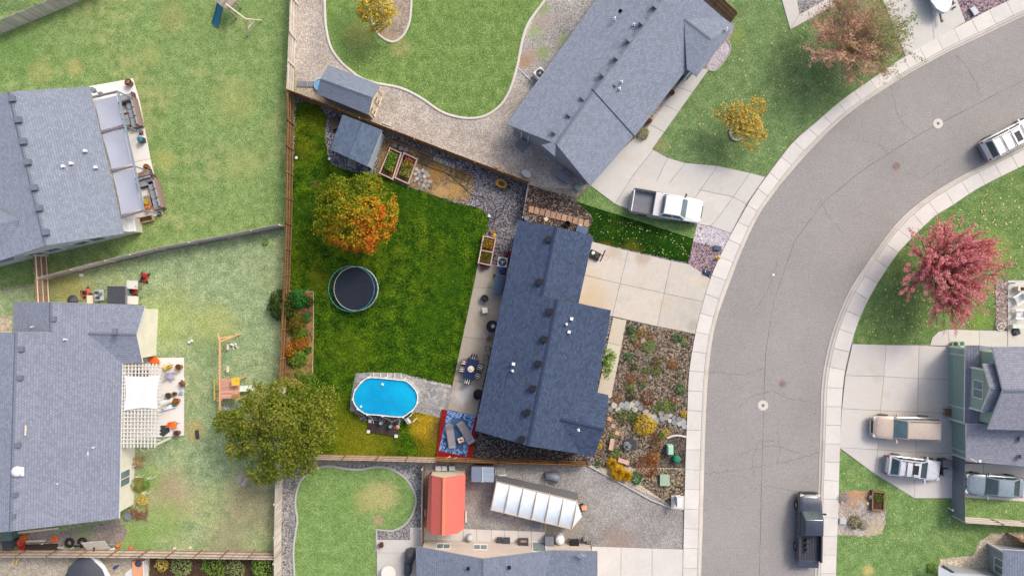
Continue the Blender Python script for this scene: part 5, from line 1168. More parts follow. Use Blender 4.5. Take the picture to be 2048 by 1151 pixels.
# ============================================================= VEHICLES
def vehicle(label, cat, px, py, h, d, L, W, paint, kind, glass='glass_car', rails=False, bars=True, sunroof=False, box=False, mark=None, name='parked_car'):
    """x runs forward; all measures in metres"""
    c = at(px, py, h); t = thing(name, label, cat, (c.x, c.y, .0 + (.008 if mark is None else mark)), ang(*d))
    hw = W/2
    if kind == 'sedan': st = [(0,.74,.36,.74),(.02,.86,.28,.9),(.08,.95,.2,.97),(.2,.99,.19,1.0),(.4,1,.19,1.0),(.62,1,.19,.97),(.74,.99,.2,.94),(.88,.95,.22,.84),(.96,.86,.26,.72),(1,.7,.36,.6)]; cb, rf, zr = (.08,.71), (.26,.52), 1.44
    elif kind == 'wagon': st = [(0,.76,.4,.8),(.02,.88,.32,.98),(.07,.96,.22,1.04),(.2,.99,.21,1.05),(.6,1,.21,1.03),(.72,.99,.22,.99),(.87,.95,.24,.9),(.96,.85,.3,.76),(1,.68,.4,.62)]; cb, rf, zr = (.04,.72), (.16,.53), 1.6
    elif kind == 'suv': st = [(0,.84,.42,.86),(.015,.93,.34,1.06),(.05,.98,.28,1.12),(.2,1,.27,1.13),(.6,1,.27,1.12),(.72,.99,.28,1.08),(.9,.96,.3,1.0),(.97,.9,.34,.86),(1,.78,.42,.7)]; cb, rf, zr = (.015,.72), (.06,.56), 1.84
    else: st = [(.405,.97,.4,1.16),(.42,1,.34,1.2),(.6,1,.34,1.2),(.72,1,.34,1.18),(.88,.98,.36,1.12),(.96,.93,.4,1.0),(1,.82,.48,.8)]; cb, rf, zr = (.415,.77), (.44,.665), 1.9
    X = lambda u: (u - .5) * L
    def ring(u, k, zb, zs):
        w_ = hw*k; crown = .05
        half = [(0, zs+crown), (.5*w_, zs+crown*.8), (.84*w_, zs+crown*.1), (.965*w_, zs-.05), (w_, zs-.22), (w_*.995, (zb+zs)/2-.08), (.95*w_, zb+.03), (.86*w_, zb), (0, zb)]
        return [Vector((X(u), y, z)) for y, z in half] + [Vector((X(u), -y, z)) for y, z in half[-2:0:-1]]
    m = MB(); R = [ring(*s_) for s_ in st]; m.loft([r[::-1] for r in R]); obj('body', m, paint, t, True)
    # bonnet seam panel: slightly proud lid
    f0, f1 = (cb[1]+.015, .955)
    zs = lambda u: np.interp(u, [s_[0] for s_ in st], [s_[3] for s_ in st]); kk = lambda u: np.interp(u, [s_[0] for s_ in st], [s_[1] for s_ in st])
    def lid(u0, u1, frac, nm, mat, dz=.012):
        m = MB(); us = np.linspace(u0, u1, 5); vs = np.linspace(-frac, frac, 7); g = []
        for u in us: g.append([Vector((X(u), v*hw*kk(u), zs(u) + .05*(1 - .6*abs(v)**2) - .03*abs(v)**3 + dz)) for v in vs])
        m.loft(g, False, False); return obj(nm, m, mat, t, True)
    lid(f0, f1, .74, 'bonnet', paint)
    # cabin
    bz = zs(.5) - .02; b0, b1 = X(cb[0]), X(cb[1]); r0, r1 = X(rf[0]), X(rf[1]); bw, rw = hw*.93, hw*(.76 if kind != 'suv' else .8)
    lo = [Vector((b0,-bw,bz)),Vector((b1,-bw*.95,bz)),Vector((b1,bw*.95,bz)),Vector((b0,bw,bz))]; hi = [Vector((r0,-rw,zr-.06)),Vector((r1,-rw,zr-.06)),Vector((r1,rw,zr-.06)),Vector((r0,rw,zr-.06))]
    m = MB(); m.add(lo + hi, [(0,3,2,1),(4,5,6,7),(0,1,5,4),(1,2,6,5),(2,3,7,6),(3,0,4,7)]); obj('cabin', m, paint, t, True, bevel=.07)
    m = MB(); g = []
    for u in np.linspace(0, 1, 6):
        x = r0 + (r1-r0)*u; e = .05*math.sin(math.pi*min(1,max(0,u)))**.5
        g.append([Vector((x, v*rw*.985, zr - .055 + (e + .02)*(1 - v*v*.75))) for v in np.linspace(-1,1,7)])
    m.loft(g, False, False); obj('roof_panel', m, paint, t, True)
    def glassq(a, b_, c_, d_, nm, i=.1, j=.1, out=.02):
        cen = (a+b_+c_+d_)/4; n = (b_-a).cross(d_-a).normalized(); n = -n if n.dot(cen - Vector((0,0,.9))) < 0 else n
        l = lambda p, q, u: p + (q-p)*u
        q = [l(l(a,b_,i), l(d_,c_,i), j), l(l(a,b_,1-i), l(d_,c_,1-i), j), l(l(a,b_,1-i), l(d_,c_,1-i), 1-j), l(l(a,b_,i), l(d_,c_,i), 1-j)]
        m = MB(); mid = [(q[0]+q[3])/2 + n*.0, (q[1]+q[2])/2]; m.add([p + n*out for p in q] + [p + n*(out-.02) for p in q], [(0,1,2,3),(7,6,5,4),(0,4,5,1),(1,5,6,2),(2,6,7,3),(3,7,4,0)]); return obj(nm, m, M[glass], t)
    glassq(lo[1], lo[2], hi[2], hi[1], 'windscreen', .07, .06); glassq(lo[0], lo[3], hi[3], hi[0], 'rear_window', .09, .12)
    for s in (0, 1):
        A, B, Cc, D = (lo[0], lo[1], hi[1], hi[0]) if s == 0 else (lo[3], lo[2], hi[2], hi[3]); cuts = [(.0,.36),(.36,.66),(.66,1)] if kind in ('suv','wagon') else [(0,.5),(.5,1)]
        for u0, u1 in cuts: glassq(A+(B-A)*u0, A+(B-A)*u1, D+(Cc-D)*u1, D+(Cc-D)*u0, 'side_window', .06, .14)
    # wheels
    wr = .35 if kind in ('sedan','wagon') else .41
    for u in (.19, .81):
        for s in (-1, 1):
            m = MB(); y = s*(hw - .1); n = 18; prof = [(.6*wr,-.115),(.95*wr,-.11),(wr,-.06),(wr,.06),(.95*wr,.11),(.6*wr,.115)]
            vs = [Vector((X(u)+r*math.cos(6.283*i/n), y+o, wr+r*math.sin(6.283*i/n))) for r, o in prof for i in range(n)]
            m.add(vs, [(k*n+i, k*n+(i+1)%n, (k+1)*n+(i+1)%n, (k+1)*n+i) for k in range(5) for i in range(n)]); wh = obj('wheel', m, M['tyre'], t, True)
            m = MB(); vs = [Vector((X(u)+r*math.cos(6.283*i/n), y+s*o, wr+r*math.sin(6.283*i/n))) for r, o in ((.62*wr,.09),(.58*wr,.10),(.0,.07)) for i in range(n)]
            m.add(vs, [(k*n+i, k*n+(i+1)%n, (k+1)*n+(i+1)%n, (k+1)*n+i) for k in range(2) for i in range(n)]); obj('rim', m, M['rim'], wh, True)
    zf = st[-1][3]; zb = st[0][3]
    for s in (-1, 1):
        m = MB(); m.box((X(.965), s*hw*.7, zs(.965)-.1), (.30,.34,.15), -s*.35); obj('headlight', m, M['lamp_clear'], t, bevel=.03)
        if kind != 'pickup': m = MB(); m.box((X(.022), s*hw*.8, zb-.02), (.22,.2,.26), s*.3); obj('tail_light', m, M['lamp_red'], t, bevel=.03)
        m = MB(); u = cb[1]-.045; m.box((X(u), s*(hw+.1), bz+.12), (.12,.24,.16)); m.bar((X(u), s*hw*.9, bz+.05), (X(u), s*(hw+.05), bz+.1), .06); obj('mirror', m, M['black'] if kind == 'pickup' else paint, t, bevel=.02)
    m = MB(); m.box((X(.995)+.04, 0, .46), (.12, W*.78, .22)); obj('front_bumper', m, M['charcoal'] if kind == 'pickup' else paint, t, bevel=.04)
    m = MB(); m.box((X(.992)+.03, 0, zf-.02), (.1, W*.5, .2)); obj('grille', m, M['black'], t, bevel=.02)
    m = MB(); m.box((X(0)-.05, 0, .5), (.14, W*.86, .2)); obj('rear_bumper', m, M['steel'] if kind == 'pickup' else M['grey_dim'], t, bevel=.04)
    if rails:
        for s in (-1, 1): m = MB(); m.tube([(r0+.1, s*rw*.9, zr-.02),(r0+.2, s*rw*.9, zr+.06),(r1-.25, s*rw*.9, zr+.06),(r1-.1, s*rw*.9, zr-.02)], .025, 6); obj('roof_rail', m, M['charcoal'], t)
        for u in (.28, .62) if bars else (): m = MB(); m.bar((r0+(r1-r0)*u, -rw*.9, zr+.07), (r0+(r1-r0)*u, rw*.9, zr+.07), .06, .03); obj('cross_bar', m, M['charcoal'], t)
    if sunroof: m = MB(); m.box((r1-.45, 0, zr+.008), (.5, rw*1.1, .02)); obj('sunroof', m, M['black'], t, bevel=.008)
    if kind == 'pickup':
        x0, x1 = X(0), X(.41); zf_ = .78; zt = 1.2
        for s in (-1, 1): 
            m = MB(); m.box(((x0+x1)/2, s*(hw-.06), (zt+.4)/2), (x1-x0, .12, zt-.4)); obj('bed_side', m, paint, t, bevel=.025)
            m = MB(); m.box(((x0+x1)/2, s*(hw-.06), zt+.012), (x1-x0-.04, .13, .03)); obj('bed_rail', m, M['charcoal'], t)
            m = MB(); m.box((x0+.02, s*(hw-.07), .95), (.08,.12,.34)); obj('tail_light', m, M['lamp_red'], t)
        m = MB(); m.box(((x0+x1)/2, 0, .62), (x1-x0-.02, W-.2, .3))
        n = 13
        for k in range(n): y = -hw+.2 + (W-.4)*k/(n-1); m.box(((x0+x1)/2, y, zf_+.01), (x1-x0-.14, (W-.4)/n*.55, .04))
        obj('bed_floor', m, M['grey_dim'] if box != 'open' else M['tarp_black'], t)
        m = MB(); m.box((x1-.03, 0, .95), (.08, W-.22, .5)); obj('bed_front', m, paint, t)
        if not box == 'open': m = MB(); m.box((x0+.04, 0, .88), (.08, W-.2, .64)); obj('tailgate', m, paint, t, bevel=.02)
        else: m = MB(); m.box((x0-.3, 0, .74), (.6, W-.2, .08)); obj('tailgate', m, paint, t, bevel=.02)
        if box == True: m = MB(); m.box((x1-.34, 0, 1.12), (.56, W-.06, .3)); obj('tool_box', m, M['steel_lt'], t, bevel=.03)
    return t
M['steel_lt'] = flatm('tool_box_metal', C(214,214,214), .4, .2, .05)
M['white_car'] = flatm('paint_white', C(238,240,243), .25, 0, .02, 1, .5, 1.0); M['silver_car'] = flatm('paint_silver', C(214,217,224), .3, .1, .012, 1, .5, 1.0); M['beige_car'] = flatm('paint_beige', C(206,188,172), .3, .1, .012, 1, .5, 1.0)
M['blue_car'] = flatm('paint_grey_blue', C(140,156,166), .3, .2, .015, 1, .5, 1.0); M['black_car'] = flatm('paint_black', C(58,66,82), .25, .1, .02, 1, .5, 1.0)
vehicle('white crew-cab pickup truck with silver bed box parked on the neighbouring drive','pickup truck',1329,415,0,(143,24),6.0,2.05,M['white_car'],'pickup','glass_teal',box=True,mark=.07)
vehicle('white SUV with roof bars parked at the kerb, cut off by the right edge','suv',2009,280,0,(90,-47),5.0,1.95,M['white_car'],'suv',rails=True,sunroof=True)
vehicle('beige full-size SUV in the middle of the wide right-hand driveway','suv',1799,851,0,(-120,-4),5.5,2.0,M['beige_car'],'suv','glass_teal',rails=True,bars=False,mark=.071)
vehicle('silver wagon with sunroof and roof rails below the beige SUV','car',1816,930,0,(107,13),4.65,1.82,M['silver_car'],'wagon',rails=True,sunroof=True,mark=.071)
vehicle('blue-grey sedan on the side pad behind the grey gate','car',1976,965,0,(-110,-8),4.8,1.84,M['blue_car'],'sedan',mark=.071)
vehicle('black pickup truck parked at the kerb near the bottom','pickup truck',1610,1047,0,(1,-60),5.7,1.98,M['black_car'],'pickup','glass_car',box='open')
# gear riding in the black pickup's bed
m = MB(); c = at(1606,1080)
for i in range(3): m.lathe([(.12,0),(.12,.35),(.0,.37)], 10, (c.x-.12, c.y - .45 + i*.4, .84))
tag(obj('bed_cargo', m, M['charcoal']), 'dark canisters standing in the black pickup bed', 'cargo')
def boat(label, px, py, d, L, W, hullm, coverm, name='boat', covered=True):
    c = at(px, py, .8); t = thing(name, label, 'boat', (c.x, c.y, .03), ang(*d)); m = MB(); R = []
    for u, w_ in ((-.5,.8),(-.3,1),(0,1),(.25,.86),(.4,.6),(.48,.28),(.5,.08)):
        y = W/2*w_; R.append([Vector((u*L, q, z)) for q, z in ((0,.35+.25*max(0,u)),(y*.7,.45+.25*max(0,u)),(y,.9+.2*max(0,u)),(y*.98,1.0+.2*max(0,u)),(0,1.0+.2*max(0,u)),(-y*.98,1.0+.2*max(0,u)),(-y,.9+.2*max(0,u)),(-y*.7,.45+.25*max(0,u)))])
    m.loft(R); obj('hull', m, hullm, t, True)
    if covered:
        m = MB(); g = []
        for u, w_, z in ((-.5,.8,1.1),(-.3,.95,1.45),(0,.95,1.6),(.2,.85,1.5),(.36,.66,1.34),(.46,.38,1.2),(.505,.12,1.12)): g.append([Vector((u*L, .05*W + W/2*w_*v*.97, 1.04 + (z-1.0)*(1-abs(v)**1.6) + .02*math.sin(u*40))) for v in np.linspace(-1,1,11)])
        m.loft(g, False, False); obj('cover', m, coverm, t, True)
    else:
        m = MB(); m.box((.05*L,0,1.16), (.5,W*.4,.06)); obj('deck_hatch', m, M['blue_pale'], t)
        m = MB(); m.tube([(.2*L,-W*.28,1.1),(.34*L,-W*.2,1.3),(.42*L,0,1.34),(.34*L,W*.2,1.3),(.2*L,W*.28,1.1)], .02, 5); obj('bow_rail', m, M['steel'], t)
    for s in (-1,1): m = MB(); m.lathe([(.1,-.1),(.3,-.1),(.3,.1),(.1,.1)], 12, (0,0,0)); m.v = [(x-.1*L, s*(W/2-.05)+z, .3+y) for x, y, z in m.v]; obj('trailer_wheel', m, M['tyre'], t)
    m = MB(); m.bar((-.4*L,0,.35),(.62*L,0,.4),.1); m.box((.62*L,0,.45),(.16,.16,.14)); obj('trailer_tongue', m, M['charcoal'], t); return t
boat('boat under a black cover behind the bottom left fence',178,1192,(3,-60),7.0,4.5,M['white'],M['tarp_black'])
boat('pale blue boat bow on a trailer at the top right edge',1874,-26,(9,40),4.6,2.2,M['boat_hull'],None,covered=False)
# ============================================================= OBJECTS IN THE LOT
M['wood_play2'] = wood('wood_play_pink', C(220,166,150), .1); M['yellow_pale'] = flatm('yellow_pale', C(236,206,110), .6); M['slide_pale'] = flatm('slide_pale', C(222,232,220), .4); M['navy_soft'] = flatm('navy_soft', C(62,84,110), .55); M['navy_soft2'] = flatm('navy_soft2', C(84,106,134), .55)
M['green_pale2'] = flatm('verdigris', C(112,128,124), .7); M['crack2'] = flatm('asphalt_patch', C(150,146,144), .9); M['terracotta2'] = flatm('terracotta_bright', C(232,168,130), .8)
M['tank'] = flatm('panel_face', C(196,194,186), .6)
M['charcoal2'] = flatm('bin_lid', C(74,80,94), .5)
M['tan_pale'] = wood('tan_pale', C(214,196,172), .1); M['cream2'] = flatm('table_white', C(242,236,226), .5); M['green_box2'] = flatm('mint_paint', C(206,222,206), .5); M['blue_pale2'] = flatm('blue_grey_pale', C(170,186,200), .5)
def single(name, m, mat, label, cat, group=None, **kw): return tag(obj(name, m, M[mat] if isinstance(mat, str) else mat, **kw), label, cat, group)
def part(name, m, mat, parent, **kw): return obj(name, m, M[mat] if isinstance(mat, str) else mat, parent, **kw)

# --- trampoline
def trampoline():
    c = at(712, 577, .9); t = thing('trampoline', 'round trampoline with dark mat, teal pads and safety net on the lawn', 'trampoline', (c.x, c.y, .02)); R = 1.86; z = .88
    def ring(r, z, rr, n=40, k=6):
        m = MB(); pts = [(r*math.cos(6.2832*i/n), r*math.sin(6.2832*i/n), z) for i in range(n+1)]; m.tube(pts, rr, k, None, False); return m
    part('frame', ring(R, z, .045), 'grey_pale', t); 
    m = MB(); m.lathe([(0, z-.015), (1.2, z-.012), (1.6, z)], 48); part('mat', m, 'mat_black', t, smooth=True)
    for k in range(8):
        m = MB(); n = 6; a0 = 6.2832*k/8; vs = []
        for i in range(n+1):
            a = a0 + 6.2832/8*(i/n)*.985
            for r, zz in ((1.61, z+.005), (1.64, z+.04), (1.82, z+.045), (1.85, z+.005)): vs.append((r*math.cos(a), r*math.sin(a), zz))
        m.add(vs, [(i*4+j, (i+1)*4+j, (i+1)*4+j+1, i*4+j+1) for i in range(n) for j in range(3)]); part('pad', m, 'mat_black', t)
    for k in range(6):
        a = 6.2832*k/6 + .2; m = MB(); x, y = R*math.cos(a), R*math.sin(a); m.tube([(x,y,z),(x*1.01,y*1.01,.02)], .025, 6); m.tube([(x*1.01,y*1.01,.02),(x*.94-.3*math.sin(a),y*.94+.3*math.cos(a),.02)], .025, 6); part('leg', m, 'steel', t)
    top = 2.55
    for k in range(8):
        a = 6.2832*k/8 + .3; m = MB(); x, y = 1.92*math.cos(a), 1.92*math.sin(a); m.tube([(x,y,.3),(x,y,2.2),(x*.985,y*.985,top)], .022, 6); part('pole', m, 'charcoal', t)
    part('top_ring', ring(1.88, top, .022), 'teal', t)
    m = MB()
    for k in range(150):
        a = 6.2832*k/150; x, y = 1.87*math.cos(a), 1.87*math.sin(a); m.bar((x*.985,y*.985,z+.03),(x,y,top), .005)
    for zz in (1.3, 1.7, 2.1): 
        q = ring(1.865, zz, .004, 40, 3); m.add(q.v, q.f)
    o = part('net', m, 'black', t); o['kind'] = 'stuff'
trampoline()
# --- above-ground pool
def pool():
    zt = 1.22; rimpx = [(722,765),(731,757),(744,754),(770,756),(800,759),(812,761),(822,769),(831,779),(836,793),(834,806),(828,817),(818,825),(806,833),(780,832),(752,829),(735,828),(722,822),(711,811),(706,798),(708,785),(714,774)]
    rim = [tuple(P(x, y, zt)[:2]) for x, y in smoothed(rimpx, 2)]; cx = sum(p[0] for p in rim)/len(rim); cy = sum(p[1] for p in rim)/len(rim)
    t = thing('swimming_pool', 'oval above-ground pool of turquoise water with white rim', 'pool', (cx, cy, .02)); n = len(rim)
    inn = inset(rim, .06); out_ = rim; lin = inset(rim, .10)
    m = MB()
    for i in range(n):
        j = (i+1) % n; m.add([(*out_[i],0),(*out_[j],0),(*out_[j],zt),(*out_[i],zt)], [(0,1,2,3)] ); m.add([(*inn[i],0),(*inn[j],0),(*inn[j],zt),(*inn[i],zt)], [(3,2,1,0)])
    part('pool_wall', m, 'grey_pale', t, world=True)
    o2 = inset(rim, -.03); i2 = inset(rim, .05)
    for i in range(n):
        j = (i+1) % n; a, b, c, d = Vector(o2[i]), Vector(o2[j]), Vector(i2[j]), Vector(i2[i]); e = .02
        a, b, c, d = a.lerp(b,e), b.lerp(a,e), c.lerp(d,e), d.lerp(c,e); m = MB(); m.prism([tuple(q) for q in (a,b,c,d)], zt, zt+.04); part('rim_plate', m, 'white', t, world=True)
    m = MB(); m.flat(lin, .05)
    for i in range(n): j = (i+1) % n; m.add([(*inn[i],.05),(*inn[j],.05),(*inn[j],zt-.02),(*inn[i],zt-.02)], [(3,2,1,0)])
    part('liner', m, 'liner', t, world=True)
    m = MB(); m.flat(inset(rim, .062), zt - .13); part('water', m, 'water', t, world=True)
    for i in range(0, n, 3):
        p = Vector(o2[i]); m = MB(); m.box((p.x, p.y, zt/2), (.09,.09,zt)); m.box((p.x, p.y, zt+.05), (.12,.12,.05)); part('upright', m, 'white', t, world=True)
    for x in (748,762,776,790,803):
        a, b = at(x, 752), at(x-1, 746); m = MB(); A = P(x, 758, zt*.6); m.bar((A.x, A.y-.02, .75), (b.x, b.y, .05), .05); part('brace', m, 'white', t, world=True)
    m = MB(); a = P(722,812,zt-.1); m.lathe([(.0,0),(.09,0),(.09,.06),(0,.07)], 10, a); part('skimmer', m, 'white', t, world=True)
    return t
M['liner'] = flatm('pool_liner', C(70,190,225), .5, 0, .08, 2)
def water_mat():
    m, nt, b = new_mat('pool_water', .04, .5); v = pos(nt); n1 = noise(nt, v, 1.4, 4, .6, .8); n2 = noise(nt, v, .3, 3)
    col = mix(nt, 1.0, ramp(nt, n2, [(.35, C(0,150,205)), (.65, C(4,176,222))]), ramp(nt, n1, [(.3, g1(.92)), (.7, g1(1.08))]), 'MULTIPLY')
    nt.links.new(col, b.inputs['Base Color']); bump(nt, b, n1, .08, .02); return m
M['water'] = water_mat()
pool()
m = MB(); m.lathe([(0,0),(.1,0),(.12,.04),(.08,.1),(0,.12)], 12, P(765,768,1.11)); single('chlorine_float', m, 'white', 'small white float on the pool water near the top rim', 'pool float', smooth=True)
# pool ladder
def ladder():
    c = at(826, 832); t = thing('pool_ladder', 'white A-frame ladder leaning at the lower right of the pool', 'ladder', (c.x, c.y, .02), ang(14,-10))
    for s in (-1, 1):
        m = MB(); m.bar((.0, s*.28 , 0), (.0, s*.28, 0.02), .05); m.tube([(-.75,s*.28,0),(-.1,s*.26,1.3),(.1,s*.26,1.45),(.2,s*.26,1.25),(.25,s*.28,.1)], .03, 6); part('rail', m, 'white', t)
    for k in range(5): u = .12 + k*.17; m = MB(); m.box((-.75+.65*u, 0, 1.3*u), (.14,.54,.03)); part('step', m, 'white', t)
la = ladder()
# pump deck
pd = thing('pump_deck', 'dark plank platform with pale corner blocks beside the pool', 'deck', at(767,855,z=.02), ang(62,9))
for k in range(13): m = MB(); m.box((-1.24+k*.207, 0, .14), (.195, 1.02 + random.uniform(-.03,.03), .04)); part('plank', m, 'wood_dark', pd)
for x, y in ((-1.2,.46),(-1.2,-.46),(1.2,-.5),(1.22,.3)): m = MB(); m.box((x,y,.11), (.28,.28,.16)); part('corner_block', m, 'offwhite', pd)
for lbl, x, y, r in (('grey filter tank at the left of the dark pump deck',762,845,.17),('grey pump canister at the right of the dark pump deck',781,852,.15)):
    c = at(x, y, .4, .18); t = thing('pool_pump', lbl, 'pump', c); m = MB(); m.lathe([(r,0),(r,.4),(r*.8,.48),(0,.5)], 14); part('tank', m, 'grey_dim', t, smooth=True); m = MB(); m.lathe([(r*.5,.5),(r*.5,.58),(0,.6)], 10); part('cap', m, 'blue_pale', t)
c = at(793, 853, .3, .18); m = MB(); m.tube([(c.x-.2,c.y-.1,c.z+.05),(c.x,c.y+.1,c.z+.2),(c.x+.15,c.y-.05,c.z+.12),(c.x+.05,c.y-.2,c.z+.05)], .05, 6); single('hose_coil', m, 'orange', 'orange and white hose fittings on the pump deck', 'hose')
for i, (lbl, pts) in enumerate([('pale hose from the pool wall to the left of the pump deck',[(735,829,.8),(742,834,.5),(746,840,.2),(747,846,.2)]),('pale hose along the pool wall above the pump deck',[(762,832,.7),(772,836,.25),(785,842,.2),(798,836,.5),(800,833,.8)]),('white hose from the pool down to the pump canister',[(798,834,.9),(799,842,.4),(797,850,.25)])]):
    m = MB(); m.tube([P(x,y,z) for x,y,z in smoothed(pts,4,False)], .035, 6); single('hose', m, 'offwhite', lbl, 'hose')
# stones around the pool
def slab_obj(name, px, mat, parent=None, z0=.02, z1=.06, label=None, cat=None, gap=.012):
    m = MB(); m.prism(inset(XY(px), gap), z0, z1 + random.uniform(-.006,.006)); o = obj(name, m, M[mat], parent, world=True)
    return tag(o, label, cat) if label else o
base = MB(); base.flat(XY([(712,746),(740,744),(800,745),(838,757),(906,772),(896,818),(886,836),(838,824),(700,822),(702,790)]), .024); pv = struct('stone_path', base, M['gravel_s'])
for k in range(6): x = 747+k*9.6; slab_obj('paver', [(x,745.5+k*.3),(x+9,745.8+k*.3),(x+8,757+k*.8),(x-1,756+k*.8)], 'paver_grey', pv)
for q in ([(716,748),(727,747),(737,752),(730,757),(718,756)],[(734,744),(742,748),(738,751),(732,748)],[(713,757),(720,758),(716,765),(711,765)],[(709,815),(718,822),(720,828),(710,827)],[(811,757),(819,760),(813,764),(806,761)]): slab_obj('flagstone', q, 'flag', pv)
for k in range(8): x = 848+k*6.9; y = 759+k*1.3; slab_obj('paver', [(x,y),(x+6.4,y+1.3),(x+5.2,y+6.6),(x-1.2,y+5.4)], 'flag_warm', pv, gap=.008)
for k in range(6): x = 898-k*1.8; y = 768+k*9; slab_obj('paver', [(x-8,y-1),(x-.6,y+.6),(x-2.4,y+8.6),(x-9.6,y+7)], 'flag_warm', pv, gap=.008)
FL = [[(850,766),(868,768),(867,774),(852,773)],[(874,772),(889,773),(886,780),(878,781)],[(868,776),(875,775),(879,784),(873,785)],[(848,785),(856,787),(858,796),(849,793)],[(860,783),(870,781),(873,789),(864,793)],[(855,798),(863,799),(865,806),(857,806)],[(866,796),(873,796),(878,807),(872,810)],[(878,788),(884,785),(886,793),(881,797)],[(864,810),(872,812),(872,818),(865,816)],[(876,812),(889,811),(886,819),(877,818)],[(852,818),(860,819),(859,825),(852,823)],[(866,821),(878,820),(886,823),(874,827)],[(843,778),(850,777),(851,783),(844,783)],[(856,776),(864,776),(861,782),(855,781)],[(843,810),(849,809),(850,815),(844,815)],[(888,797),(880,800),(880,806),(886,808)]]
for i, q in enumerate(FL): slab_obj('flagstone', q, 'flag_warm' if i in (6,9) else 'flag', pv)
# --- deck, rug, loungers
dk = thing('deck', 'low deck of red-stained boards at the end of the patio', 'deck', at(912,868))
DQ = [(889,819),(953,833),(945,921),(873,918)]
bd = MB(); q = XY([(884,817),(955,833),(944,921),(872,918)]); bq = inset(q, .0)
A, B, Cc, D = [Vector(p) for p in q]; nb = 30
for k in range(nb):
    u0, u1 = k/nb, (k+.93)/nb; bd.prism([tuple(A.lerp(D,u0)), tuple(B.lerp(Cc,u0)), tuple(B.lerp(Cc,u1)), tuple(A.lerp(D,u1))], .12, .17)
o = part('board', bd, 'wood_deck', dk, world=True); o['kind'] = 'stuff'
m = MB(); m.prism([tuple(p) for p in inset(q,.05)], .0, .12); part('joist_frame', m, 'wood_dark', dk, world=True)
def rug_mat():
    m, nt, b = new_mat('rug_pattern', .95, .1); g = ND(nt, 'ShaderNodeTexCoord').outputs['Generated']; s = ND(nt, 'ShaderNodeSeparateXYZ', {0: g})
    ex = mth(nt, 'MINIMUM', s.outputs[0], mth(nt, 'SUBTRACT', 1.0, s.outputs[0])); ey = mth(nt, 'MINIMUM', s.outputs[1], mth(nt, 'SUBTRACT', 1.0, s.outputs[1]))
    e = mth(nt, 'MINIMUM', mth(nt, 'MULTIPLY', ex, 1.0), mth(nt, 'MULTIPLY', ey, 1.35))
    o = ocoord(nt); nz = noise(nt, o, 3.4, 3, .5, 1.2); wv = noise(nt, o, 5.0, 2, .5, 2.0)
    border = mix(nt, ramp(nt, mth(nt, 'MULTIPLY', mth(nt,'ADD',nz,wv), .5), [(.49, g1(0)), (.53, g1(1))]), C(134,166,212), C(40,66,112))
    cen = mix(nt, ramp(nt, e, [(.27, g1(0)), (.275, g1(1)), (.285, g1(1)), (.29, g1(0))]), C(66,98,132), C(96,124,152))
    col = mix(nt, ramp(nt, e, [(.19, g1(0)), (.20, g1(1))]), border, cen); nt.links.new(col, b.inputs['Base Color']); return m
c = at(914.5,865); rg = MB(); rg.box((0,0,.006), (2.42,3.55,.014)); 
rug = thing('rug', 'blue patterned outdoor rug with leafy border on the red deck', 'rug', (c.x, c.y, .172), ang(55,12)); part('rug_field', rg, rug_mat(), rug)
def lounger(label, x, y, d):
    t = thing('lounger', label, 'lounger', at(x, y, z=.19), ang(*d)); m = MB(); m.box((-.05,0,.32), (1.25,.58,.07)); part('seat', m, 'fabric_grey', t, bevel=.02)
    m = MB(); m.box((-.95,0,.46), (.62,.58,.06), 0, ('Y', .5)); part('backrest', m, 'fabric_grey', t, bevel=.02)
    m = MB(); m.box((.74,0,.28), (.3,.56,.07)); part('foot_rest', m, 'cushion_grey', t, bevel=.02)
    for s in (-1,1): 
        m = MB(); m.bar((-1.1,s*.31,.3),(.85,s*.31,.3),.04); part('side_rail', m, 'steel', t)
        for xx in (-.6,.6): m = MB(); m.bar((xx,s*.31,.0),(xx,s*.31,.3),.04); part('leg', m, 'steel', t)
    return t
lounger('left grey sun lounger on the blue rug', 903, 873, (3,20)); lounger('tilted grey sun lounger next to the house eave', 934, 865, (13,22))
c = at(923,876,z=.19); st = thing('side_table', 'small white table with red tray between the loungers', 'side table', c, ang(10,-4)); m = MB(); m.box((0,0,.42), (.5,.42,.04)); part('table_top', m, 'cream', st)
for sx in (-1,1):
    for sy in (-1,1): m = MB(); m.box((sx*.2,sy*.16,.2), (.04,.04,.4)); part('leg', m, 'cream', st)
m = MB(); c2 = c + Vector((0,0,.45)); m.lathe([(0,0),(.07,.0),(.08,.05),(0,.06)], 8, c2+Vector((-.06,.02,0))); m.lathe([(0,0),(.06,.0),(.07,.05),(0,.06)], 8, c2+Vector((.1,.0,0))); single('fruit_bowl', m, 'red', 'red bowls on the small white deck table', 'bowl')
for lbl, x, y in (('pale bone-like ornament at the left end of the deck edge',888,916),('pale round ornament in the middle of the deck edge',897,913),('pale curved ornament at the right of the deck edge',910,915)):
    c = at(x, y, z=.17); m = MB(); m.tube([c+Vector((-.16,-.05,.05)), c+Vector((0,.03,.1)), c+Vector((.18,.08,.06))], .05, 6, .03); m.rock((c.x+.12,c.y+.06,.19),.08,.7,6); single('ornament', m, 'bone', lbl, 'ornament')
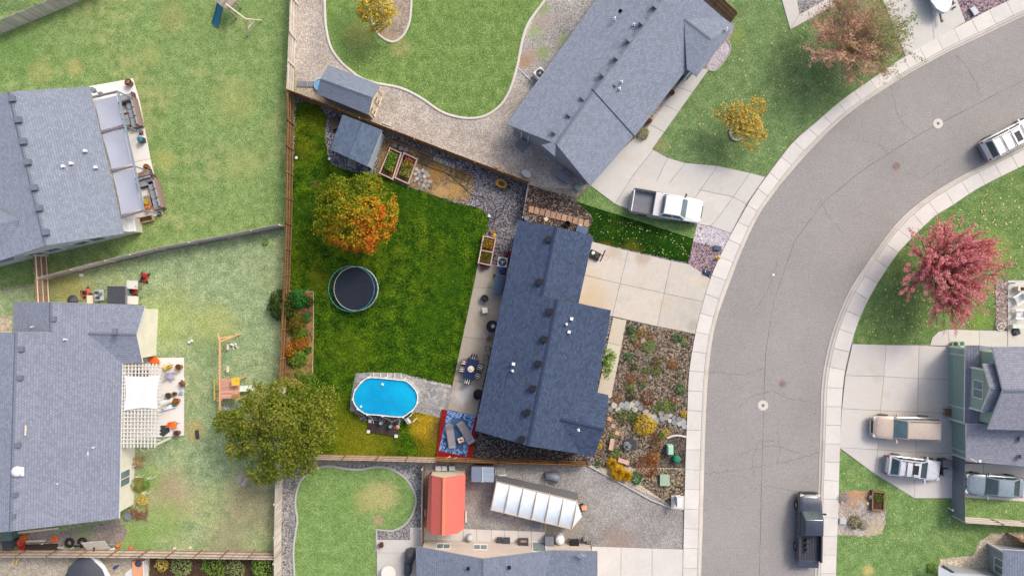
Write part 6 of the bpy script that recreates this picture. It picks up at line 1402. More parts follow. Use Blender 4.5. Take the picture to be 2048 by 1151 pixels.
# --- dining set
def stripe_mat():
    m, nt, b = new_mat('striped_cushion', .9, .1); o = ocoord(nt); s = ND(nt, 'ShaderNodeSeparateXYZ', {0: o}); f = mth(nt, 'FRACT', mth(nt, 'MULTIPLY', mth(nt,'ADD',s.outputs[1],10.0), 5.6))
    nt.links.new(ramp(nt, f, [(0, C(236,232,226)), (.5, C(18,18,22))], 'CONSTANT'), b.inputs['Base Color']); return m
M['stripe'] = stripe_mat()
tz = .077; AX = ang(5.5,-20)   # long axis of the table
c = at(942,737,.75,tz); dt = thing('dining_table', 'navy outdoor dining table on the concrete patio', 'table', c, AX)
m = MB(); m.box((0,0,.73), (1.72,.98,.045)); part('table_top', m, 'navy', dt, bevel=.012)
for sx in (-1,1):
    for sy in (-1,1): m = MB(); m.box((sx*.78,sy*.42,.355), (.07,.07,.71)); part('leg', m, 'navy', dt)
m = MB(); 
for k in range(9):
    a = 6.283*k/9; cc = c + Vector((.0,.0,.80)); m.lathe([(0,0),(.1,.03),(.12,.09),(0,.13)], 7, (cc.x+.17*math.cos(a), cc.y+.17*math.sin(a), cc.z-.03))
m.lathe([(.12,0),(.16,.1),(.1,.2),(0,.22)], 8, (c.x,c.y,c.z+.757)); single('centrepiece', m, 'bone', 'pale petalled centrepiece on the navy dining table', 'centrepiece')
def dchair(lx, ly, rz, label):
    M4 = Matrix.Translation(dt.location) @ Matrix.Rotation(AX, 4, 'Z'); p = M4 @ Vector((lx, ly, 0)); t = thing('dining_chair', label, 'chair', (p.x, p.y, tz), AX + rz, 'striped chairs round the navy dining table')
    m = MB(); m.box((0,0,.42), (.46,.5,.04)); part('seat', m, 'black', t); m = MB(); m.box((.0,0,.47), (.44,.48,.07)); part('seat_cushion', m, 'stripe', t, bevel=.02)
    m = MB(); m.box((-.25,0,.68), (.05,.5,.5), 0, ('Y', -.14)); part('backrest', m, 'black', t); m = MB(); m.box((-.215,0,.72), (.06,.46,.4), 0, ('Y', -.14)); part('back_cushion', m, 'stripe', t, bevel=.02)
    for sx in (-1,1):
        for sy in (-1,1): m = MB(); m.box((sx*.2,sy*.22,.2), (.035,.035,.4)); part('leg', m, 'black', t)
    for sy in (-1,1): m = MB(); m.bar((-.24,sy*.26,.62),(.2,sy*.26,.62),.04); m.bar((.2,sy*.26,.62),(.2,sy*.26,.42),.03); part('armrest', m, 'black', t)
dchair(1.02,0,math.pi,'striped chair at the upper end of the navy dining table'); dchair(-1.02,0,0,'striped chair at the lower end of the navy dining table')
dchair(.38,.66,-math.pi/2,'upper striped chair on the lawn side of the dining table'); dchair(-.28,.66,-math.pi/2,'lower striped chair on the lawn side of the dining table')
dchair(.34,-.68,math.pi/2,'upper striped chair on the house side of the dining table'); dchair(-.42,-.66,math.pi/2,'lower striped chair on the house side of the dining table')
# --- other patio things
c = at(969,597,.4,tz); t = thing('fire_pit', 'round dark metal fire bowl standing on the patio', 'fire pit', c); m = MB(); m.lathe([(.12,.08),(.24,.2),(.33,.36),(.35,.4),(.3,.4),(.22,.26),(0,.2)], 20); part('bowl', m, 'charcoal', t, smooth=True); m = MB(); m.bar((-.3,0,.41),(.3,0,.41),.03); m.bar((0,-.3,.41),(0,.3,.41),.03); m.lathe([(.14,.4),(.14,.44),(0,.46)],12); part('grate', m, 'black', t)
for k in range(3): a = 2.1*k; m = MB(); m.bar((.2*math.cos(a),.2*math.sin(a),.0),(.2*math.cos(a),.2*math.sin(a),.22),.04); part('leg', m, 'black', t)
c = at(970,620,.45,tz); t = thing('stool', 'small pale cube stool on the patio below the fire bowl', 'stool', c, .15); m = MB(); m.box((0,0,.24), (.42,.42,.42)); part('body', m, 'grey_pale', t, bevel=.03); m = MB(); m.box((0,0,.46), (.46,.46,.05)); part('top', m, 'offwhite', t, bevel=.015)
def round_chair(label, x, y, r=.45, cush=False):
    c = at(x, y, .6, tz); t = thing('round_chair', label, 'chair', c); m = MB(); m.lathe([(r*.7,.36),(r,.42),(r*1.02,.46),(0,.47)], 20); part('seat', m, 'black', t, smooth=True)
    m = MB(); n = 10
    for i in range(n): a = math.pi*.6 + i*math.pi*.8/(n-1); b = a + math.pi*.8/(n-1); m.bar((r*math.cos(a),r*math.sin(a),.62),(r*math.cos(b),r*math.sin(b),.62),.05,.4)
    part('backrest', m, 'black', t)
    for k in range(4): a = .8+1.57*k; m = MB(); m.bar((r*.6*math.cos(a),r*.6*math.sin(a),0),(r*.6*math.cos(a),r*.6*math.sin(a),.4),.04); part('leg', m, 'black', t)
    if cush: m = MB(); m.box((.05,0,.52), (.3,.3,.1), .4); part('cushion', m, 'grey_pale', t, bevel=.03)
round_chair('black round chair half under the eave above the dining table',985,652,.5,True); round_chair('black round chair half under the eave below the dining table',957,788,.42)
def iron_chair(label, x, y, d):
    c = at(x, y, .5, tz); t = thing('iron_chair', label, 'chair', c, ang(*d)); m = MB(); m.tube([(.22*math.cos(6.283*i/14),.22*math.sin(6.283*i/14),.44) for i in range(15)], .015, 5, None, False)
    for k in range(3): m.bar((-.2,-.12+.12*k,.44),(.2,-.12+.12*k,.44),.015)
    part('seat', m, 'iron', t); m = MB(); m.tube([(-.22,-.2,.44),(-.27,-.2,.8),(-.28,0,.92),(-.27,.2,.8),(-.22,.2,.44)], .015, 5); part('backrest', m, 'iron', t)
    for sx in (-1,1):
        for sy in (-1,1): m = MB(); m.bar((sx*.16,sy*.16,.44),(sx*.2,sy*.2,0),.025); part('leg', m, 'iron', t)
iron_chair('upper wrought iron chair by the house wall on the patio',975,697,(-1,0)); iron_chair('lower wrought iron chair by the house wall on the patio',972,714,(-1,.3))
def pot(label, x, y, r, h, mat, plant=None, pl_r=None, name='plant_pot', cat='plant pot', z=.0, soil=True):
    c = at(x, y, h, z); t = thing(name, label, cat, c); m = MB(); m.lathe([(r*.72,0),(r,h*.9),(r*1.06,h),(r*.9,h),(r*.86,h*.84)], 18); part('body', m, mat, t, smooth=True)
    if soil: m = MB(); m.lathe([(r*.9,h*.86),(0,h*.9)], 18); part('soil', m, 'soil', t)
    if plant:
        pr = pl_r or r; d = rng.normal(0,1,(160,3)); d[:,2] = abs(d[:,2]); d /= np.linalg.norm(d,axis=1,keepdims=True); p = d*rng.uniform(.3,1,(160,1))*pr; v = leaf_mesh(p + np.array([c.x,c.y,z+h]), d, .11); o = leaf_obj('foliage', v, LF[plant], t)
    return t
pot('pale flowering pot by the house wall on the patio',977,676,.2,.35,'offwhite','tan',.3,z=tz)
# planter with two halves by the patio
def planter(label, corners, h, mat, div=None, rows=True, base=.02):
    q = [P(x, y, h) for x, y in corners]; cx = sum(p.x for p in q)/4; cy = sum(p.y for p in q)/4; t = thing('raised_bed', label, 'planter', (cx, cy, base))
    for i in range(4):
        a, b = q[i], q[(i+1) % 4]
        for z0, z1 in ((0,h/2-.004),(h/2+.004,h)): m = MB(); m.bar((a.x,a.y,(z0+z1)/2),(b.x,b.y,(z0+z1)/2),.10 if i % 2 else .096,z1-z0); part('board', m, mat, t, world=True)
        m = MB(); m.box((a.x,a.y,(h+.03)/2),(.12,.12,h+.03)); part('corner_post', m, mat, t, world=True)
    m = MB(); m.flat([(p.x,p.y) for p in q], h-.12); part('soil', m, 'soil', t, world=True)
    if div: a, b = q[0].lerp(q[3], div), q[1].lerp(q[2], div); m = MB(); m.bar((a.x,a.y,h-.06),(b.x,b.y,h-.06),.08,.12); part('divider', m, mat, t, world=True)
    return t
planter('pale framed two-part planter box on the gravel beside the patio',[(967,472),(991,477),(981,530),(957,525)],.6,'wood_pink',.52)
def veg(label, quad, h, mats, n, leaf=.1, hh=.3):
    q = [P(x, y, h) for x, y in quad]; m = []
    for k in range(n):
        u, v = random.random(), random.random(); p = q[0].lerp(q[1],u).lerp(q[3].lerp(q[2],u),v); m.append((p.x,p.y,h + random.random()*hh))
    m = np.array(m); o = leaf_obj('vegetable_plants', leaf_mesh(m, np.tile([0,0,1.],(n,1)), leaf), mats); tag(o, label, 'plants')
veg('red and orange leaved plants in the upper half of the planter box',[(969,477),(987,481),(983,498),(965,494)],.5,LF['mixed'],420,.12,.35)
veg('yellow-green plants in the lower half of the planter box',[(964,501),(981,504),(977,526),(960,523)],.5,LF['olive'],420,.1,.2)
c = at(988,470,.3); m = MB(); m.rock((c.x,c.y,.02),.19,1.1,8); m.tube([c+Vector((-.14,0,.2)),c+Vector((0,.05,.4)),c+Vector((.14,0,.2))],.03,5); single('watering_can', m, 'yellow', 'yellow watering can at the top of the planter box', 'watering can')
c = at(985,463); m = MB(); m.box((c.x,c.y,.12),(.32,.3,.22),.3); m.box((c.x,c.y,.24),(.36,.34,.03),.3); single('crate', m, 'wood_brown', 'small brown crate above the yellow watering can', 'crate')
c = at(967,533,.3,.05); t = thing('wagon', 'dark red toy wagon below the planter box', 'wagon', c, ang(2,8)); m = MB(); m.box((0,0,.26),(.46,.4,.04)); part('tray', m, 'black', t)
for s in (-1,1): m = MB(); m.box((0,s*.2,.33),(.46,.03,.14)); part('side', m, 'wood_deck', t); m = MB(); m.box((s*.23,0,.33),(.03,.4,.14)); part('end_board', m, 'wood_deck', t)
for sx in (-1,1):
    for sy in (-1,1): m = MB(); m.lathe([(.02,-.03),(.1,-.03),(.1,.03),(.02,.03)],10); m.v = [(x+sx*.16,z+sy*.24,y+.11) for x,y,z in m.v]; part('wheel', m, 'tyre', t)
def ac_unit(label, x, y, d, body='grey_pale', s=.85, h=.8):
    c = at(x, y, h, .05); t = thing('air_conditioner', label, 'air conditioner', c, ang(*d)); m = MB(); m.box((0,0,h/2),(s,s,h)); part('casing', m, body, t, bevel=.05)
    m = MB(); m.lathe([(s*.40,h+.004),(s*.40,h+.02),(0,h+.02)], 22); part('fan_opening', m, 'black', t)
    for k in range(3): a = .5+2.094*k; m = MB(); m.bar((0,0,h+.035),(s*.33*math.cos(a),s*.33*math.sin(a),h+.03),s*.16,.015); part('blade', m, 'grey_dim', t)
    m = MB(); m.lathe([(s*.1,h+.03),(s*.1,h+.06),(0,h+.07)],12); part('hub', m, 'grey_pale', t)
    m = MB()
    for r in (.16,.24,.32,.40): m.tube([(s*r*math.cos(6.283*i/24),s*r*math.sin(6.283*i/24),h+.06) for i in range(25)], .006, 4, None, False)
    part('guard', m, 'steel', t)
ac_unit('pale square air conditioner touching the navy eave',1005,524,(20,3)); ac_unit('white air conditioner beside the diagonal grey roof',1080,147,(20,-16),'white',.85,.8)
c = at(998,567,1.2,.05); t = thing('storage_cabinet', 'slate-blue lidded storage cabinet under the navy eave', 'cabinet', c, ang(-9,40)); m = MB(); m.box((0,0,.55),(1.55,.75,1.1)); part('body', m, 'charcoal', t)
for k in range(6): m = MB(); m.box((-.68+k*.272,0,1.13),(.262,.84,.06)); part('lid_panel', m, 'navy_soft', t)
c = at(1004,541,.7,.05); m = MB(); m.box((c.x,c.y,.3),(.45,.4,.6),.2); m.lathe([(.16,.6),(.2,.7),(0,.78)],10,(c.x-.1,c.y+.1,0)); single('cooler', m, 'blue', 'blue bins between the air conditioner and the slate cabinet', 'bin')
c = at(989,550,.5); m = MB(); m.lathe([(.1,0),(.13,.3),(.0,.34)],10,(c.x,c.y,.05)); single('pot', m, 'charcoal', 'small dark pot left of the blue bins', 'pot')
# --- raised beds and garden corner
planter('left raised bed of pinkish timber full of green plants',[(780,296),(802,306),(785,358),(759,346)],.42,'wood_pink'); planter('right raised bed of pinkish timber with purple flowers on top',[(808,306),(834,318),(816,367),(790,355)],.42,'wood_pink')
veg('green and yellow vegetables in the left raised bed',[(779,302),(797,310),(785,345),(770,338)],.34,LF['mid'],500,.14,.5); veg('straggling yellow leaves in the left raised bed',[(781,334),(787,336),(784,345),(778,343)],.34,LF['yellow'],190,.13,.3)
veg('olive bushy vegetables in the right raised bed',[(808,322),(828,330),(817,358),(799,350)],.34,LF['hedge'],420,.13,.5); veg('orange-brown plants at the top of the right raised bed',[(812,316),(827,322),(824,329),(809,323)],.34,LF['orange'],300,.13,.4)
LM('purple',(84,40,96),(112,60,126),(70,50,90)); veg('purple flowers along the top edge of the right raised bed',[(809,309),(825,315),(823,320),(807,314)],.4,LF['purple'],220,.12,.2)
M_ = MB(); a, b, d = at(780,281), at(862,311), at(759,346); 
for p, q, lb_ in ((a,b,'long timber edging above the raised beds'),(a,d,'timber edging left of the raised beds')):
    m = MB(); m.bar(p+Vector((0,0,.07)), q+Vector((0,0,.07)), .1, .14); single('timber_edging', m, 'wood_brown', lb_, 'timber edging')
gpt = MB(); gpt.flat(XY([(832,340),(868,346),(860,380),(818,372)]), .021); gp = struct('stepping_stone_path', gpt, M['dirt'])
random.seed(21)
def stone_poly(x, y, r, n=7):
    a0 = random.random()*6; return [(x + r*random.uniform(.75,1.15)*math.cos(a0+6.283*k/n), y + r*random.uniform(.75,1.15)*math.sin(a0+6.283*k/n)) for k in range(n)]
for i, (x, y, r) in enumerate([(833,338,4),(838,343,4.5),(846,341,4),(853,346,5),(831,348,4),(840,352,4.5),(849,353,4),(857,351,3.5),(834,357,4),(843,360,4),(851,362,5),(838,367,3.5),(847,371,4.5),(856,371,4),(860,363,4),(830,362,3),(852,375,3)]): slab_obj('flagstone', stone_poly(x,y,r), 'flag_warm' if i % 4 in (0,2) else 'flag', gp, gap=0)
for x, y in ((790,291),(802,297),(812,299)): slab_obj('stepping_stone', stone_poly(x,y,5), 'flag', None, .03, .07, {790:'left of three grey stepping stones above the raised beds',802:'middle of three grey stepping stones above the raised beds',812:'right of three grey stepping stones above the raised beds'}[x], 'stepping stone', gap=0)
for k in range(7):
    x, y = 870+k*6, 318+k*2.4; c = at(x, y); m = MB(); m.box((c.x,c.y,.1),(.22,.36,.17),ang(20,8)+random.uniform(-.08,.08)); single('concrete_block', m, 'paver_grey', ('first','second','third','fourth','fifth','sixth','last')[k]+' pale block from the left in the short row behind the garden', 'block', 'row of concrete blocks behind the garden', bevel=.015)
def wheelbarrow():
    c = at(1003,367,.5,.02); t = thing('wheelbarrow', 'yellow wheelbarrow resting on the dark gravel', 'wheelbarrow', c, ang(18,8)); m = MB()
    R = []
    for z, k in ((.3,.6),(.52,1.0),(.54,1.02),(.52,.95),(.33,.58)): R.append([(.48*k*math.cos(6.283*i/20)*(1 if math.cos(6.283*i/20)>0 else 1.1),.34*k*math.sin(6.283*i/20),z) for i in range(20)])
    m.loft(R, True, False); part('tray', m, 'yellow_dull', t, smooth=True); m = MB(); m.lathe([(.28,.33),(0,.34)],16); part('tray_floor', m, 'charcoal', t)
    for s in (-1,1): m = MB(); m.tube([(.7,s*.1,.2),(-.1,s*.26,.32),(-.85,s*.3,.5)],.02,6); part('handle', m, 'wood_raw', t); m = MB(); m.tube([(-.3,s*.25,.32),(-.4,s*.25,0)],.018,5); part('leg', m, 'iron', t)
    m = MB(); m.lathe([(.05,-.05),(.2,-.05),(.2,.05),(.05,.05)],14); m.v = [(x+.68,z,y+.2) for x,y,z in m.v]; part('wheel', m, 'tyre', t)
wheelbarrow()
for lbl, pts in (('black irrigation hose winding from the raised beds over the gravel',[(838,325),(862,336),(890,345),(908,358),(928,375),(945,390),(965,394),(985,402),(992,420),(990,440),(985,455)]),('black irrigation hose branching towards the house corner',[(985,440),(1000,430),(1008,412),(1014,400)])):
    m = MB(); m.tube([at(x,y,z=.05) for x,y in smoothed(pts,5,False)], .025, 5); single('hose', m, 'black', lbl, 'hose')
c = at(918,356); t = thing('trellis', 'dark metal trellis lying by the garden fence', 'trellis', (c.x,c.y,.06), ang(30,12))
for k in range(4): m = MB(); m.bar((-.9+k*.6,-.5,.02),(-.9+k*.6,.5,.02),.025); part('bar', m, 'iron', t)
for k in range(3): m = MB(); m.bar((-.9,-.5+.5*k,.045),(.9,-.5+.5*k,.045),.025); part('bar', m, 'iron', t)
for lbl, x, y in (('white sprinkler cap at the lawn corner near the planter',978,432),('white sprinkler cap on the lawn left of the blue shed',659,318),('pale sprinkler cap against the brown fence',593,316)):
    m = MB(); m.lathe([(.11,0),(.13,.06),(.1,.1),(0,.12)],12,at(x,y,z=.02)); single('sprinkler', m, 'white', lbl, 'sprinkler')
m = MB(); c = at(629,366); 
for k in range(5): m.bar(c+Vector((-.3+.1*k,.1*k-.2,.05)), c+Vector((.3,-.4+.15*k,.06+.02*k)), .05)
single('brush_pile', m, 'wood_brown', 'small pile of brown sticks on the lawn left of the autumn tree', 'sticks')
for lbl, x, y, mt in (('dark planter box hidden behind the blue shed fence corner',672,248,'wood_dark'),):
    c = at(x,y); m = MB(); m.box((c.x,c.y,.2),(.7,.9,.4),.3); m.box((c.x,c.y,.41),(.8,1.0,.03),.3); single('planter_box', m, mt, lbl, 'planter')
# --- side yard stepping pavers
sp = bpy.data.objects['side_yard_gravel']
for k in range(11):
    x, y = 1059+k*11.0, 411+k*2.8; slab_obj('paver', [(x,y),(x+9.6,y+2.4),(x+7.0,y+15.5),(x-2.8,y+13)], 'paver_brown', sp, .016, .06, gap=.012)
for lbl, x, y, r, rz in (('left loose white paving stone north of the navy roof',1092,438,.2,.6),('right loose white paving stone north of the navy roof',1160,453,.22,.5)):
    c = at(x,y); m = MB(); m.box((c.x,c.y,.05),(r*1.6,r*1.5,.06),rz); single('loose_paver', m, 'cream', lbl, 'paving stone', bevel=.015)
c = at(1135,447,.6); t = thing('barrel', 'black open barrel against the navy eave', 'barrel', (c.x,c.y,.02)); m = MB(); m.lathe([(.24,0),(.28,.3),(.25,.6),(.22,.6),(.22,.1),(0,.1)],18); part('body', m, 'black', t, smooth=True)
c = at(1053,436,.3); m = MB(); m.tube([(c.x+.2*math.cos(6.283*i/18),c.y+.2*math.sin(6.283*i/18),.28) for i in range(19)],.035,6,None,False); m.lathe([(.18,0),(.19,.27)],18,(c.x,c.y,.02)); single('ring_pot', m, 'grey_dim', 'grey ringed pot at the house corner by the side fence', 'pot')
c = at(1164,459,.8); m = MB(); m.box((c.x,c.y,.4),(.9,.5,.8),ang(20,6)); m.box((c.x,c.y,.82),(.96,.56,.05),ang(20,6)); single('utility_cabinet', m, 'navy_soft2', 'grey-blue cabinet tucked against the eave by the pavers', 'cabinet')
# --- basketball hoop
def hoop():
    c = at(1191,511,.1,.07); t = thing('basketball_hoop', 'portable basketball hoop with black base and orange ring on the driveway', 'basketball hoop', c, ang(22,10)); m = MB(); m.box((-.1,0,.12),(.95,.72,.22),.0); part('base', m, 'black', t, bevel=.08)
    m = MB(); m.lathe([(.2,.23),(.22,.26),(.12,.28),(0,.28)],16,(.05,.05,0)); part('filler_cap', m, 'charcoal', t); m = MB(); m.rock((-.28,.1,.22),.16,.7,7); part('ballast', m, 'white', t)
    m = MB(); m.tube([(-.1,0,.2),(.05,0,2.3),(.25,0,2.5)],.045,8); part('pole', m, 'black', t); m = MB(); m.box((.32,0,2.5),(.04,1.0,.65)); part('backboard', m, 'charcoal', t)
    m = MB(); m.tube([(.62+.23*math.cos(6.283*i/22),.23*math.sin(6.283*i/22),2.3) for i in range(23)],.014,6,None,False); m.bar((.33,0,2.3),(.4,0,2.3),.1); part('ring', m, 'orange', t)
    m = MB()
    for k in range(12): a = 6.283*k/12; m.bar((.62+.23*math.cos(a),.23*math.sin(a),2.29),(.62+.13*math.cos(a+.3),.13*math.sin(a+.3),1.95),.008)
    part('net', m, 'white', t)
hoop()
# --- front corner: hydrant and boxes
c = at(1437,515,.4); t = thing('fire_hydrant', 'yellow fire hydrant in the pinkish gravel corner by the sidewalk', 'fire hydrant', (c.x,c.y,.03)); m = MB(); m.lathe([(.17,0),(.17,.05),(.11,.06),(.11,.5),(.15,.52),(.15,.56),(.11,.62),(.05,.7),(0,.71)],16); part('body', m, 'yellow', t, smooth=True)
for a in (0,1.57,3.14): m = MB(); m.tube([(0,0,.38),(.22*math.cos(a),.22*math.sin(a),.38)],.06,8); part('nozzle', m, 'offwhite', t)
for lbl, x, y, w_, l_, mt in (('dark blue-grey meter box above the yellow hydrant',1434,496,.6,.36,'navy_soft'),('dark meter box with a white dot near the driveway corner',1413,545,.6,.36,'navy')):
    c = at(x,y); t = thing('meter_box', lbl, 'meter box', (c.x,c.y,.03), ang(20,5)); m = MB(); m.box((0,0,.08),(w_,l_,.16)); part('box', m, mt, t); m = MB(); m.box((0,0,.18),(w_*1.04,l_*1.04,.03)); part('lid', m, mt, t)
    if y > 520: m = MB(); m.lathe([(.05,.2),(.05,.22),(0,.23)],10,(-.18,.06,0)); part('cap', m, 'white', t)
for lbl, x, y, r in (('white rock at the corner of the pale strip of lawn',1398,470,.14),('second white rock in the pinkish gravel corner',1402,478,.12),('green-grey rock in the gravel corner',1413,488,.14),('brown rock in the pale end of the gravel corner',1402,456,.13)):
    m = MB(); c = at(x,y); m.rock((c.x,c.y,.05),r,.7,7); single('rock', m, 'offwhite' if 'white' in lbl else 'boulder', lbl, 'rock', smooth=True)
# --- rock garden things
fbm = MB(); fbm.flat(XY([(1218,806),(1290,802),(1300,815),(1370,830),(1372,856),(1338,850),(1300,840),(1262,824),(1216,826)]), .026); fr = struct('flagstone_row', fbm, M['gravel_rock'])
random.seed(5)
for i, (x, y) in enumerate([(355,155),(430,148),(488,145),(540,147),(590,138),(318,190),(400,203),(455,182),(500,185),(572,195),(635,180),(684,220),(722,260),(770,275),(742,303),(845,238),(855,290),(797,315),(905,278),(942,258),(977,290),(935,312),(1027,300),(985,335),(1078,328),(1085,372),(1040,345)]):
    r = 6.6 if i not in (7,21,20,19) else 4.6; px, py = x/5.232+1160, y/5.232+780; slab_obj('flagstone', stone_poly(px,py,r*.95,7), 'flag_warm' if i % 3 == 0 else 'flag', fr, .03, .13, gap=0)
for lbl, x, y in (('upper of three reddish pavers beside the house corner',1219,837),('middle of three reddish pavers beside the house corner',1226,851),('lower of three reddish pavers beside the house corner',1234,865)):
    c = at(x,y); m = MB(); m.box((c.x,c.y,.06),(.36,.34,.07),-.3); single('paver', m, 'paver_red', lbl, 'paver', bevel=.012)
for lbl, x, y, d in (('upright pinkish stone bench near the house corner',1223,888,(-4,22)),('slanting pinkish stone bench above the yellow grass',1247,922,(20,7))):
    c = at(x,y,.42); t = thing('stone_bench', lbl, 'bench', (c.x,c.y,.03), ang(*d)); m = MB(); m.box((0,0,.4),(.98,.36,.08)); part('seat', m, 'bench_stone', t, bevel=.015)
    for s in (-1,1): m = MB(); m.box((s*.33,0,.18),(.12,.3,.36)); part('leg', m, 'bench_stone', t)
c = at(1255,892,.5); t = thing('fountain', 'small grey figure fountain among dark stones in the rock bed', 'fountain', (c.x,c.y,.03)); m = MB(); m.lathe([(.3,0),(.32,.1),(.2,.16),(.14,.3),(.3,.38),(.32,.44),(.0,.4)],18); part('basin', m, 'grey_dim', t, smooth=True)
m = MB(); m.lathe([(.1,.4),(.13,.55),(.08,.7),(.1,.8),(0,.9)],12,(.02,0,0)); m.rock((-.15,.12,.42),.13,.9,7); part('figure', m, 'green_pale2', t, smooth=True)
stones('dark_stones','ring of dark stones round the small fountain',[(1247,880),(1262,872),(1274,880),(1272,896),(1258,902),(1246,896)],120,.06,.12,'charcoal',.05)
c = at(1341,899,.6); t = thing('utility_box', 'pale mint-green utility box in the dark mulch', 'utility box', (c.x,c.y,.03)); m = MB(); m.box((0,0,.3),(.5,.8,.6)); part('body', m, 'green_box', t, bevel=.03); m = MB(); m.box((0,-.02,.63),(.42,.72,.06)); m.box((.0,.0,.67),(.34,.5,.03)); part('lid', m, 'green_box', t, bevel=.02)
c = at(1354,918,.5); t = thing('utility_box', 'deep green rounded utility pedestal in the dark mulch', 'utility box', (c.x,c.y,.03)); m = MB(); m.lathe([(.33,0),(.35,.3),(.33,.45),(.24,.52),(0,.54)],8,(0,0,0),1.05,.95); part('body', m, 'green_dark', t)
m = MB(); m.lathe([(.26,.53),(.2,.58),(0,.59)],8); part('cap', m, 'green_dark', t)
c = at(1330,960,.35); t = thing('utility_box', 'pale green square utility lid below the rock bed', 'utility box', (c.x,c.y,.03)); m = MB(); m.box((0,0,.12),(.78,.9,.24)); part('body', m, 'green_pale', t); m = MB(); m.box((0,0,.26),(.84,.96,.05)); part('lid', m, 'green_pale', t, bevel=.01)
c = at(1359,1004,1.3); t = thing('mailbox_cluster', 'white pedestal mailbox cabinet on a concrete pad by the sidewalk', 'mailbox', (c.x,c.y,.07)); m = MB(); m.box((0,0,.2),(.2,.3,.4)); part('pedestal', m, 'grey_pale', t); m = MB(); m.box((0,0,.85),(.42,.78,.9)); part('cabinet', m, 'white', t, bevel=.02)
for k in range(4):
    for j in range(2): m = MB(); m.box((-.215,-.19+.38*j,.52+.2*k),(.012,.34,.18)); part('mail_door', m, 'grey_pale', t)
for lbl, x, y, r in (('pale manhole ring in the lower part of the road',1526,810,.44),('pale manhole ring in the upper part of the road',1876,247,.42)):
    t = thing('manhole', lbl, 'manhole', at(x,y,z=.012)); m = MB(); m.lathe([(r,0),(r,.006),(r*.32,.008)],28); part('collar', m, 'edging', t); m = MB(); m.lathe([(r*.31,0),(r*.31,.012),(0,.012)],20); part('cover', m, 'manhole_grey', t)
for lbl, x, y, r in (('rust-brown manhole cover in the bend of the road',1792,332,.34),('small rust-brown manhole cover beside the lower pale ring',1565,767,.27)):
    t = thing('manhole', lbl, 'manhole', at(x,y,z=.012)); m = MB(); m.lathe([(r*1.5,0),(r*1.5,.003),(r*1.42,.003)],28); m.lathe([(r*1.42,0.0005),(r*1.42,.002),(r*1.02,.002)],28); part('collar', m, 'crack2', t); m = MB(); m.lathe([(r,.002),(r,.012),(0,.012)],24); part('cover', m, 'manhole', t)
    m = MB()
    for k in range(4): m.tube([(r*(.2+.2*k)*math.cos(6.283*i/18),r*(.2+.2*k)*math.sin(6.283*i/18),.013) for i in range(19)],.012,4,None,False)
    part('cover_ribs', m, 'manhole', t)
t = thing('manhole', 'small white-centred valve cover in the middle of the road', 'manhole', at(1547,549,z=.012)); m = MB(); m.lathe([(.38,0),(.38,.004),(.1,.005)],24); part('collar', m, 'crack2', t); m = MB(); m.lathe([(.1,0),(.1,.012),(0,.012)],14); part('cover', m, 'white', t)

# ============================================================= NORTH NEIGHBOUR
m = MB(); a, b = P(625,106,2.2), P(614,176,.6); m.tube([at(614,176,z=.1), a], .03, 6); single('pole', m, 'white', 'tall thin white pole standing in the gravel beside the cream shed', 'pole')
c = at(612,169); m = MB(); m.box((c.x,c.y,.05),(1.5,.5,.06),-.02); m.box((c.x,c.y,.09),(1.4,.42,.03),-.02); single('panel', m, 'grey_dim', 'grey flat panel lying by the pale fence', 'panel')
c = at(640,170,.3); t = thing('paddling_pool', 'small light-blue paddling pool half under the shed eave', 'paddling pool', (c.x,c.y,.02)); m = MB(); m.tube([(.5*math.cos(6.283*i/24),.5*math.sin(6.283*i/24),.25) for i in range(25)],.05,8,None,False); m.lathe([(.46,.02),(.5,.25)],24); part('rim', m, 'blue_pale', t, smooth=True); m = MB(); m.lathe([(.46,.05),(0,.05)],20); part('floor', m, 'blue_slide', t)
c = at(1044,288,.3); t = thing('hatch', 'grey square hatch pad beside the long grey house', 'hatch', (c.x,c.y,.02), ang(14,12)); m = MB(); m.box((0,0,.06),(.9,.9,.1)); part('lid', m, 'grey_dim', t); m = MB(); m.box((-.3,.2,.13),(.2,.04,.03)); part('handle', m, 'steel', t)
for k, (x, y) in enumerate(((1043,265),(1057,273))): m = MB(); c = at(x,y,2.4); m.tube([(c.x,c.y,0),(c.x,c.y,2.5)],.05,8); single('downpipe', m, 'white', ('left','right')[k]+' white downpipe above the grey hatch pad','downpipe')
c = at(1053,347,.4); t = thing('tub', 'pale rounded plastic tub on the shaded gravel', 'tub', (c.x,c.y,.02), ang(18,10)); m = MB(); R = [[(.44*k*math.cos(6.283*i/20),.3*k*math.sin(6.283*i/20),z) for i in range(20)] for z, k in ((0,.8),(.3,1),(.34,1.05),(.36,.95),(.38,.85),(.36,.4))]; m.loft(R); part('body', m, 'grey_pale', t, smooth=True)
for k, (x, y) in enumerate(((1120,349),(1134,358))):
    c = at(x,y,1.0); t = thing('wheelie_bin', ('left','right')[k] + ' grey-blue wheeled bin in the shade of the diagonal house', 'bin', (c.x,c.y,.02), ang(14,10)); m = MB(); m.loft([[(-.26,-.22,0),(.26,-.22,0),(.26,.22,0),(-.26,.22,0)],[(-.36,-.3,.95),(.32,-.3,.95),(.32,.3,.95),(-.36,.3,.95)]]); part('body', m, 'tarp_grey', t); m = MB(); m.box((0,0,.98),(.74,.64,.06)); part('lid', m, 'tarp_grey', t, bevel=.02)
c = at(1155,374,.3); t = thing('valve_box', 'aqua square valve box at the pale lawn corner', 'valve box', (c.x,c.y,.02), ang(12,8)); m = MB(); m.box((0,0,.08),(.6,.5,.16)); part('box', m, 'aqua_box', t); m = MB(); m.box((0,0,.18),(.52,.42,.04)); part('lid', m, 'aqua_box', t)
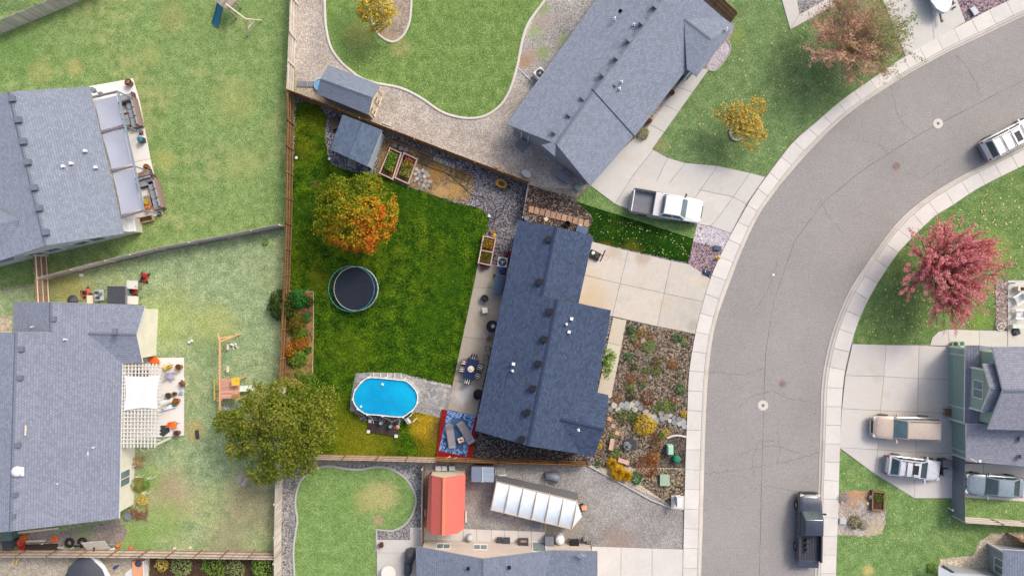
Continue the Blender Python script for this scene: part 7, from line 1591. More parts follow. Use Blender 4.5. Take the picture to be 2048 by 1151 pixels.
c = at(994,333,.3); m = MB(); m.lathe([(.1,0),(.14,.2),(0,.25)],10,(c.x,c.y,.02)); single('pot', m, 'terracotta2', 'small orange pot on the gravel behind the dark fence', 'pot')
pot('brown pot at the upper end of the diagonal walk',1343,185,.27,.45,'terracotta_dk'); pot('terracotta pot at the lower end of the diagonal walk',1299,241,.24,.4,'terracotta','orange',.2)
for lbl, x0, y0, x1, y1 in (('white board lying along the gravel edge near the cream shed',765,246,782,253),('white pole lying behind the dark fence',842,282,872,297),('white pole lying on the gravel above the fence',910,308,930,318)):
    m = MB(); m.tube([at(x0,y0,z=.05), at(x1,y1,z=.06)], .04, 6); single('pole', m, 'offwhite', lbl, 'pole')
c = at(1375,150,1.2); t = thing('porch_post', 'white square post in the porch corner of the long grey house', 'post', (c.x,c.y,.03)); m = MB(); m.box((0,0,1.3),(.14,.14,2.6)); m.box((0,0,.1),(.22,.22,.2)); part('post', m, 'white', t)
kerb_line('bed_edging', [(1034,134),(1050,150),(1066,166)], .08, .08, 'offwhite')
c = at(1950,21,.3); t = thing('utility_box', 'grey-blue utility lid in the gravel at the top right', 'utility box', (c.x,c.y,.03), ang(14,22)); m = MB(); m.box((0,0,.1),(.75,.5,.2)); part('box', m, 'grey_dim', t); m = MB(); m.box((0,0,.215),(.7,.46,.03)); part('lid', m, 'grey_pale', t)
c = at(1894,17); t = thing('trailer_jack', 'dark hitch and jack wheel of the pale blue boat trailer', 'trailer hitch', (c.x,c.y,.08), ang(14,-6)); m = MB(); m.bar((-.5,0,.35),(.5,.1,.35),.09); m.lathe([(.2,.3),(.24,.4),(0,.46)],12,(.2,.25,0)); part('hitch', m, 'charcoal', t); m = MB(); m.lathe([(.03,-.05),(.13,-.05),(.13,.05),(.03,.05)],12); m.v = [(x+.45,z-.2,y+.13) for x,y,z in m.v]; part('wheel', m, 'tyre', t)

# ============================================================= WEST NEIGHBOURS
def west_pergola():
    t = thing('pergola', 'blue-grey metal pergola with three grey shade panels beside the left house', 'pergola', at(240,310)); h = 2.6
    inn = [(183,195),(200,266),(222,343),(241,435)]; out_ = [(236,183),(250,252),(268,332),(288,421)]
    for i in range(4): m = MB(); m.bar(P(*inn[i],h), P(*out_[i],h), .14, .16); part('beam', m, 'beam_brown', t, world=True); m = MB(); c = P(*out_[i],h); m.tube([Vector((c.x,c.y,.08)), c], .06, 8); part('post', m, 'metal_blue', t, world=True); m = MB(); m.box((c.x,c.y,.12),(.34,.34,.1)); part('post_base', m, 'wicker_dark', t, world=True)
    for i in range(3):
        m = MB(); m.bar(P(*out_[i],h+.02), P(*out_[i+1],h+.02), .15, .14); part('beam', m, 'metal_blue', t, world=True)
        a, b, c, d = [Vector(P(*q,h-.04)) for q in (inn[i],out_[i],out_[i+1],inn[i+1])]; m = MB(); g = []
        for u in np.linspace(.10 if i == 0 else .05,.94,9): g.append([a.lerp(b,v).lerp(d.lerp(c,v),u) - Vector((0,0,.14*math.sin(math.pi*u)*math.sin(math.pi*v))) + (b-a)*.02*math.sin(math.pi*u)*(1 if v<.5 else -1)*(1 if v in (.05,.93) else 0) for v in np.linspace(.05,.93,9)])
        m.loft(g, False, False); part('shade_panel', m, 'shade_cloth', t, world=True, smooth=True)
        for k in range(6): p = d.lerp(a,(k+.5)/6); m = MB(); m.box((p.x+.03,p.y,h),(.05,.05,.03)); part('clip', m, 'white', t, world=True)
west_pergola()
def sofa(label, x, y, d, L=2.0, W=.9, body='wicker', cu=3):
    c = at(x, y, .6, .08); t = thing('sofa', label, 'sofa', c, ang(*d)); m = MB(); m.box((0,0,.18),(L,W,.34)); part('base', m, body, t, bevel=.02); m = MB(); m.box((0,-W/2+.08,.5),(L,.16,.5)); part('backrest', m, body, t, bevel=.02)
    for s in (-1,1): m = MB(); m.box((s*(L/2-.06),0,.42),(.12,W,.3)); part('armrest', m, body, t, bevel=.02)
    n = cu
    for k in range(n): w_ = (L-.26)/n; m = MB(); m.box((-L/2+.13+w_*(k+.5),.06,.42),(w_*.96,W-.22,.14)); part('seat_cushion', m, 'cushion_grey', t, bevel=.03); m = MB(); m.box((-L/2+.13+w_*(k+.5),-W/2+.22,.62),(w_*.9,.14,.36),0,('X',.2)); part('back_cushion', m, 'cushion_grey', t, bevel=.03)
    return t
sofa('long wicker sofa with its back to the lawn, upper end of the left patio',266,226,(-10,-40),2.5,.9); sofa('small grey wicker sofa facing it under the upper shade panel',250,240,(8,34),1.2,.7,'wicker_dark',2)
sofa('dark wicker armchair at the top of the upper seating group',252,196,(30,-8),1.3,.8,'wicker_dark',1)
sofa('long wicker sofa at the lower end of the left patio',310,388,(-12,-48),2.6,.9); sofa('grey corner sofa below the brown cabinet',291,362,(-30,8),1.5,.85,'wicker_dark',2)
c = at(296,403,.4,.08); t = thing('coffee_table', 'brown coffee table between the lower patio sofas', 'table', c, ang(10,40)); m = MB(); m.box((0,0,.38),(1.0,.55,.05)); part('top', m, 'wicker', t); m = MB(); m.box((0,0,.18),(.8,.4,.36)); part('base', m, 'wicker_dark', t)
for lbl, x, y, k in (('yellow and green flowers at the upper end of the coffee table',292,405,'yellow'),('orange flowers at the lower end of the coffee table',297,416,'orange2')):
    if k == 'orange2': LM('orange2',(244,110,40),(250,150,60),(240,190,70))
    c = at(x,y,.6); p, d = ball_pts((c.x,c.y,.6),.26,160,.2,-.2); o = leaf_obj('flowers', leaf_mesh(p,d,.12), LF[k]); tag(o,lbl,'flowers')

c = at(289,350,.7,.08); t = thing('cabinet', 'low brown cabinet above the corner sofa with a straw ornament', 'cabinet', c, ang(24,-6)); m = MB(); m.box((0,0,.35),(.95,.5,.7)); part('body', m, 'wicker_dark', t); m = MB(); m.box((0,0,.72),(1.0,.55,.04)); part('top', m, 'wicker', t)
tuft('straw coloured ornament plant on the brown cabinet',297,350,8,.5,LF['paleyellow'],90)
pot('brown pot at the top corner of the left patio',257,165,.3,.5,'terracotta_dk','tan',.2,z=.08); pot('brown pot in the middle of the left patio',293,334,.26,.45,'terracotta','orange',.16,z=.08)
c = at(281,279,.6,.08); t = thing('grill', 'small dark grill with blue top on the left patio', 'grill', c, .2); m = MB(); m.box((0,0,.3),(.4,.36,.6)); part('body', m, 'charcoal', t); m = MB(); m.lathe([(.22,.6),(.22,.68),(.1,.72),(0,.72)],12); part('bowl', m, 'blue_slide', t)
c = at(185,180,1.3); t = thing('outdoor_heater', 'grey heater at the roof corner of the left patio', 'heater', (c.x,c.y,.08)); m = MB(); m.lathe([(.2,0),(.2,.1),(.05,.14),(.05,.9),(.22,1.0),(.24,1.3),(0,1.36)],12); part('body', m, 'grey_dim', t)
c = at(256,450,1.3,.02); t = thing('storage_cabinet', 'white upright plastic cabinet at the lower end of the left patio', 'cabinet', c, ang(22,-2)); m = MB(); m.box((0,0,.55),(1.0,1.15,1.1)); part('body', m, 'offwhite', t); m = MB(); m.loft([[(-.52,-.6,1.1),(.52,-.6,1.1),(.52,.6,1.1),(-.52,.6,1.1)],[(-.46,-.52,1.22),(.46,-.52,1.22),(.46,.52,1.22),(-.46,.52,1.22)]]); part('lid', m, 'white', t)
c = at(285,441); t = thing('planter_box', 'wooden planter trough along the end of the left patio', 'planter', (c.x,c.y,.02), ang(50,-11))
for s in (-1,1): m = MB(); m.box((0,s*.22,.2),(2.1,.05,.36)); part('board', m, 'wood_raw', t)
for s in (-1,1): m = MB(); m.box((s*1.05,0,.2),(.05,.5,.36)); part('end_board', m, 'wood_raw', t)
m = MB(); m.box((0,0,.14),(2.0,.4,.24)); part('soil', m, 'soil', t)
# blue slide playset at the top
def blue_playset():
    t = thing('playset', 'wooden playset with blue slide and white swing frame at the top', 'playset', at(456,12,z=.02)); m = MB(); a, b = P(442,12,1.3), P(430,52,.15); d = (b-a).normalized(); n = Vector((-d.y,d.x,0)).normalized()
    g = []
    for u in np.linspace(0,1,12): p = a.lerp(b,u); p.z = .15+1.25*(1-u)**1.2; g.append([p+n*o+Vector((0,0,z)) for o,z in ((-.33,.14),(-.3,.0),(0,-.03),(.3,0),(.33,.14))])
    m.loft(g, False, False); part('slide', m, 'blue_slide', t, world=True, smooth=True)
    for k in range(9): p = P(438+k*3.6,-6+k*1.9,1.3); m = MB(); m.bar(p+Vector((.35,.5,0)), p+Vector((-.35,-.5,0)), .13, .04); part('deck_board', m, 'wood_grey', t, world=True)
    for x, y in ((440,-12),(470,4),(452,-22),(462,24)): c = at(x,y,1.3); m = MB(); m.box((c.x,c.y,1.0),(.1,.1,2.0)); part('post', m, 'wood_grey', t, world=True)
    m = MB(); m.bar(P(452,8,2.2), P(492,38,2.2), .1); part('beam', m, 'cream', t, world=True)
    for A, B in (((492,38,2.2),(523,41,.1)),((492,38,2.2),(496,72,.1)),((511,40,.9),(495,58,.9))): m = MB(); m.bar(P(*A),P(*B),.09); part('leg', m, 'cream', t, world=True)
    m = MB(); m.bar(P(455,12,1.9),P(468,-2,1.9),.5,.04); part('roof_board', m, 'wood_grey', t, world=True)
blue_playset()
def wooden_playset():
    t = thing('playset', 'honey wooden playset with yellow roof and pale slide beside the olive tree', 'playset', at(460,765,z=.02)); 
    m = MB(); m.bar(P(440,683,2.2), P(440,834,2.2), .12, .15); part('beam', m, 'wood_play', t, world=True)
    for A, B in (((440,683,2.2),(481,667,.1)),((440,683,2.2),(436,667,1.6)),((440,676,1.6),(465,672,.9))): m = MB(); m.bar(P(*A),P(*B),.1); part('leg', m, 'wood_play', t, world=True)
    m = MB(); m.bar(P(440,834,2.2),P(470,845,.1),.1); part('leg', m, 'wood_play', t, world=True)
    for k in range(10): m = MB(); y = 760+k*3.9; m.bar(P(441,y,1.35),P(479,y-2,1.35),.15,.04); part('deck_board', m, 'wood_play2', t, world=True)
    for x, y in ((440,760),(478,757),(478,797),(440,799)): c = at(x,y,1.6); m = MB(); m.box((c.x,c.y,1.05),(.1,.1,2.1)); part('post', m, 'wood_play', t, world=True)
    for k in range(5): m = MB(); x = 429; m.bar(P(x,760+k*9,1.0),P(440,758+k*9.4,1.4),.06); part('rung', m, 'yellow_pale', t, world=True)
    m = MB(); m.bar(P(429,758,1.0),P(429,800,1.0),.08); part('ladder_rail', m, 'yellow_pale', t, world=True)
    m = MB(); a, b, c, d = P(463,756,2.0), P(479,754,2.0), P(479,770,2.0), P(463,771,2.0); m.add([a,b,c,d]+[q-Vector((0,0,.05)) for q in (a,b,c,d)], [(3,2,1,0),(4,5,6,7),(0,1,5,4),(1,2,6,5),(2,3,7,6),(3,0,4,7)]); part('roof_panel', m, 'yellow', t, world=True)
    for k in range(6): m = MB(); m.bar(P(465+k*2.6,786,1.7),P(465+k*2.6,798,1.3),.05); part('railing', m, 'yellow_pale', t, world=True)
    m = MB(); a, b = P(461,777,1.3), P(509,774,.2); d = (b-a).normalized(); n = Vector((-d.y,d.x,0)).normalized(); g = []
    for u in np.linspace(0,1,10): p = a.lerp(b,u); p.z = .15+1.2*(1-u)**1.2; g.append([p+n*o+Vector((0,0,z)) for o,z in ((-.28,.14),(-.25,0),(0,-.02),(.25,0),(.28,.14))])
    m.loft(g, False, False); part('slide', m, 'slide_pale', t, world=True, smooth=True)
    for y0, y1 in ((690,696),(734,742)):
        c = at(455,(y0+y1)/2,.5,.45); m = MB(); m.box(c,(.18,.5,.05)); part('swing_seat', m, 'cream', t, world=True)
        for yy in (y0,y1): m = MB(); m.bar(P(441,yy,2.15), Vector((c.x,P(455,yy,.5).y,.47)), .012); part('swing_rope', m, 'teal', t, world=True)
    m = MB(); m.tube([P(442,712,2.1),P(449,713,.9),P(449,725,.9),P(442,726,2.1)],.02,5); part('trapeze_bar', m, 'teal', t, world=True)
wooden_playset()
for lbl, x, y, mt in (('white toy animal on the lawn by the wooden playset',468,690,'white'),('left white ball on the lawn right of the cream gable',380,684,'white'),('right white ball on the lawn right of the cream gable',385,681,'white'),('pale cushion at the shaded foot of the wooden playset',450,818,'lav')):
    c = at(x,y); m = MB()
    if mt == 'lav': M['lav'] = flatm('lavender_cloth', C(176,172,196), .9); m.box((c.x,c.y,.12),(1.0,.5,.2),.1); m.box((c.x+.2,c.y,.25),(.4,.4,.1),.3)
    elif 'ball' in lbl: m.lathe([(0,0),(.09,.03),(.12,.12),(.09,.21),(0,.24)],10,(c.x,c.y,.02))
    else: m.tube([(c.x-.25,c.y+.1,.2),(c.x+.15,c.y,.25),(c.x+.3,c.y+.15,.4)],.08,7); m.tube([(c.x,c.y,.2),(c.x-.05,c.y-.35,.05)],.05,6); m.tube([(c.x+.2,c.y,.2),(c.x+.35,c.y-.25,.05)],.05,6)
    single('toy' if 'toy' in lbl else ('cushion' if mt == 'lav' else 'ball'), m, mt, lbl, 'toy' if mt != 'lav' else 'cushion', smooth=True)
c = at(483,961,.3); t = thing('pallet', 'weathered wooden lid lying on the lawn below the olive tree', 'pallet', (c.x,c.y,.02), ang(24,15))
for k in range(5): m = MB(); m.box((-.4+k*.2,0,.12),(.19,.8,.04)); part('plank', m, 'wood_grey', t)
m = MB(); m.box((0,.3,.06),(.95,.08,.08)); m.box((0,-.3,.06),(.95,.08,.08)); part('batten', m, 'wood_brown', t)
# white lattice pergola of the south-west house
def lattice():
    t = thing('pergola', 'white lattice pergola with a pale shade sail beside the mauve roof', 'pergola', at(283,810,z=.08)); h = 2.5
    for k in range(10): x = 251+k*6.9; m = MB(); m.bar(P(x,727,h),P(x-3,894,h),.075,.14); part('rafter', m, 'wood_pergola', t, world=True)
    for k in range(22): y = 731+k*7.35; m = MB(); m.bar(P(246-k*.15,y,h+.1),P(324-k*.15,y+.5,h+.1),.06,.05); part('slat', m, 'wood_pergola', t, world=True)
    for x, y in ((317,733),(314,812),(312,888)): c = P(x,y,h); m = MB(); m.box((c.x,c.y,h/2),(.14,.14,h)); part('post', m, 'wood_pergola', t, world=True)
    q = [P(248,750,h+.2),P(320,749,h+.2),P(314,817,h+.2),P(247,821,h+.2)]; m = MB(); g = []
    for u in np.linspace(0,1,13):
        row = []
        for v in np.linspace(0,1,13):
            uu = u + (.5-u)*.10*math.sin(math.pi*v); vv = v + (.5-v)*.10*math.sin(math.pi*u); p = q[0].lerp(q[1],vv).lerp(q[3].lerp(q[2],vv),uu); row.append(p + Vector((0,0,-.05+.035*abs(math.sin(v*math.pi*10)))))
        g.append(row)
    m.loft(g, False, False); part('shade_sail', m, 'shade_white', t, world=True, smooth=True)
    return t
lattice()

m = MB(); 
for k in range(9): c = at(305+k*1.4, 716+k*.8+(k%3)*2); m.bar((c.x-.3,c.y,.12+.03*k),(c.x+.35,c.y+.1,.15+.03*k),.12,.08)
single('climbing_toy', m, 'orange', 'orange folded plastic climbing toy beside the cream gable wall', 'toy')
c = at(333,733,.5,.08); t = thing('push_toy', 'yellow plastic slide toy on the right-hand end of the lattice patio', 'toy', c, .5); m = MB(); m.box((0,0,.25),(.7,.4,.06),0,('Y',.4)); m.box((.3,0,.3),(.1,.4,.5)); m.box((-.35,0,.1),(.3,.35,.16)); part('body', m, 'yellow', t, bevel=.02)
pot('brown pot at the upper right of the lattice patio',357,734,.28,.5,'terracotta',z=.08); pot('brown pot at the lower right of the lattice patio',353,866,.26,.5,'terracotta_dk',z=.08); pot('terracotta pot among the toys on the lattice patio',352,802,.28,.5,'terracotta','orange',.2,z=.08); pot('grey basket among the toys on the lattice patio',337,791,.28,.35,'grey_dim',z=.08); pot('small brown pot next to the grey basket',349,787,.18,.35,'terracotta_dk',z=.08)
def folding(label, x, y, d, mt): 
    c = at(x,y,.5,.08); t = thing('folding_chair', label, 'chair', c, ang(*d)); m = MB(); m.box((0,0,.42),(.5,.5,.04)); part('seat', m, mt, t); m = MB(); m.box((-.28,0,.7),(.04,.5,.5),0,('Y',-.2)); part('backrest', m, mt, t)
    for s in (-1,1): m = MB(); m.bar((-.25,s*.24,0),(.25,s*.24,.44),.03); m.bar((.25,s*.24,0),(-.25,s*.24,.44),.03); part('leg', m, 'steel', t)
folding('purple-grey folding chair on the lattice patio',342,752,(5,2),'lav'); folding('brown slatted folding chair at the lawn edge of the lattice patio',364,767,(-3,2),'wood_brown'); folding('orange-seated chair at the foot of the lattice patio',347,850,(2,1),'orange')
for k in range(2):
    c = at(331+k*5,803+k*11,.5); m = MB(); m.box((c.x,c.y,.3),(1.1,.34,.06),.25,('Y',.1)); m.box((c.x-.3,c.y,.15),(.1,.3,.3),.25); m.box((c.x+.35,c.y+.1,.15),(.1,.3,.3),.25); single('bench', m, 'white', ('upper','lower')[k]+' of two white benches on the lattice patio', 'bench')
c = at(347,808,.5,.08); m = MB(); m.lathe([(.2,.08),(.22,.4),(.1,.5),(0,.52)],10,(c.x,c.y,0)); single('bucket', m, 'teal', 'teal bucket beside the white benches', 'bucket'); c = at(360,786,.4); m = MB(); m.lathe([(.12,.08),(.15,.3),(0,.32)],10,(c.x,c.y,0)); single('bucket', m, 'blue_pale', 'small blue bucket at the edge of the lattice patio', 'bucket')
c = at(331,858); m = MB(); m.prism([tuple(at(x,y)[:2]) for x,y in ((322,850),(338,849),(341,862),(328,872),(320,868))],.082,.096); single('mat', m, 'charcoal', 'dark grey mat on the lower end of the lattice patio', 'mat')
m = MB(); c = at(285,785,.6); m.box((c.x,c.y,.5),(1.6,.8,.06),.05); m.box((c.x,c.y,.28),(1.2,.5,.4),.05); single('table', m, 'wicker', 'brown table under the white shade sail', 'table')
c = at(283,744,.4,.08); t = thing('bench', 'red cushioned bench under the top of the lattice pergola', 'bench', c); m = MB(); m.box((0,0,.3),(1.3,.5,.3)); part('seat', m, 'wicker_dark', t); m = MB(); m.box((0,0,.49),(1.24,.46,.1)); part('cushion', m, 'terracotta_dk', t, bevel=.03)
c = at(395,868); m = MB(); m.box((c.x,c.y,.06),(.3,.75,.1),.1); m.tube([(c.x,c.y-.4,.1),(c.x+.1,c.y+.5,.25)],.03,5); single('garden_tool', m, 'charcoal', 'dark spreader lying on the lawn below the lattice patio', 'tool')
m = MB(); c = at(290,896)
for k in range(3): m.tube([(c.x+.35*math.cos(6.283*i/16),c.y+.25*math.sin(6.283*i/16),.05+.04*k) for i in range(17)],.03,5,None,False)
single('hose_coil', m, 'offwhite', 'coiled pale hose below the lattice pergola', 'hose')
# tools north of the south-west house
c = at(232,591,1.3,.02); t = thing('resin_shed', 'small dark ribbed storage shed above the mauve roof', 'shed', c, .0); m = MB(); m.box((0,0,.6),(1.35,1.45,1.2)); part('body', m, 'grey_dim', t)
for k in range(8): m = MB(); m.box((0,-.7+k*.2,1.24),(1.5,.19,.06)); part('lid_rib', m, 'tarp_black', t)
for k, (x, y) in enumerate(((264,569),(265,600))): c = at(x,y,.8,.02); t = thing('folding_table', ('upper','lower')[k]+' white board table right of the dark storage shed', 'table', c, -.05); m = MB(); m.box((0,0,.74),(.95,.7,.05)); part('top', m, 'offwhite', t); m = MB(); [m.box((sx*.4,sy*.28,.36),(.05,.05,.72)) for sx in (-1,1) for sy in (-1,1)]; part('legs', m, 'steel', t)
def mower(label, x, y, d, col):
    c = at(x,y,.3,.02); t = thing('lawn_mower', label, 'lawn mower', c, ang(*d)); m = MB(); m.loft([[(-.35,-.26,.08),(.38,-.26,.08),(.38,.26,.08),(-.35,.26,.08)],[(-.3,-.22,.28),(.3,-.22,.28),(.3,.22,.28),(-.3,.22,.28)]]); part('deck', m, col, t); m = MB(); m.lathe([(.18,.28),(.18,.4),(.1,.46),(0,.46)],12); part('engine', m, 'black', t)
    for sx in (-1,1):
        for sy in (-1,1): m = MB(); m.lathe([(.03,-.04),(.11,-.04),(.11,.04),(.03,.04)],10); m.v = [(x_+sx*.32,z_+sy*.3,y_+.11) for x_,y_,z_ in m.v]; part('wheel', m, 'tyre', t)
    m = MB(); m.tube([(-.3,-.22,.25),(-.85,-.22,.9),(-.85,.22,.9),(-.3,.22,.25)],.018,5); part('handle', m, 'charcoal', t)
mower('red lawn mower on the grass beside the upper white table',287,555,(2,-9),'red'); mower('red lawn mower near the grey parasol',170,585,(-9,5),'red_pale'); mower('red machine between the two white tables',263,582,(6,0),'red')
c = at(143,601,1.4,.02); t = thing('parasol', 'closed-up small dark grey parasol by the mauve roof edge', 'parasol', c); m = MB(); m.lathe([(.5,1.2),(.28,1.4),(0,1.6)],10); part('canopy', m, 'charcoal', t); m = MB(); m.tube([(0,0,0),(0,0,1.65)],.03,6); part('pole', m, 'steel', t)
c = at(198,590,.6,.02); t = thing('workbench', 'grey tool bench cluttered with machines left of the dark shed', 'workbench', c, .1); m = MB(); m.box((0,0,.55),(.8,.9,.06)); part('top', m, 'grey_pale', t); m = MB(); [m.box((sx*.35,sy*.4,.27),(.05,.05,.54)) for sx in (-1,1) for sy in (-1,1)]; part('legs', m, 'steel', t)
for x, y, z in ((-.15,.25,.1),(.15,.1,.14),(-.1,-.2,.12)): m = MB(); m.box((x,y,.58+z/2),(.3,.22,z+.05),x); part('machine', m, 'charcoal' if x<0 else 'green_pale2', t, bevel=.02)
c = at(184,598); m = MB(); m.box((c.x,c.y,.3),(.5,.7,.06)); m.box((c.x,c.y,.15),(.4,.6,.3)); single('plywood_box', m, 'cream', 'pale plywood box left of the tool bench', 'box')
c = at(165,550); m = MB(); m.box((c.x,c.y,.12),(.22,.22,.2),.2); m.box((c.x,c.y,.23),(.24,.24,.03),.2); single('block', m, 'white', 'small white block on the lawn under the pale fence', 'block')
# junk along the bottom-left fence
for lbl, x, y, mt, r in (('left dark tyre leaning by the tan fence',141,1083,'tyre',.36),('right dark tyre leaning by the tan fence',166,1082,'tyre',.36)):
    c = at(x,y); m = MB(); m.tube([(c.x+.3*math.cos(6.283*i/20),c.y+.3*math.sin(6.283*i/20),.14) for i in range(21)],.12,8,None,False); single('tyre', m, mt, lbl, 'tyre', smooth=True)
c = at(153,1094,.6); t = thing('car_wheel', 'alloy car wheel standing in front of the two dark tyres', 'wheel', (c.x,c.y,.02)); m = MB(); m.tube([(.27*math.cos(6.283*i/20),.14*math.sin(6.283*i/20),.34+.24*math.sin(6.283*i/20)) for i in range(21)],.07,8,None,False); part('tyre', m, 'tyre', t, smooth=True)
for k in range(5): a = 6.283*k/5; m = MB(); m.bar((0,0,.34),(.22*math.cos(a),.12*math.sin(a),.34+.2*math.sin(a)),.08,.04); part('spoke', m, 'rim', t)
m = MB(); m.lathe([(.2,.0),(.2,.02),(0,.03)],16,(0,.0,.32)); part('rim', m, 'rim', t)
c = at(187,1094,.9); t = thing('window_panel', 'large white framed panel leaning on the tan fence', 'panel', (c.x,c.y,.02), ang(46,-4)); m = MB(); m.box((0,0,.5),(2.0,.05,1.25),0,('X',-.9)); part('frame', m, 'offwhite', t); m = MB(); m.box((0,.04,.52),(1.7,.03,.95),0,('X',-.9)); part('board', m, 'tank', t)
c = at(124,1099,.5); m = MB(); m.box((c.x,c.y,.4),(.6,.05,.9),-.1,('X',-.7)); m.box((c.x,c.y+.05,.42),(.5,.03,.8),-.1,('X',-.7)); single('window_sash', m, 'grey_pale', 'small grey framed pane leaning on the tan fence', 'window sash')
for lbl, x, y, mt, r, h in (('bright orange bucket nearest the green bins',46,1076,'orange',.24,.4),('red-orange bucket below the bright orange one',40,1084,'red_pale',.26,.4),('dark red tub below the orange buckets',43,1092,'red',.28,.3),('orange ball near the end of the white panel',234,1091,'orange',.17,.3),('reddish pumpkin by the tan fence',261,1096,'red_pale',.18,.25)):
    c = at(x,y,h); m = MB(); m.lathe([(r*.8,0),(r,h*.9),(r*1.05,h),(r*.85,h),(r*.7,h*.2),(0,h*.15)] if 'b' in lbl and 'ball' not in lbl and 'pumpkin' not in lbl else [(0,0),(r*.8,h*.2),(r,h*.5),(r*.8,h*.85),(0,h)],14,(c.x,c.y,.03)); single('bucket' if h>.3 else ('pumpkin' if 'pumpkin' in lbl else ('ball' if 'ball' in lbl else 'tub')), m, mt, lbl, 'bucket' if h>.3 else ('pumpkin' if 'pumpkin' in lbl else ('ball' if 'ball' in lbl else 'tub')), smooth=True)
c = at(102,1081,.5); m = MB(); m.lathe([(.28,0),(.28,.04),(.16,.05),(.04,.6),(0,.62)],14,(c.x,c.y,.03)); single('traffic_cone', m, 'orange', 'orange traffic cone by the junk row', 'traffic cone')
for k, (x, y) in enumerate(((13,1072),(13,1090))): c = at(x,y,1.1); t = thing('wheelie_bin', ('grey-green wheeled bin at the lower left edge','black lidded bin below the grey-green bin')[k], 'bin', (c.x,c.y,.02), .1); m = MB(); m.loft([[(-.3,-.28,0),(.3,-.28,0),(.3,.28,0),(-.3,.28,0)],[(-.4,-.36,1.0),(.36,-.36,1.0),(.36,.36,1.0),(-.4,.36,1.0)]]); part('body', m, ('green_bin','tarp_black')[k], t); m = MB(); m.box((0,0,1.03),(.8,.76,.06)); part('lid', m, ('green_bin','charcoal')[k], t, bevel=.02)
for lbl, A, B, wd, mt in (('dark plank stack lying along the tan fence',(52,1093),(118,1091),.5,'wood_dark'),('pale plank crossing the junk row',(36,1086),(62,1068),.06,'wood_raw'),('white plank lying across the dark plank stack',(60,1100),(90,1084),.07,'offwhite'),('long pale gutter length under the mauve eave',(10,1066),(120,1054),.14,'cream'),('white sticks in the junk row',(55,1080),(94,1079),.1,'offwhite'),('pale board in front of the white panel',(180,1082),(210,1084),.08,'wood_raw'),('white board leaning at the right of the white panel',(212,1102),(232,1094),.2,'offwhite')):
    a, b = at(*A), at(*B); m = MB(); z = .1 if wd < .3 else .12; m.bar(a+Vector((0,0,z+.1)), b+Vector((0,0,z+.1)), wd, .05 if wd<.3 else .2); m.bar(a+Vector((.02,.03,z)), b+Vector((-.05,.02,z)), wd*.8, .05); single('plank', m, mt, lbl, 'plank')
c = at(224,1087); m = MB(); m.tube([(c.x-.2,c.y,.1),(c.x,c.y+.1,.4),(c.x+.25,c.y,.12)],.12,7); m.box((c.x,c.y-.05,.15),(.4,.3,.25),.4); single('tarp_bundle', m, 'tarp_grey', 'grey tarp bundle next to the orange ball', 'bundle')
m = MB(); random.seed(3)
for k in range(34): c = at(277+random.gauss(0,9),1026+random.gauss(0,5)); a = random.uniform(0,3.14); l = random.uniform(.2,.5); z = .05+random.random()*.25; m.bar((c.x-l*math.cos(a),c.y-l*math.sin(a),z),(c.x+l*math.cos(a),c.y+l*math.sin(a),z+.08),.05)
single('brush_pile', m, 'wood_brown', 'heap of brown branches at the corner of the cream wall', 'branches')
c = at(252,1034,.8); t = thing('garden_chair', 'grey chair on thin legs by the roof corner', 'chair', (c.x,c.y,.02), .4); m = MB(); m.lathe([(.3,.42),(.32,.5),(0,.46)],12); part('seat', m, 'grey_dim', t)
for k in range(4): a = .7+1.57*k; m = MB(); m.bar((.2*math.cos(a),.2*math.sin(a),.42),(.4*math.cos(a),.4*math.sin(a),0),.03); part('leg', m, 'steel', t)
for lbl, x, y in (('first white wire support in the weedy wall bed',268,930),('second white wire support in the weedy wall bed',278,952),('third white wire support by the golden wall plants',292,985),('white stake frame beside the ochre bush',301,955)):
    c = at(x,y,.5); m = MB(); m.tube([(c.x-.2,c.y,.02),(c.x-.2,c.y,.7),(c.x+.2,c.y,.7),(c.x+.2,c.y,.02)],.025,5); single('plant_support', m, 'white', lbl, 'plant support')
for lbl, x, y in (('pale stone on the grass near the tan fence, left one',350,1096),('pale bent figure ornament on the grass by the fence',381,1094)): c = at(x,y); m = MB(); m.rock((c.x,c.y,.05),.16,.8,7); m.tube([(c.x,c.y,.05),(c.x+.2,c.y+.15,.3)],.05,5); single('ornament', m, 'bone', lbl, 'ornament')
c = at(30,1118,1.0); t = thing('step_ladder', 'yellow step ladder leaning behind the tan fence', 'ladder', (c.x,c.y,.02), ang(6,16))
for s in (-1,1): m = MB(); m.bar((-.55,s*.2,.06),(.35,s*.16,1.3),.06); part('rail', m, 'yellow', t)
for k in range(4): m = MB(); u = .2+.2*k; m.box((-.55+.9*u,0,.06+1.24*u),(.08,.36,.03)); part('step', m, 'steel', t)
c = at(283,1135); t = thing('garden_table', 'low white-edged box with a dark cat-like cushion in the corner yard', 'box', (c.x,c.y,.02), .05); m = MB(); m.box((0,0,.25),(1.0,1.6,.5)); part('body', m, 'terracotta2', t); m = MB(); m.box((.5,0,.3),(.08,1.6,.6)); part('edge_board', m, 'white', t)
tag(obj('dark_cloth', (lambda mm: (mm.rock((at(284,1121).x, at(284,1121).y, .53), .32, .3, 9), mm)[1])(MB()), M['tarp_black']), 'dark cloth on the box in the corner yard', 'cloth')
c = at(256,1146,.5); m = MB(); [m.bar((c.x-.5+.12*k,c.y-.4,.3),(c.x+.1+.12*k,c.y+.3,.32),.05) for k in range(6)]; m.box((c.x+.1,c.y,.15),(.9,.5,.25),.7); single('slatted_crate', m, 'white', 'white and brown slatted crate beside the covered boat', 'crate')
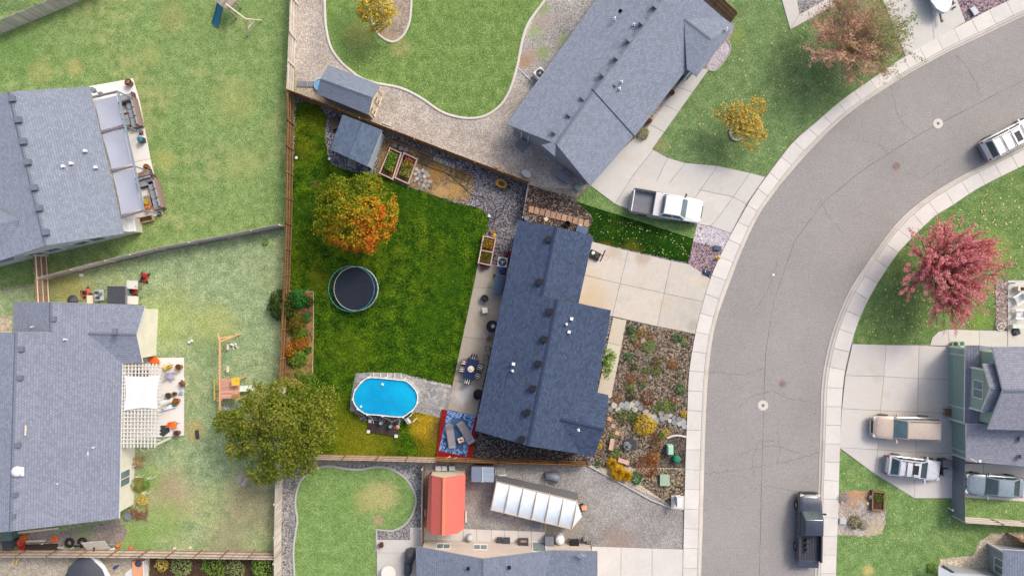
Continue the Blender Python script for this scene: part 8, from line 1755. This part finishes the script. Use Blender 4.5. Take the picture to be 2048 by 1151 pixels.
c = at(232,1133,.6); m = MB(); m.tube([(c.x,c.y,.2),(c.x+.1,c.y+.1,.9)],.06,6); m.box((c.x+.1,c.y+.1,.9),(.2,.2,.3),.4); single('boat_motor', m, 'blue', 'small blue motor at the end of the covered boat', 'motor')

# ============================================================= SOUTH NEIGHBOUR
def tunnel():
    t = thing('greenhouse', 'long white plastic-covered greenhouse lying diagonally on the gravel', 'greenhouse', at(1070,1010,z=.015)); h = 1.9; hr = 2.2
    n0, n1, s0, s1 = (993,962),(1154,1001),(981,1018),(1143,1057); ap = (1164,1032)
    for k in range(7):
        u = k/6; a, b = P(*lerp2(n0,n1,u),h), P(*lerp2(s0,s1,u),h-.3); mid = (a+b)/2 + Vector((0,0,.38)); m = MB(); m.tube([Vector(q) for q in smoothed([tuple(a),tuple(a.lerp(mid,.5)+Vector((0,0,.08))),tuple(mid),tuple(mid.lerp(b,.5)+Vector((0,0,.08))),tuple(b)],3,False)], .04, 6); part('rib', m, 'tan_pale', t, world=True)
    for k in range(6):
        m = MB(); g = []
        for u in np.linspace(k/6+.008,(k+1)/6-.008,6):
            a, b = P(*lerp2(n0,n1,u),h), P(*lerp2(s0,s1,u),h-.3); mid = (a+b)/2 + Vector((0,0,.36)); row = []
            for v in np.linspace(0,1,10): p = a*(1-v)**2 + mid*2*v*(1-v) + b*v*v; row.append(p + Vector((0,0,.16*v*(1-v)*2 - .05*math.sin(math.pi*((u*6)%1)) + .02*math.sin(v*17+k*3)*math.sin(u*40))))
            g.append(row)
        m.loft(g, False, False); part('cover_panel', m, 'poly', t, world=True, smooth=True)
    a, b, c = P(*n1,h), P(*s1,h-.3), P(*ap,1.2); e = (a+b)/2+Vector((0,0,.3)); m = MB(); m.add([a,e,b,c],[(0,1,3),(1,2,3)]); part('end_cover', m, 'poly', t, world=True)
    for A, B in ((n1,ap),(ap,s1)): m = MB(); m.bar(P(*A,h if A==n1 else 1.2),P(*B,1.2 if B==ap else h-.3),.06); part('end_bar', m, 'wood_raw', t, world=True)
    for A, B, hh in ((n0,n1,h),(s0,s1,h-.3)): m = MB(); m.bar(P(*A,hh),P(*B,hh),.08); part('side_rail', m, 'tan_pale', t, world=True)
    for u in (0,.33,.66,1):
        for A, B, hh in ((n0,n1,h),(s0,s1,h-.3)): c = P(*lerp2(A,B,u),hh); m = MB(); m.bar((c.x,c.y,0),(c.x,c.y,hh),.08); part('post', m, 'wood_raw', t, world=True)
    m = MB(); g = []
    for u in np.linspace(-.02,1.01,16):
        a = P(*lerp2(n0,n1,u),h-.05); top = Vector((a.x,a.y,a.z)); b = at(*lerp2((994,949),(1155,985),u),.3); b.z = .25; g.append([top.lerp(b,v)+Vector((0,0,-.06*math.sin(v*9+u*20))) for v in np.linspace(0,1,6)])
    m.loft(g, False, False); part('shade_skirt', m, 'net_dark', t, world=True)
tunnel()
def draped(label, pts, h, mat, name='tarp', cat='tarp', z=.015):
    poly = XY(pts); cx = sum(p[0] for p in poly)/len(poly); cy = sum(p[1] for p in poly)/len(poly); m = MB(); rings = []
    for k, zz in ((1.0,0),(.97,.35),(.86,.8),(.55,1.0),(.15,1.08)): rings.append([(cx+(p[0]-cx)*k*(1+.05*math.sin(i*2.3+k*9)), cy+(p[1]-cy)*k*(1+.05*math.cos(i*1.9)), z+h*zz+.03*math.sin(i*3)) for i, p in enumerate(poly)])
    n = len(poly); a = sum(poly[i][0]*poly[(i+1)%n][1]-poly[(i+1)%n][0]*poly[i][1] for i in range(n))
    if a < 0: rings = [r[::-1] for r in rings]
    m.loft(rings); return single(name, m, mat, label, cat, smooth=True)
draped('grey tarpaulin-covered load standing on the gravel',[(1089,944),(1104,940),(1118,943),(1124,951),(1118,962),(1100,958),(1089,954)],.8,'tarp_grey')

t = thing('log_rack', 'white-framed rack of thin rods beside the small grey shed', 'rack', at(1000,941,.3))
for k in range(7): m = MB(); m.bar(at(991+k*3,932,z=.3),at(991.5+k*3,948,z=.25),.05); part('rod', m, 'offwhite', t, world=True)
m = MB(); m.bar(at(989,949,z=.3),at(1013,947,z=.3),.1); part('frame_bar', m, 'white', t, world=True)
c = at(1147,1013,.6); t = thing('garden_cart', 'orange and dark garden cart at the end of the white greenhouse', 'cart', at(1168,1014,.3,.015), .3); m = MB(); m.box((0,0,.35),(.45,.4,.3)); part('tub', m, 'terracotta2', t, bevel=.04)
for s in (-1,1): m = MB(); m.lathe([(.03,-.04),(.15,-.04),(.15,.04),(.03,.04)],12); m.v = [(x-.1,z+s*.28,y+.15) for x,y,z in m.v]; part('wheel', m, 'tyre', t)
m = MB(); m.tube([(-.2,-.15,.4),(-.5,-.1,.7),(-.5,.1,.7),(-.2,.15,.4)],.02,5); part('handle', m, 'navy', t)
c = at(939,1077,.8); t = thing('patio_heater', 'round pale lidded planter on the side walk', 'planter', (c.x,c.y,.07)); m = MB(); m.lathe([(.25,0),(.28,.5),(.3,.55),(.2,.75),(.06,.85),(0,.86)],18); part('body', m, 'grey_pale', t, smooth=True); t.name = 'urn'; t['label'] = 'round pale lidded urn on the side walk'; t['category'] = 'urn'
c = at(1006,1083,.6); t = thing('storage_bench', 'left dark slatted bench against the tan wall', 'bench', (c.x,c.y,.07)); m = MB(); m.box((-.28,.05,.3),(.5,.5,.3)); m.box((.3,.05,.42),(.6,.62,.08)); part('body', m, 'charcoal', t)
for k in range(4): m = MB(); m.box((.3,-.2+.14*k,.49),(.62,.12,.04)); part('slat', m, 'tarp_black', t)
c = at(1047,1087,.7); t = thing('barbecue', 'right dark barbecue with reddish shelf against the tan wall', 'barbecue', (c.x,c.y,.07)); m = MB(); m.box((0,0,.45),(.85,.7,.7)); part('body', m, 'tarp_black', t, bevel=.03)
for k in range(5): m = MB(); m.box((0,-.3+.1*k,.83),(.82,.08,.05)); part('slat', m, 'charcoal', t)
m = MB(); m.box((0,.3,.82),(.5,.16,.06)); part('shelf', m, 'terracotta', t)
c = at(1099,1084,.9); t = thing('meter_cabinet', 'grey-blue square cabinet next to the pale tank', 'cabinet', (c.x,c.y,.07)); m = MB(); m.box((0,0,.4),(.7,.9,.8)); part('body', m, 'tarp_grey', t); m = MB(); m.box((0,0,.83),(.76,.96,.06)); part('lid', m, 'tarp_grey', t, bevel=.02)
c = at(1120,1082,1.0); t = thing('water_tank', 'pale blue-white rounded tank by the house corner', 'tank', (c.x,c.y,.02)); m = MB(); m.lathe([(.36,0),(.4,.3),(.4,.7),(.3,.86),(.16,.92),(.14,1.0),(0,1.02)],20); part('body', m, 'white', t, smooth=True); m = MB(); m.box((0,0,.03),(1.0,1.0,.06)); part('pad', m, 'paver_grey', t)
c = at(1149,1086,.7); t = thing('grill', 'black square grill between the tank and the concrete blocks', 'grill', (c.x,c.y,.02)); m = MB(); m.box((0,0,.5),(.8,.55,.35)); part('body', m, 'black', t, bevel=.05); m = MB(); [m.box((sx*.35,sy*.22,.17),(.05,.05,.34)) for sx in (-1,1) for sy in (-1,1)]; part('stand', m, 'steel', t)
def cblock(label, x, y, n=1):
    c = at(x,y,.3); t = thing('concrete_block', label, 'block', (c.x,c.y,.02))
    for k in range(n):
        z = .1+.2*k
        for yy in (-.18,0,.18): m = MB(); m.box((0,yy,z),(.36,.04,.19)); part('web', m, 'paver_grey', t)
        for xx in (-.18,0,.18): m = MB(); m.box((xx,0,z),(.04,.40,.19)); part('face', m, 'paver_grey', t)
cblock('taller stack of hollow concrete blocks at the drive corner',1178,1084,2); cblock('single hollow concrete block next to the taller stack',1163,1090,1)
c = at(1169,1081,.6); m = MB(); m.lathe([(.18,0),(.2,.35),(.12,.5),(.06,.56),(0,.57)],14,(c.x,c.y,.02)); single('gas_bottle', m, 'tarp_grey', 'grey gas bottle behind the concrete blocks', 'gas bottle', smooth=True)
c = at(1147,1098,.3); m = MB(); m.box((c.x,c.y,.15),(.6,.24,.1)); m.box((c.x+.2,c.y+.05,.25),(.2,.2,.2),.3); single('tool_tray', m, 'cream', 'pale tray of tools below the black grill', 'tray')
c = at(1177,1096,.3); m = MB(); m.rock((c.x,c.y,.05),.17,1.0,8); m.box((c.x,c.y,.25),(.2,.16,.08)); single('stone_pot', m, 'bone', 'small pale stone pot at the roof corner', 'pot')
c = at(777,1145,.75); t = thing('round_table', 'round white table at the bottom edge of the concrete patio', 'table', (c.x,c.y,.07)); m = MB(); m.lathe([(.6,.7),(.62,.73),(.6,.75),(0,.76)],32); part('top', m, 'cream2', t); m = MB(); m.lathe([(.3,0),(.3,.04),(.05,.08),(.05,.7)],14); part('stem', m, 'steel', t)
draped('large dark covered barbecue by the slate roof corner',[(813,1096),(822,1092),(831,1094),(832,1112),(824,1122),(812,1118),(811,1104)],1.1,'tarp_black','covered_grill','grill'); draped('smaller dark covered thing under the covered barbecue',[(810,1117),(820,1114),(826,1122),(824,1142),(816,1150),(809,1144)],.8,'tarp_black','covered_chair','covered chair')
pot('brown pot at the edge of the concrete patio',762,1089,.24,.4,'terracotta_dk',z=.07)
c = at(1072,1047); m = MB(); m.box((c.x,c.y,.03),(.8,.65,.04),-.15); m.box((c.x,c.y,.06),(.6,.5,.03),-.1); single('mat', m, 'tarp_grey', 'blue-grey mat lying below the white greenhouse', 'mat')
m = MB(); m.bar(at(1091,1044,z=.04),at(1090,1062,z=.04),.18,.05); single('plank', m, 'paver_grey', 'pale plank between greenhouse and side walk', 'plank'); m = MB(); m.bar(at(1093,960,z=.04),at(1093,974,z=.04),.18,.05); single('plank', m, 'paver_grey', 'pale plank under the grey tarpaulin', 'plank')
t = thing('pale_hose_reel', 'grey-white clutter behind the red barn gable', 'clutter', at(893,935)); t.name = 'clutter_shelf'
for x, w_ in ((878,.5),(890,.4),(905,.5)): c = at(x,933); m = MB(); m.box((c.x,c.y,.25),(w_,.4,.5),.05); part('box', m, 'grey_pale' if x != 905 else 'blue_pale2', t, world=True)
for lbl, x, y0, y1 in (('white gutter length on the right of the red barn',932,1020,1042),('white bag on the left of the red barn',851,1018,1030)):
    m = MB(); m.bar(at(x,y0,z=.15),at(x,y1,z=.15),.16,.2); m.bar(at(x,y0,z=.3),at(x,y1-3,z=.3),.1,.1); single('board', m, 'offwhite', lbl, 'board')

# ============================================================= EAST NEIGHBOURS
def adirondack(label, x, y, d):
    c = at(x,y,.5,.1); t = thing('adirondack_chair', label, 'chair', c, ang(*d))
    for k in range(5): m = MB(); m.box((-.12,-.22+.11*k,.34),(.55,.1,.03),0,('Y',.12)); part('seat_slat', m, 'white', t)
    for k in range(5): m = MB(); m.box((-.5,-.22+.11*k,.62),(.03,.1,.75 - .05*abs(k-2)),0,('Y',-.42)); part('back_slat', m, 'white', t)
    for s in (-1,1): m = MB(); m.box((0,s*.36,.54),(.75,.13,.03)); part('armrest', m, 'white', t); m = MB(); m.box((.3,s*.34,.27),(.08,.05,.54)); part('leg', m, 'white', t); m = MB(); m.bar((.3,s*.28,.32),(-.55,s*.28,.05),.04,.1); part('leg', m, 'white', t)
adirondack('upper white slatted porch chair, turned towards the tree',2036,598,(-9,5)); adirondack('lower white slatted porch chair, facing left',2038,628,(-10,0))
c = at(2036,652,.6,.1); t = thing('porch_bench', 'pale green-white bench board below the porch chairs', 'bench', c); m = MB(); m.box((.1,0,.42),(.95,.36,.05)); part('seat', m, 'green_box2', t); m = MB(); m.box((-.3,0,.2),(.08,.3,.4)); m.box((.5,0,.2),(.08,.3,.4)); part('stand', m, 'white', t)
c = at(2042,577,.5,.1); t = thing('porch_planter', 'pale porch rail planter with a black box at the right edge', 'planter', c); m = MB(); m.box((0,0,.3),(.7,.35,.5)); part('box', m, 'cream', t); m = MB(); m.box((.05,0,.58),(.3,.25,.12)); part('lantern', m, 'black', t)
c = at(2046,566,1.0,.1); m = MB(); m.bar((c.x-.6,c.y,.9),(c.x+.9,c.y,.9),.1,.08); m.bar((c.x-.5,c.y,.1),(c.x-.5,c.y,.9),.1); single('porch_rail', m, 'green_box2', 'pale green-white porch rail at the right edge', 'railing')
c = at(2034,663,.3,.1); m = MB(); m.rock((c.x,c.y,.1),.38,.6,9); m.box((c.x+.1,c.y-.1,.25),(.4,.3,.12),.4); single('bag', m, 'charcoal', 'dark bag in the porch shade under the pale bench', 'bag', smooth=True)
c = at(2005,653,.4); t = thing('garden_ornament', 'white wheel-shaped ornament at the end of the cobble bed', 'ornament', (c.x,c.y,.05)); m = MB(); m.tube([(.34*math.cos(6.283*i/20),.34*math.sin(6.283*i/20),.2+.12*math.sin(6.283*i/20)) for i in range(21)],.035,6,None,False); part('rim', m, 'white', t)
for k in range(3): a = .6+1.05*k; m = MB(); m.bar((-.3*math.cos(a),-.3*math.sin(a),.2-.1*math.sin(a)),(.3*math.cos(a),.3*math.sin(a),.2+.1*math.sin(a)),.04); part('spoke', m, 'bone', t)
for k, (x, y) in enumerate(((1906,926),(1907,944))):
    c = at(x-8,y-3,1.05); c = at(x-1,y,1.0); t = thing('wheelie_bin', ('upper','lower')[k]+' dark wheeled bin beside the grey gate fence', 'bin', (c.x-.5,c.y,.071), math.pi); m = MB(); m.loft([[(-.26,-.24,0),(.26,-.24,0),(.26,.24,0),(-.26,.24,0)],[(-.38,-.3,1.0),(.34,-.3,1.0),(.34,.3,1.0),(-.38,.3,1.0)]]); part('body', m, 'tarp_black', t); m = MB(); m.box((0,0,1.03),(.76,.64,.06)); part('lid', m, 'charcoal2', t, bevel=.02)
    for s in (-1,1): m = MB(); m.lathe([(.02,-.03),(.11,-.03),(.11,.03),(.02,.03)],10); m.v = [(x_-.3,z_+s*.24,y_+.11) for x_,y_,z_ in m.v]; part('wheel', m, 'tyre', t)
c = at(1897,824,.5,.071); t = thing('wooden_stool', 'small brown wooden stool by the green garage corner', 'stool', c); m = MB(); m.box((0,0,.4),(.5,.6,.05)); part('seat', m, 'wood_brown', t); m = MB(); [m.box((sx*.2,sy*.24,.19),(.05,.05,.38)) for sx in (-1,1) for sy in (-1,1)]; part('legs', m, 'wood_brown', t)
for k, (x, y) in enumerate(((1919,688),(1932,687))): c = at(x,y,.5); t = thing('bucket', ('left','right')[k]+' pale green bucket above the garage wall', 'bucket', (c.x-.35,c.y,.071)); m = MB(); m.lathe([(.2,0),(.26,.44),(.28,.46),(.22,.46),(.18,.08),(0,.08)],16); part('body', m, 'green_box2' if k else 'green_pale', t, smooth=True)
planter('wooden corner planter in the grey gravel bed',[(1746,982),(1769,985),(1768,1020),(1745,1019)],.4,'wood_brown'); veg('green plants in the wooden corner planter',[(1748,986),(1766,988),(1766,1002),(1748,1000)],.32,LF['mid'],220,.1,.2)
c = at(1743,994,.4); m = MB(); m.lathe([(.14,0),(.18,.3),(0,.36)],12,(c.x,c.y,.03)); single('pot', m, 'green_pale2', 'small grey-green pot beside the wooden corner planter', 'pot', smooth=True)
c = at(1684,1041); t = thing('valve_box', 'grey-blue slab box in the gravel bed at the sidewalk', 'valve box', (c.x,c.y,.03), -.1); m = MB(); m.box((0,0,.06),(.6,.48,.12)); part('box', m, 'grey_pale', t); m = MB(); m.box((0,0,.14),(.52,.4,.04)); part('lid', m, 'grey_pale', t)
for lbl, x, y in (('white rock in the grey gravel bed',1735,1006),('pale rock at the left edge of the grey gravel bed',1683,1003)): m = MB(); c = at(x,y); m.rock((c.x,c.y,.05),.14,.7,7); single('rock', m, 'bone', lbl, 'rock', smooth=True)
m = MB(); m.tube([at(1903,1018,.5,.0)+Vector((0,0,.05)), at(1903,1018,.5,.0)+Vector((0,0,.6))],.05,8); m.lathe([(.1,.6),(.1,.7),(0,.75)],10,at(1903,1018,.5)); single('path_light', m, 'white', 'white path light at the foot of the grey gate fence', 'path light')
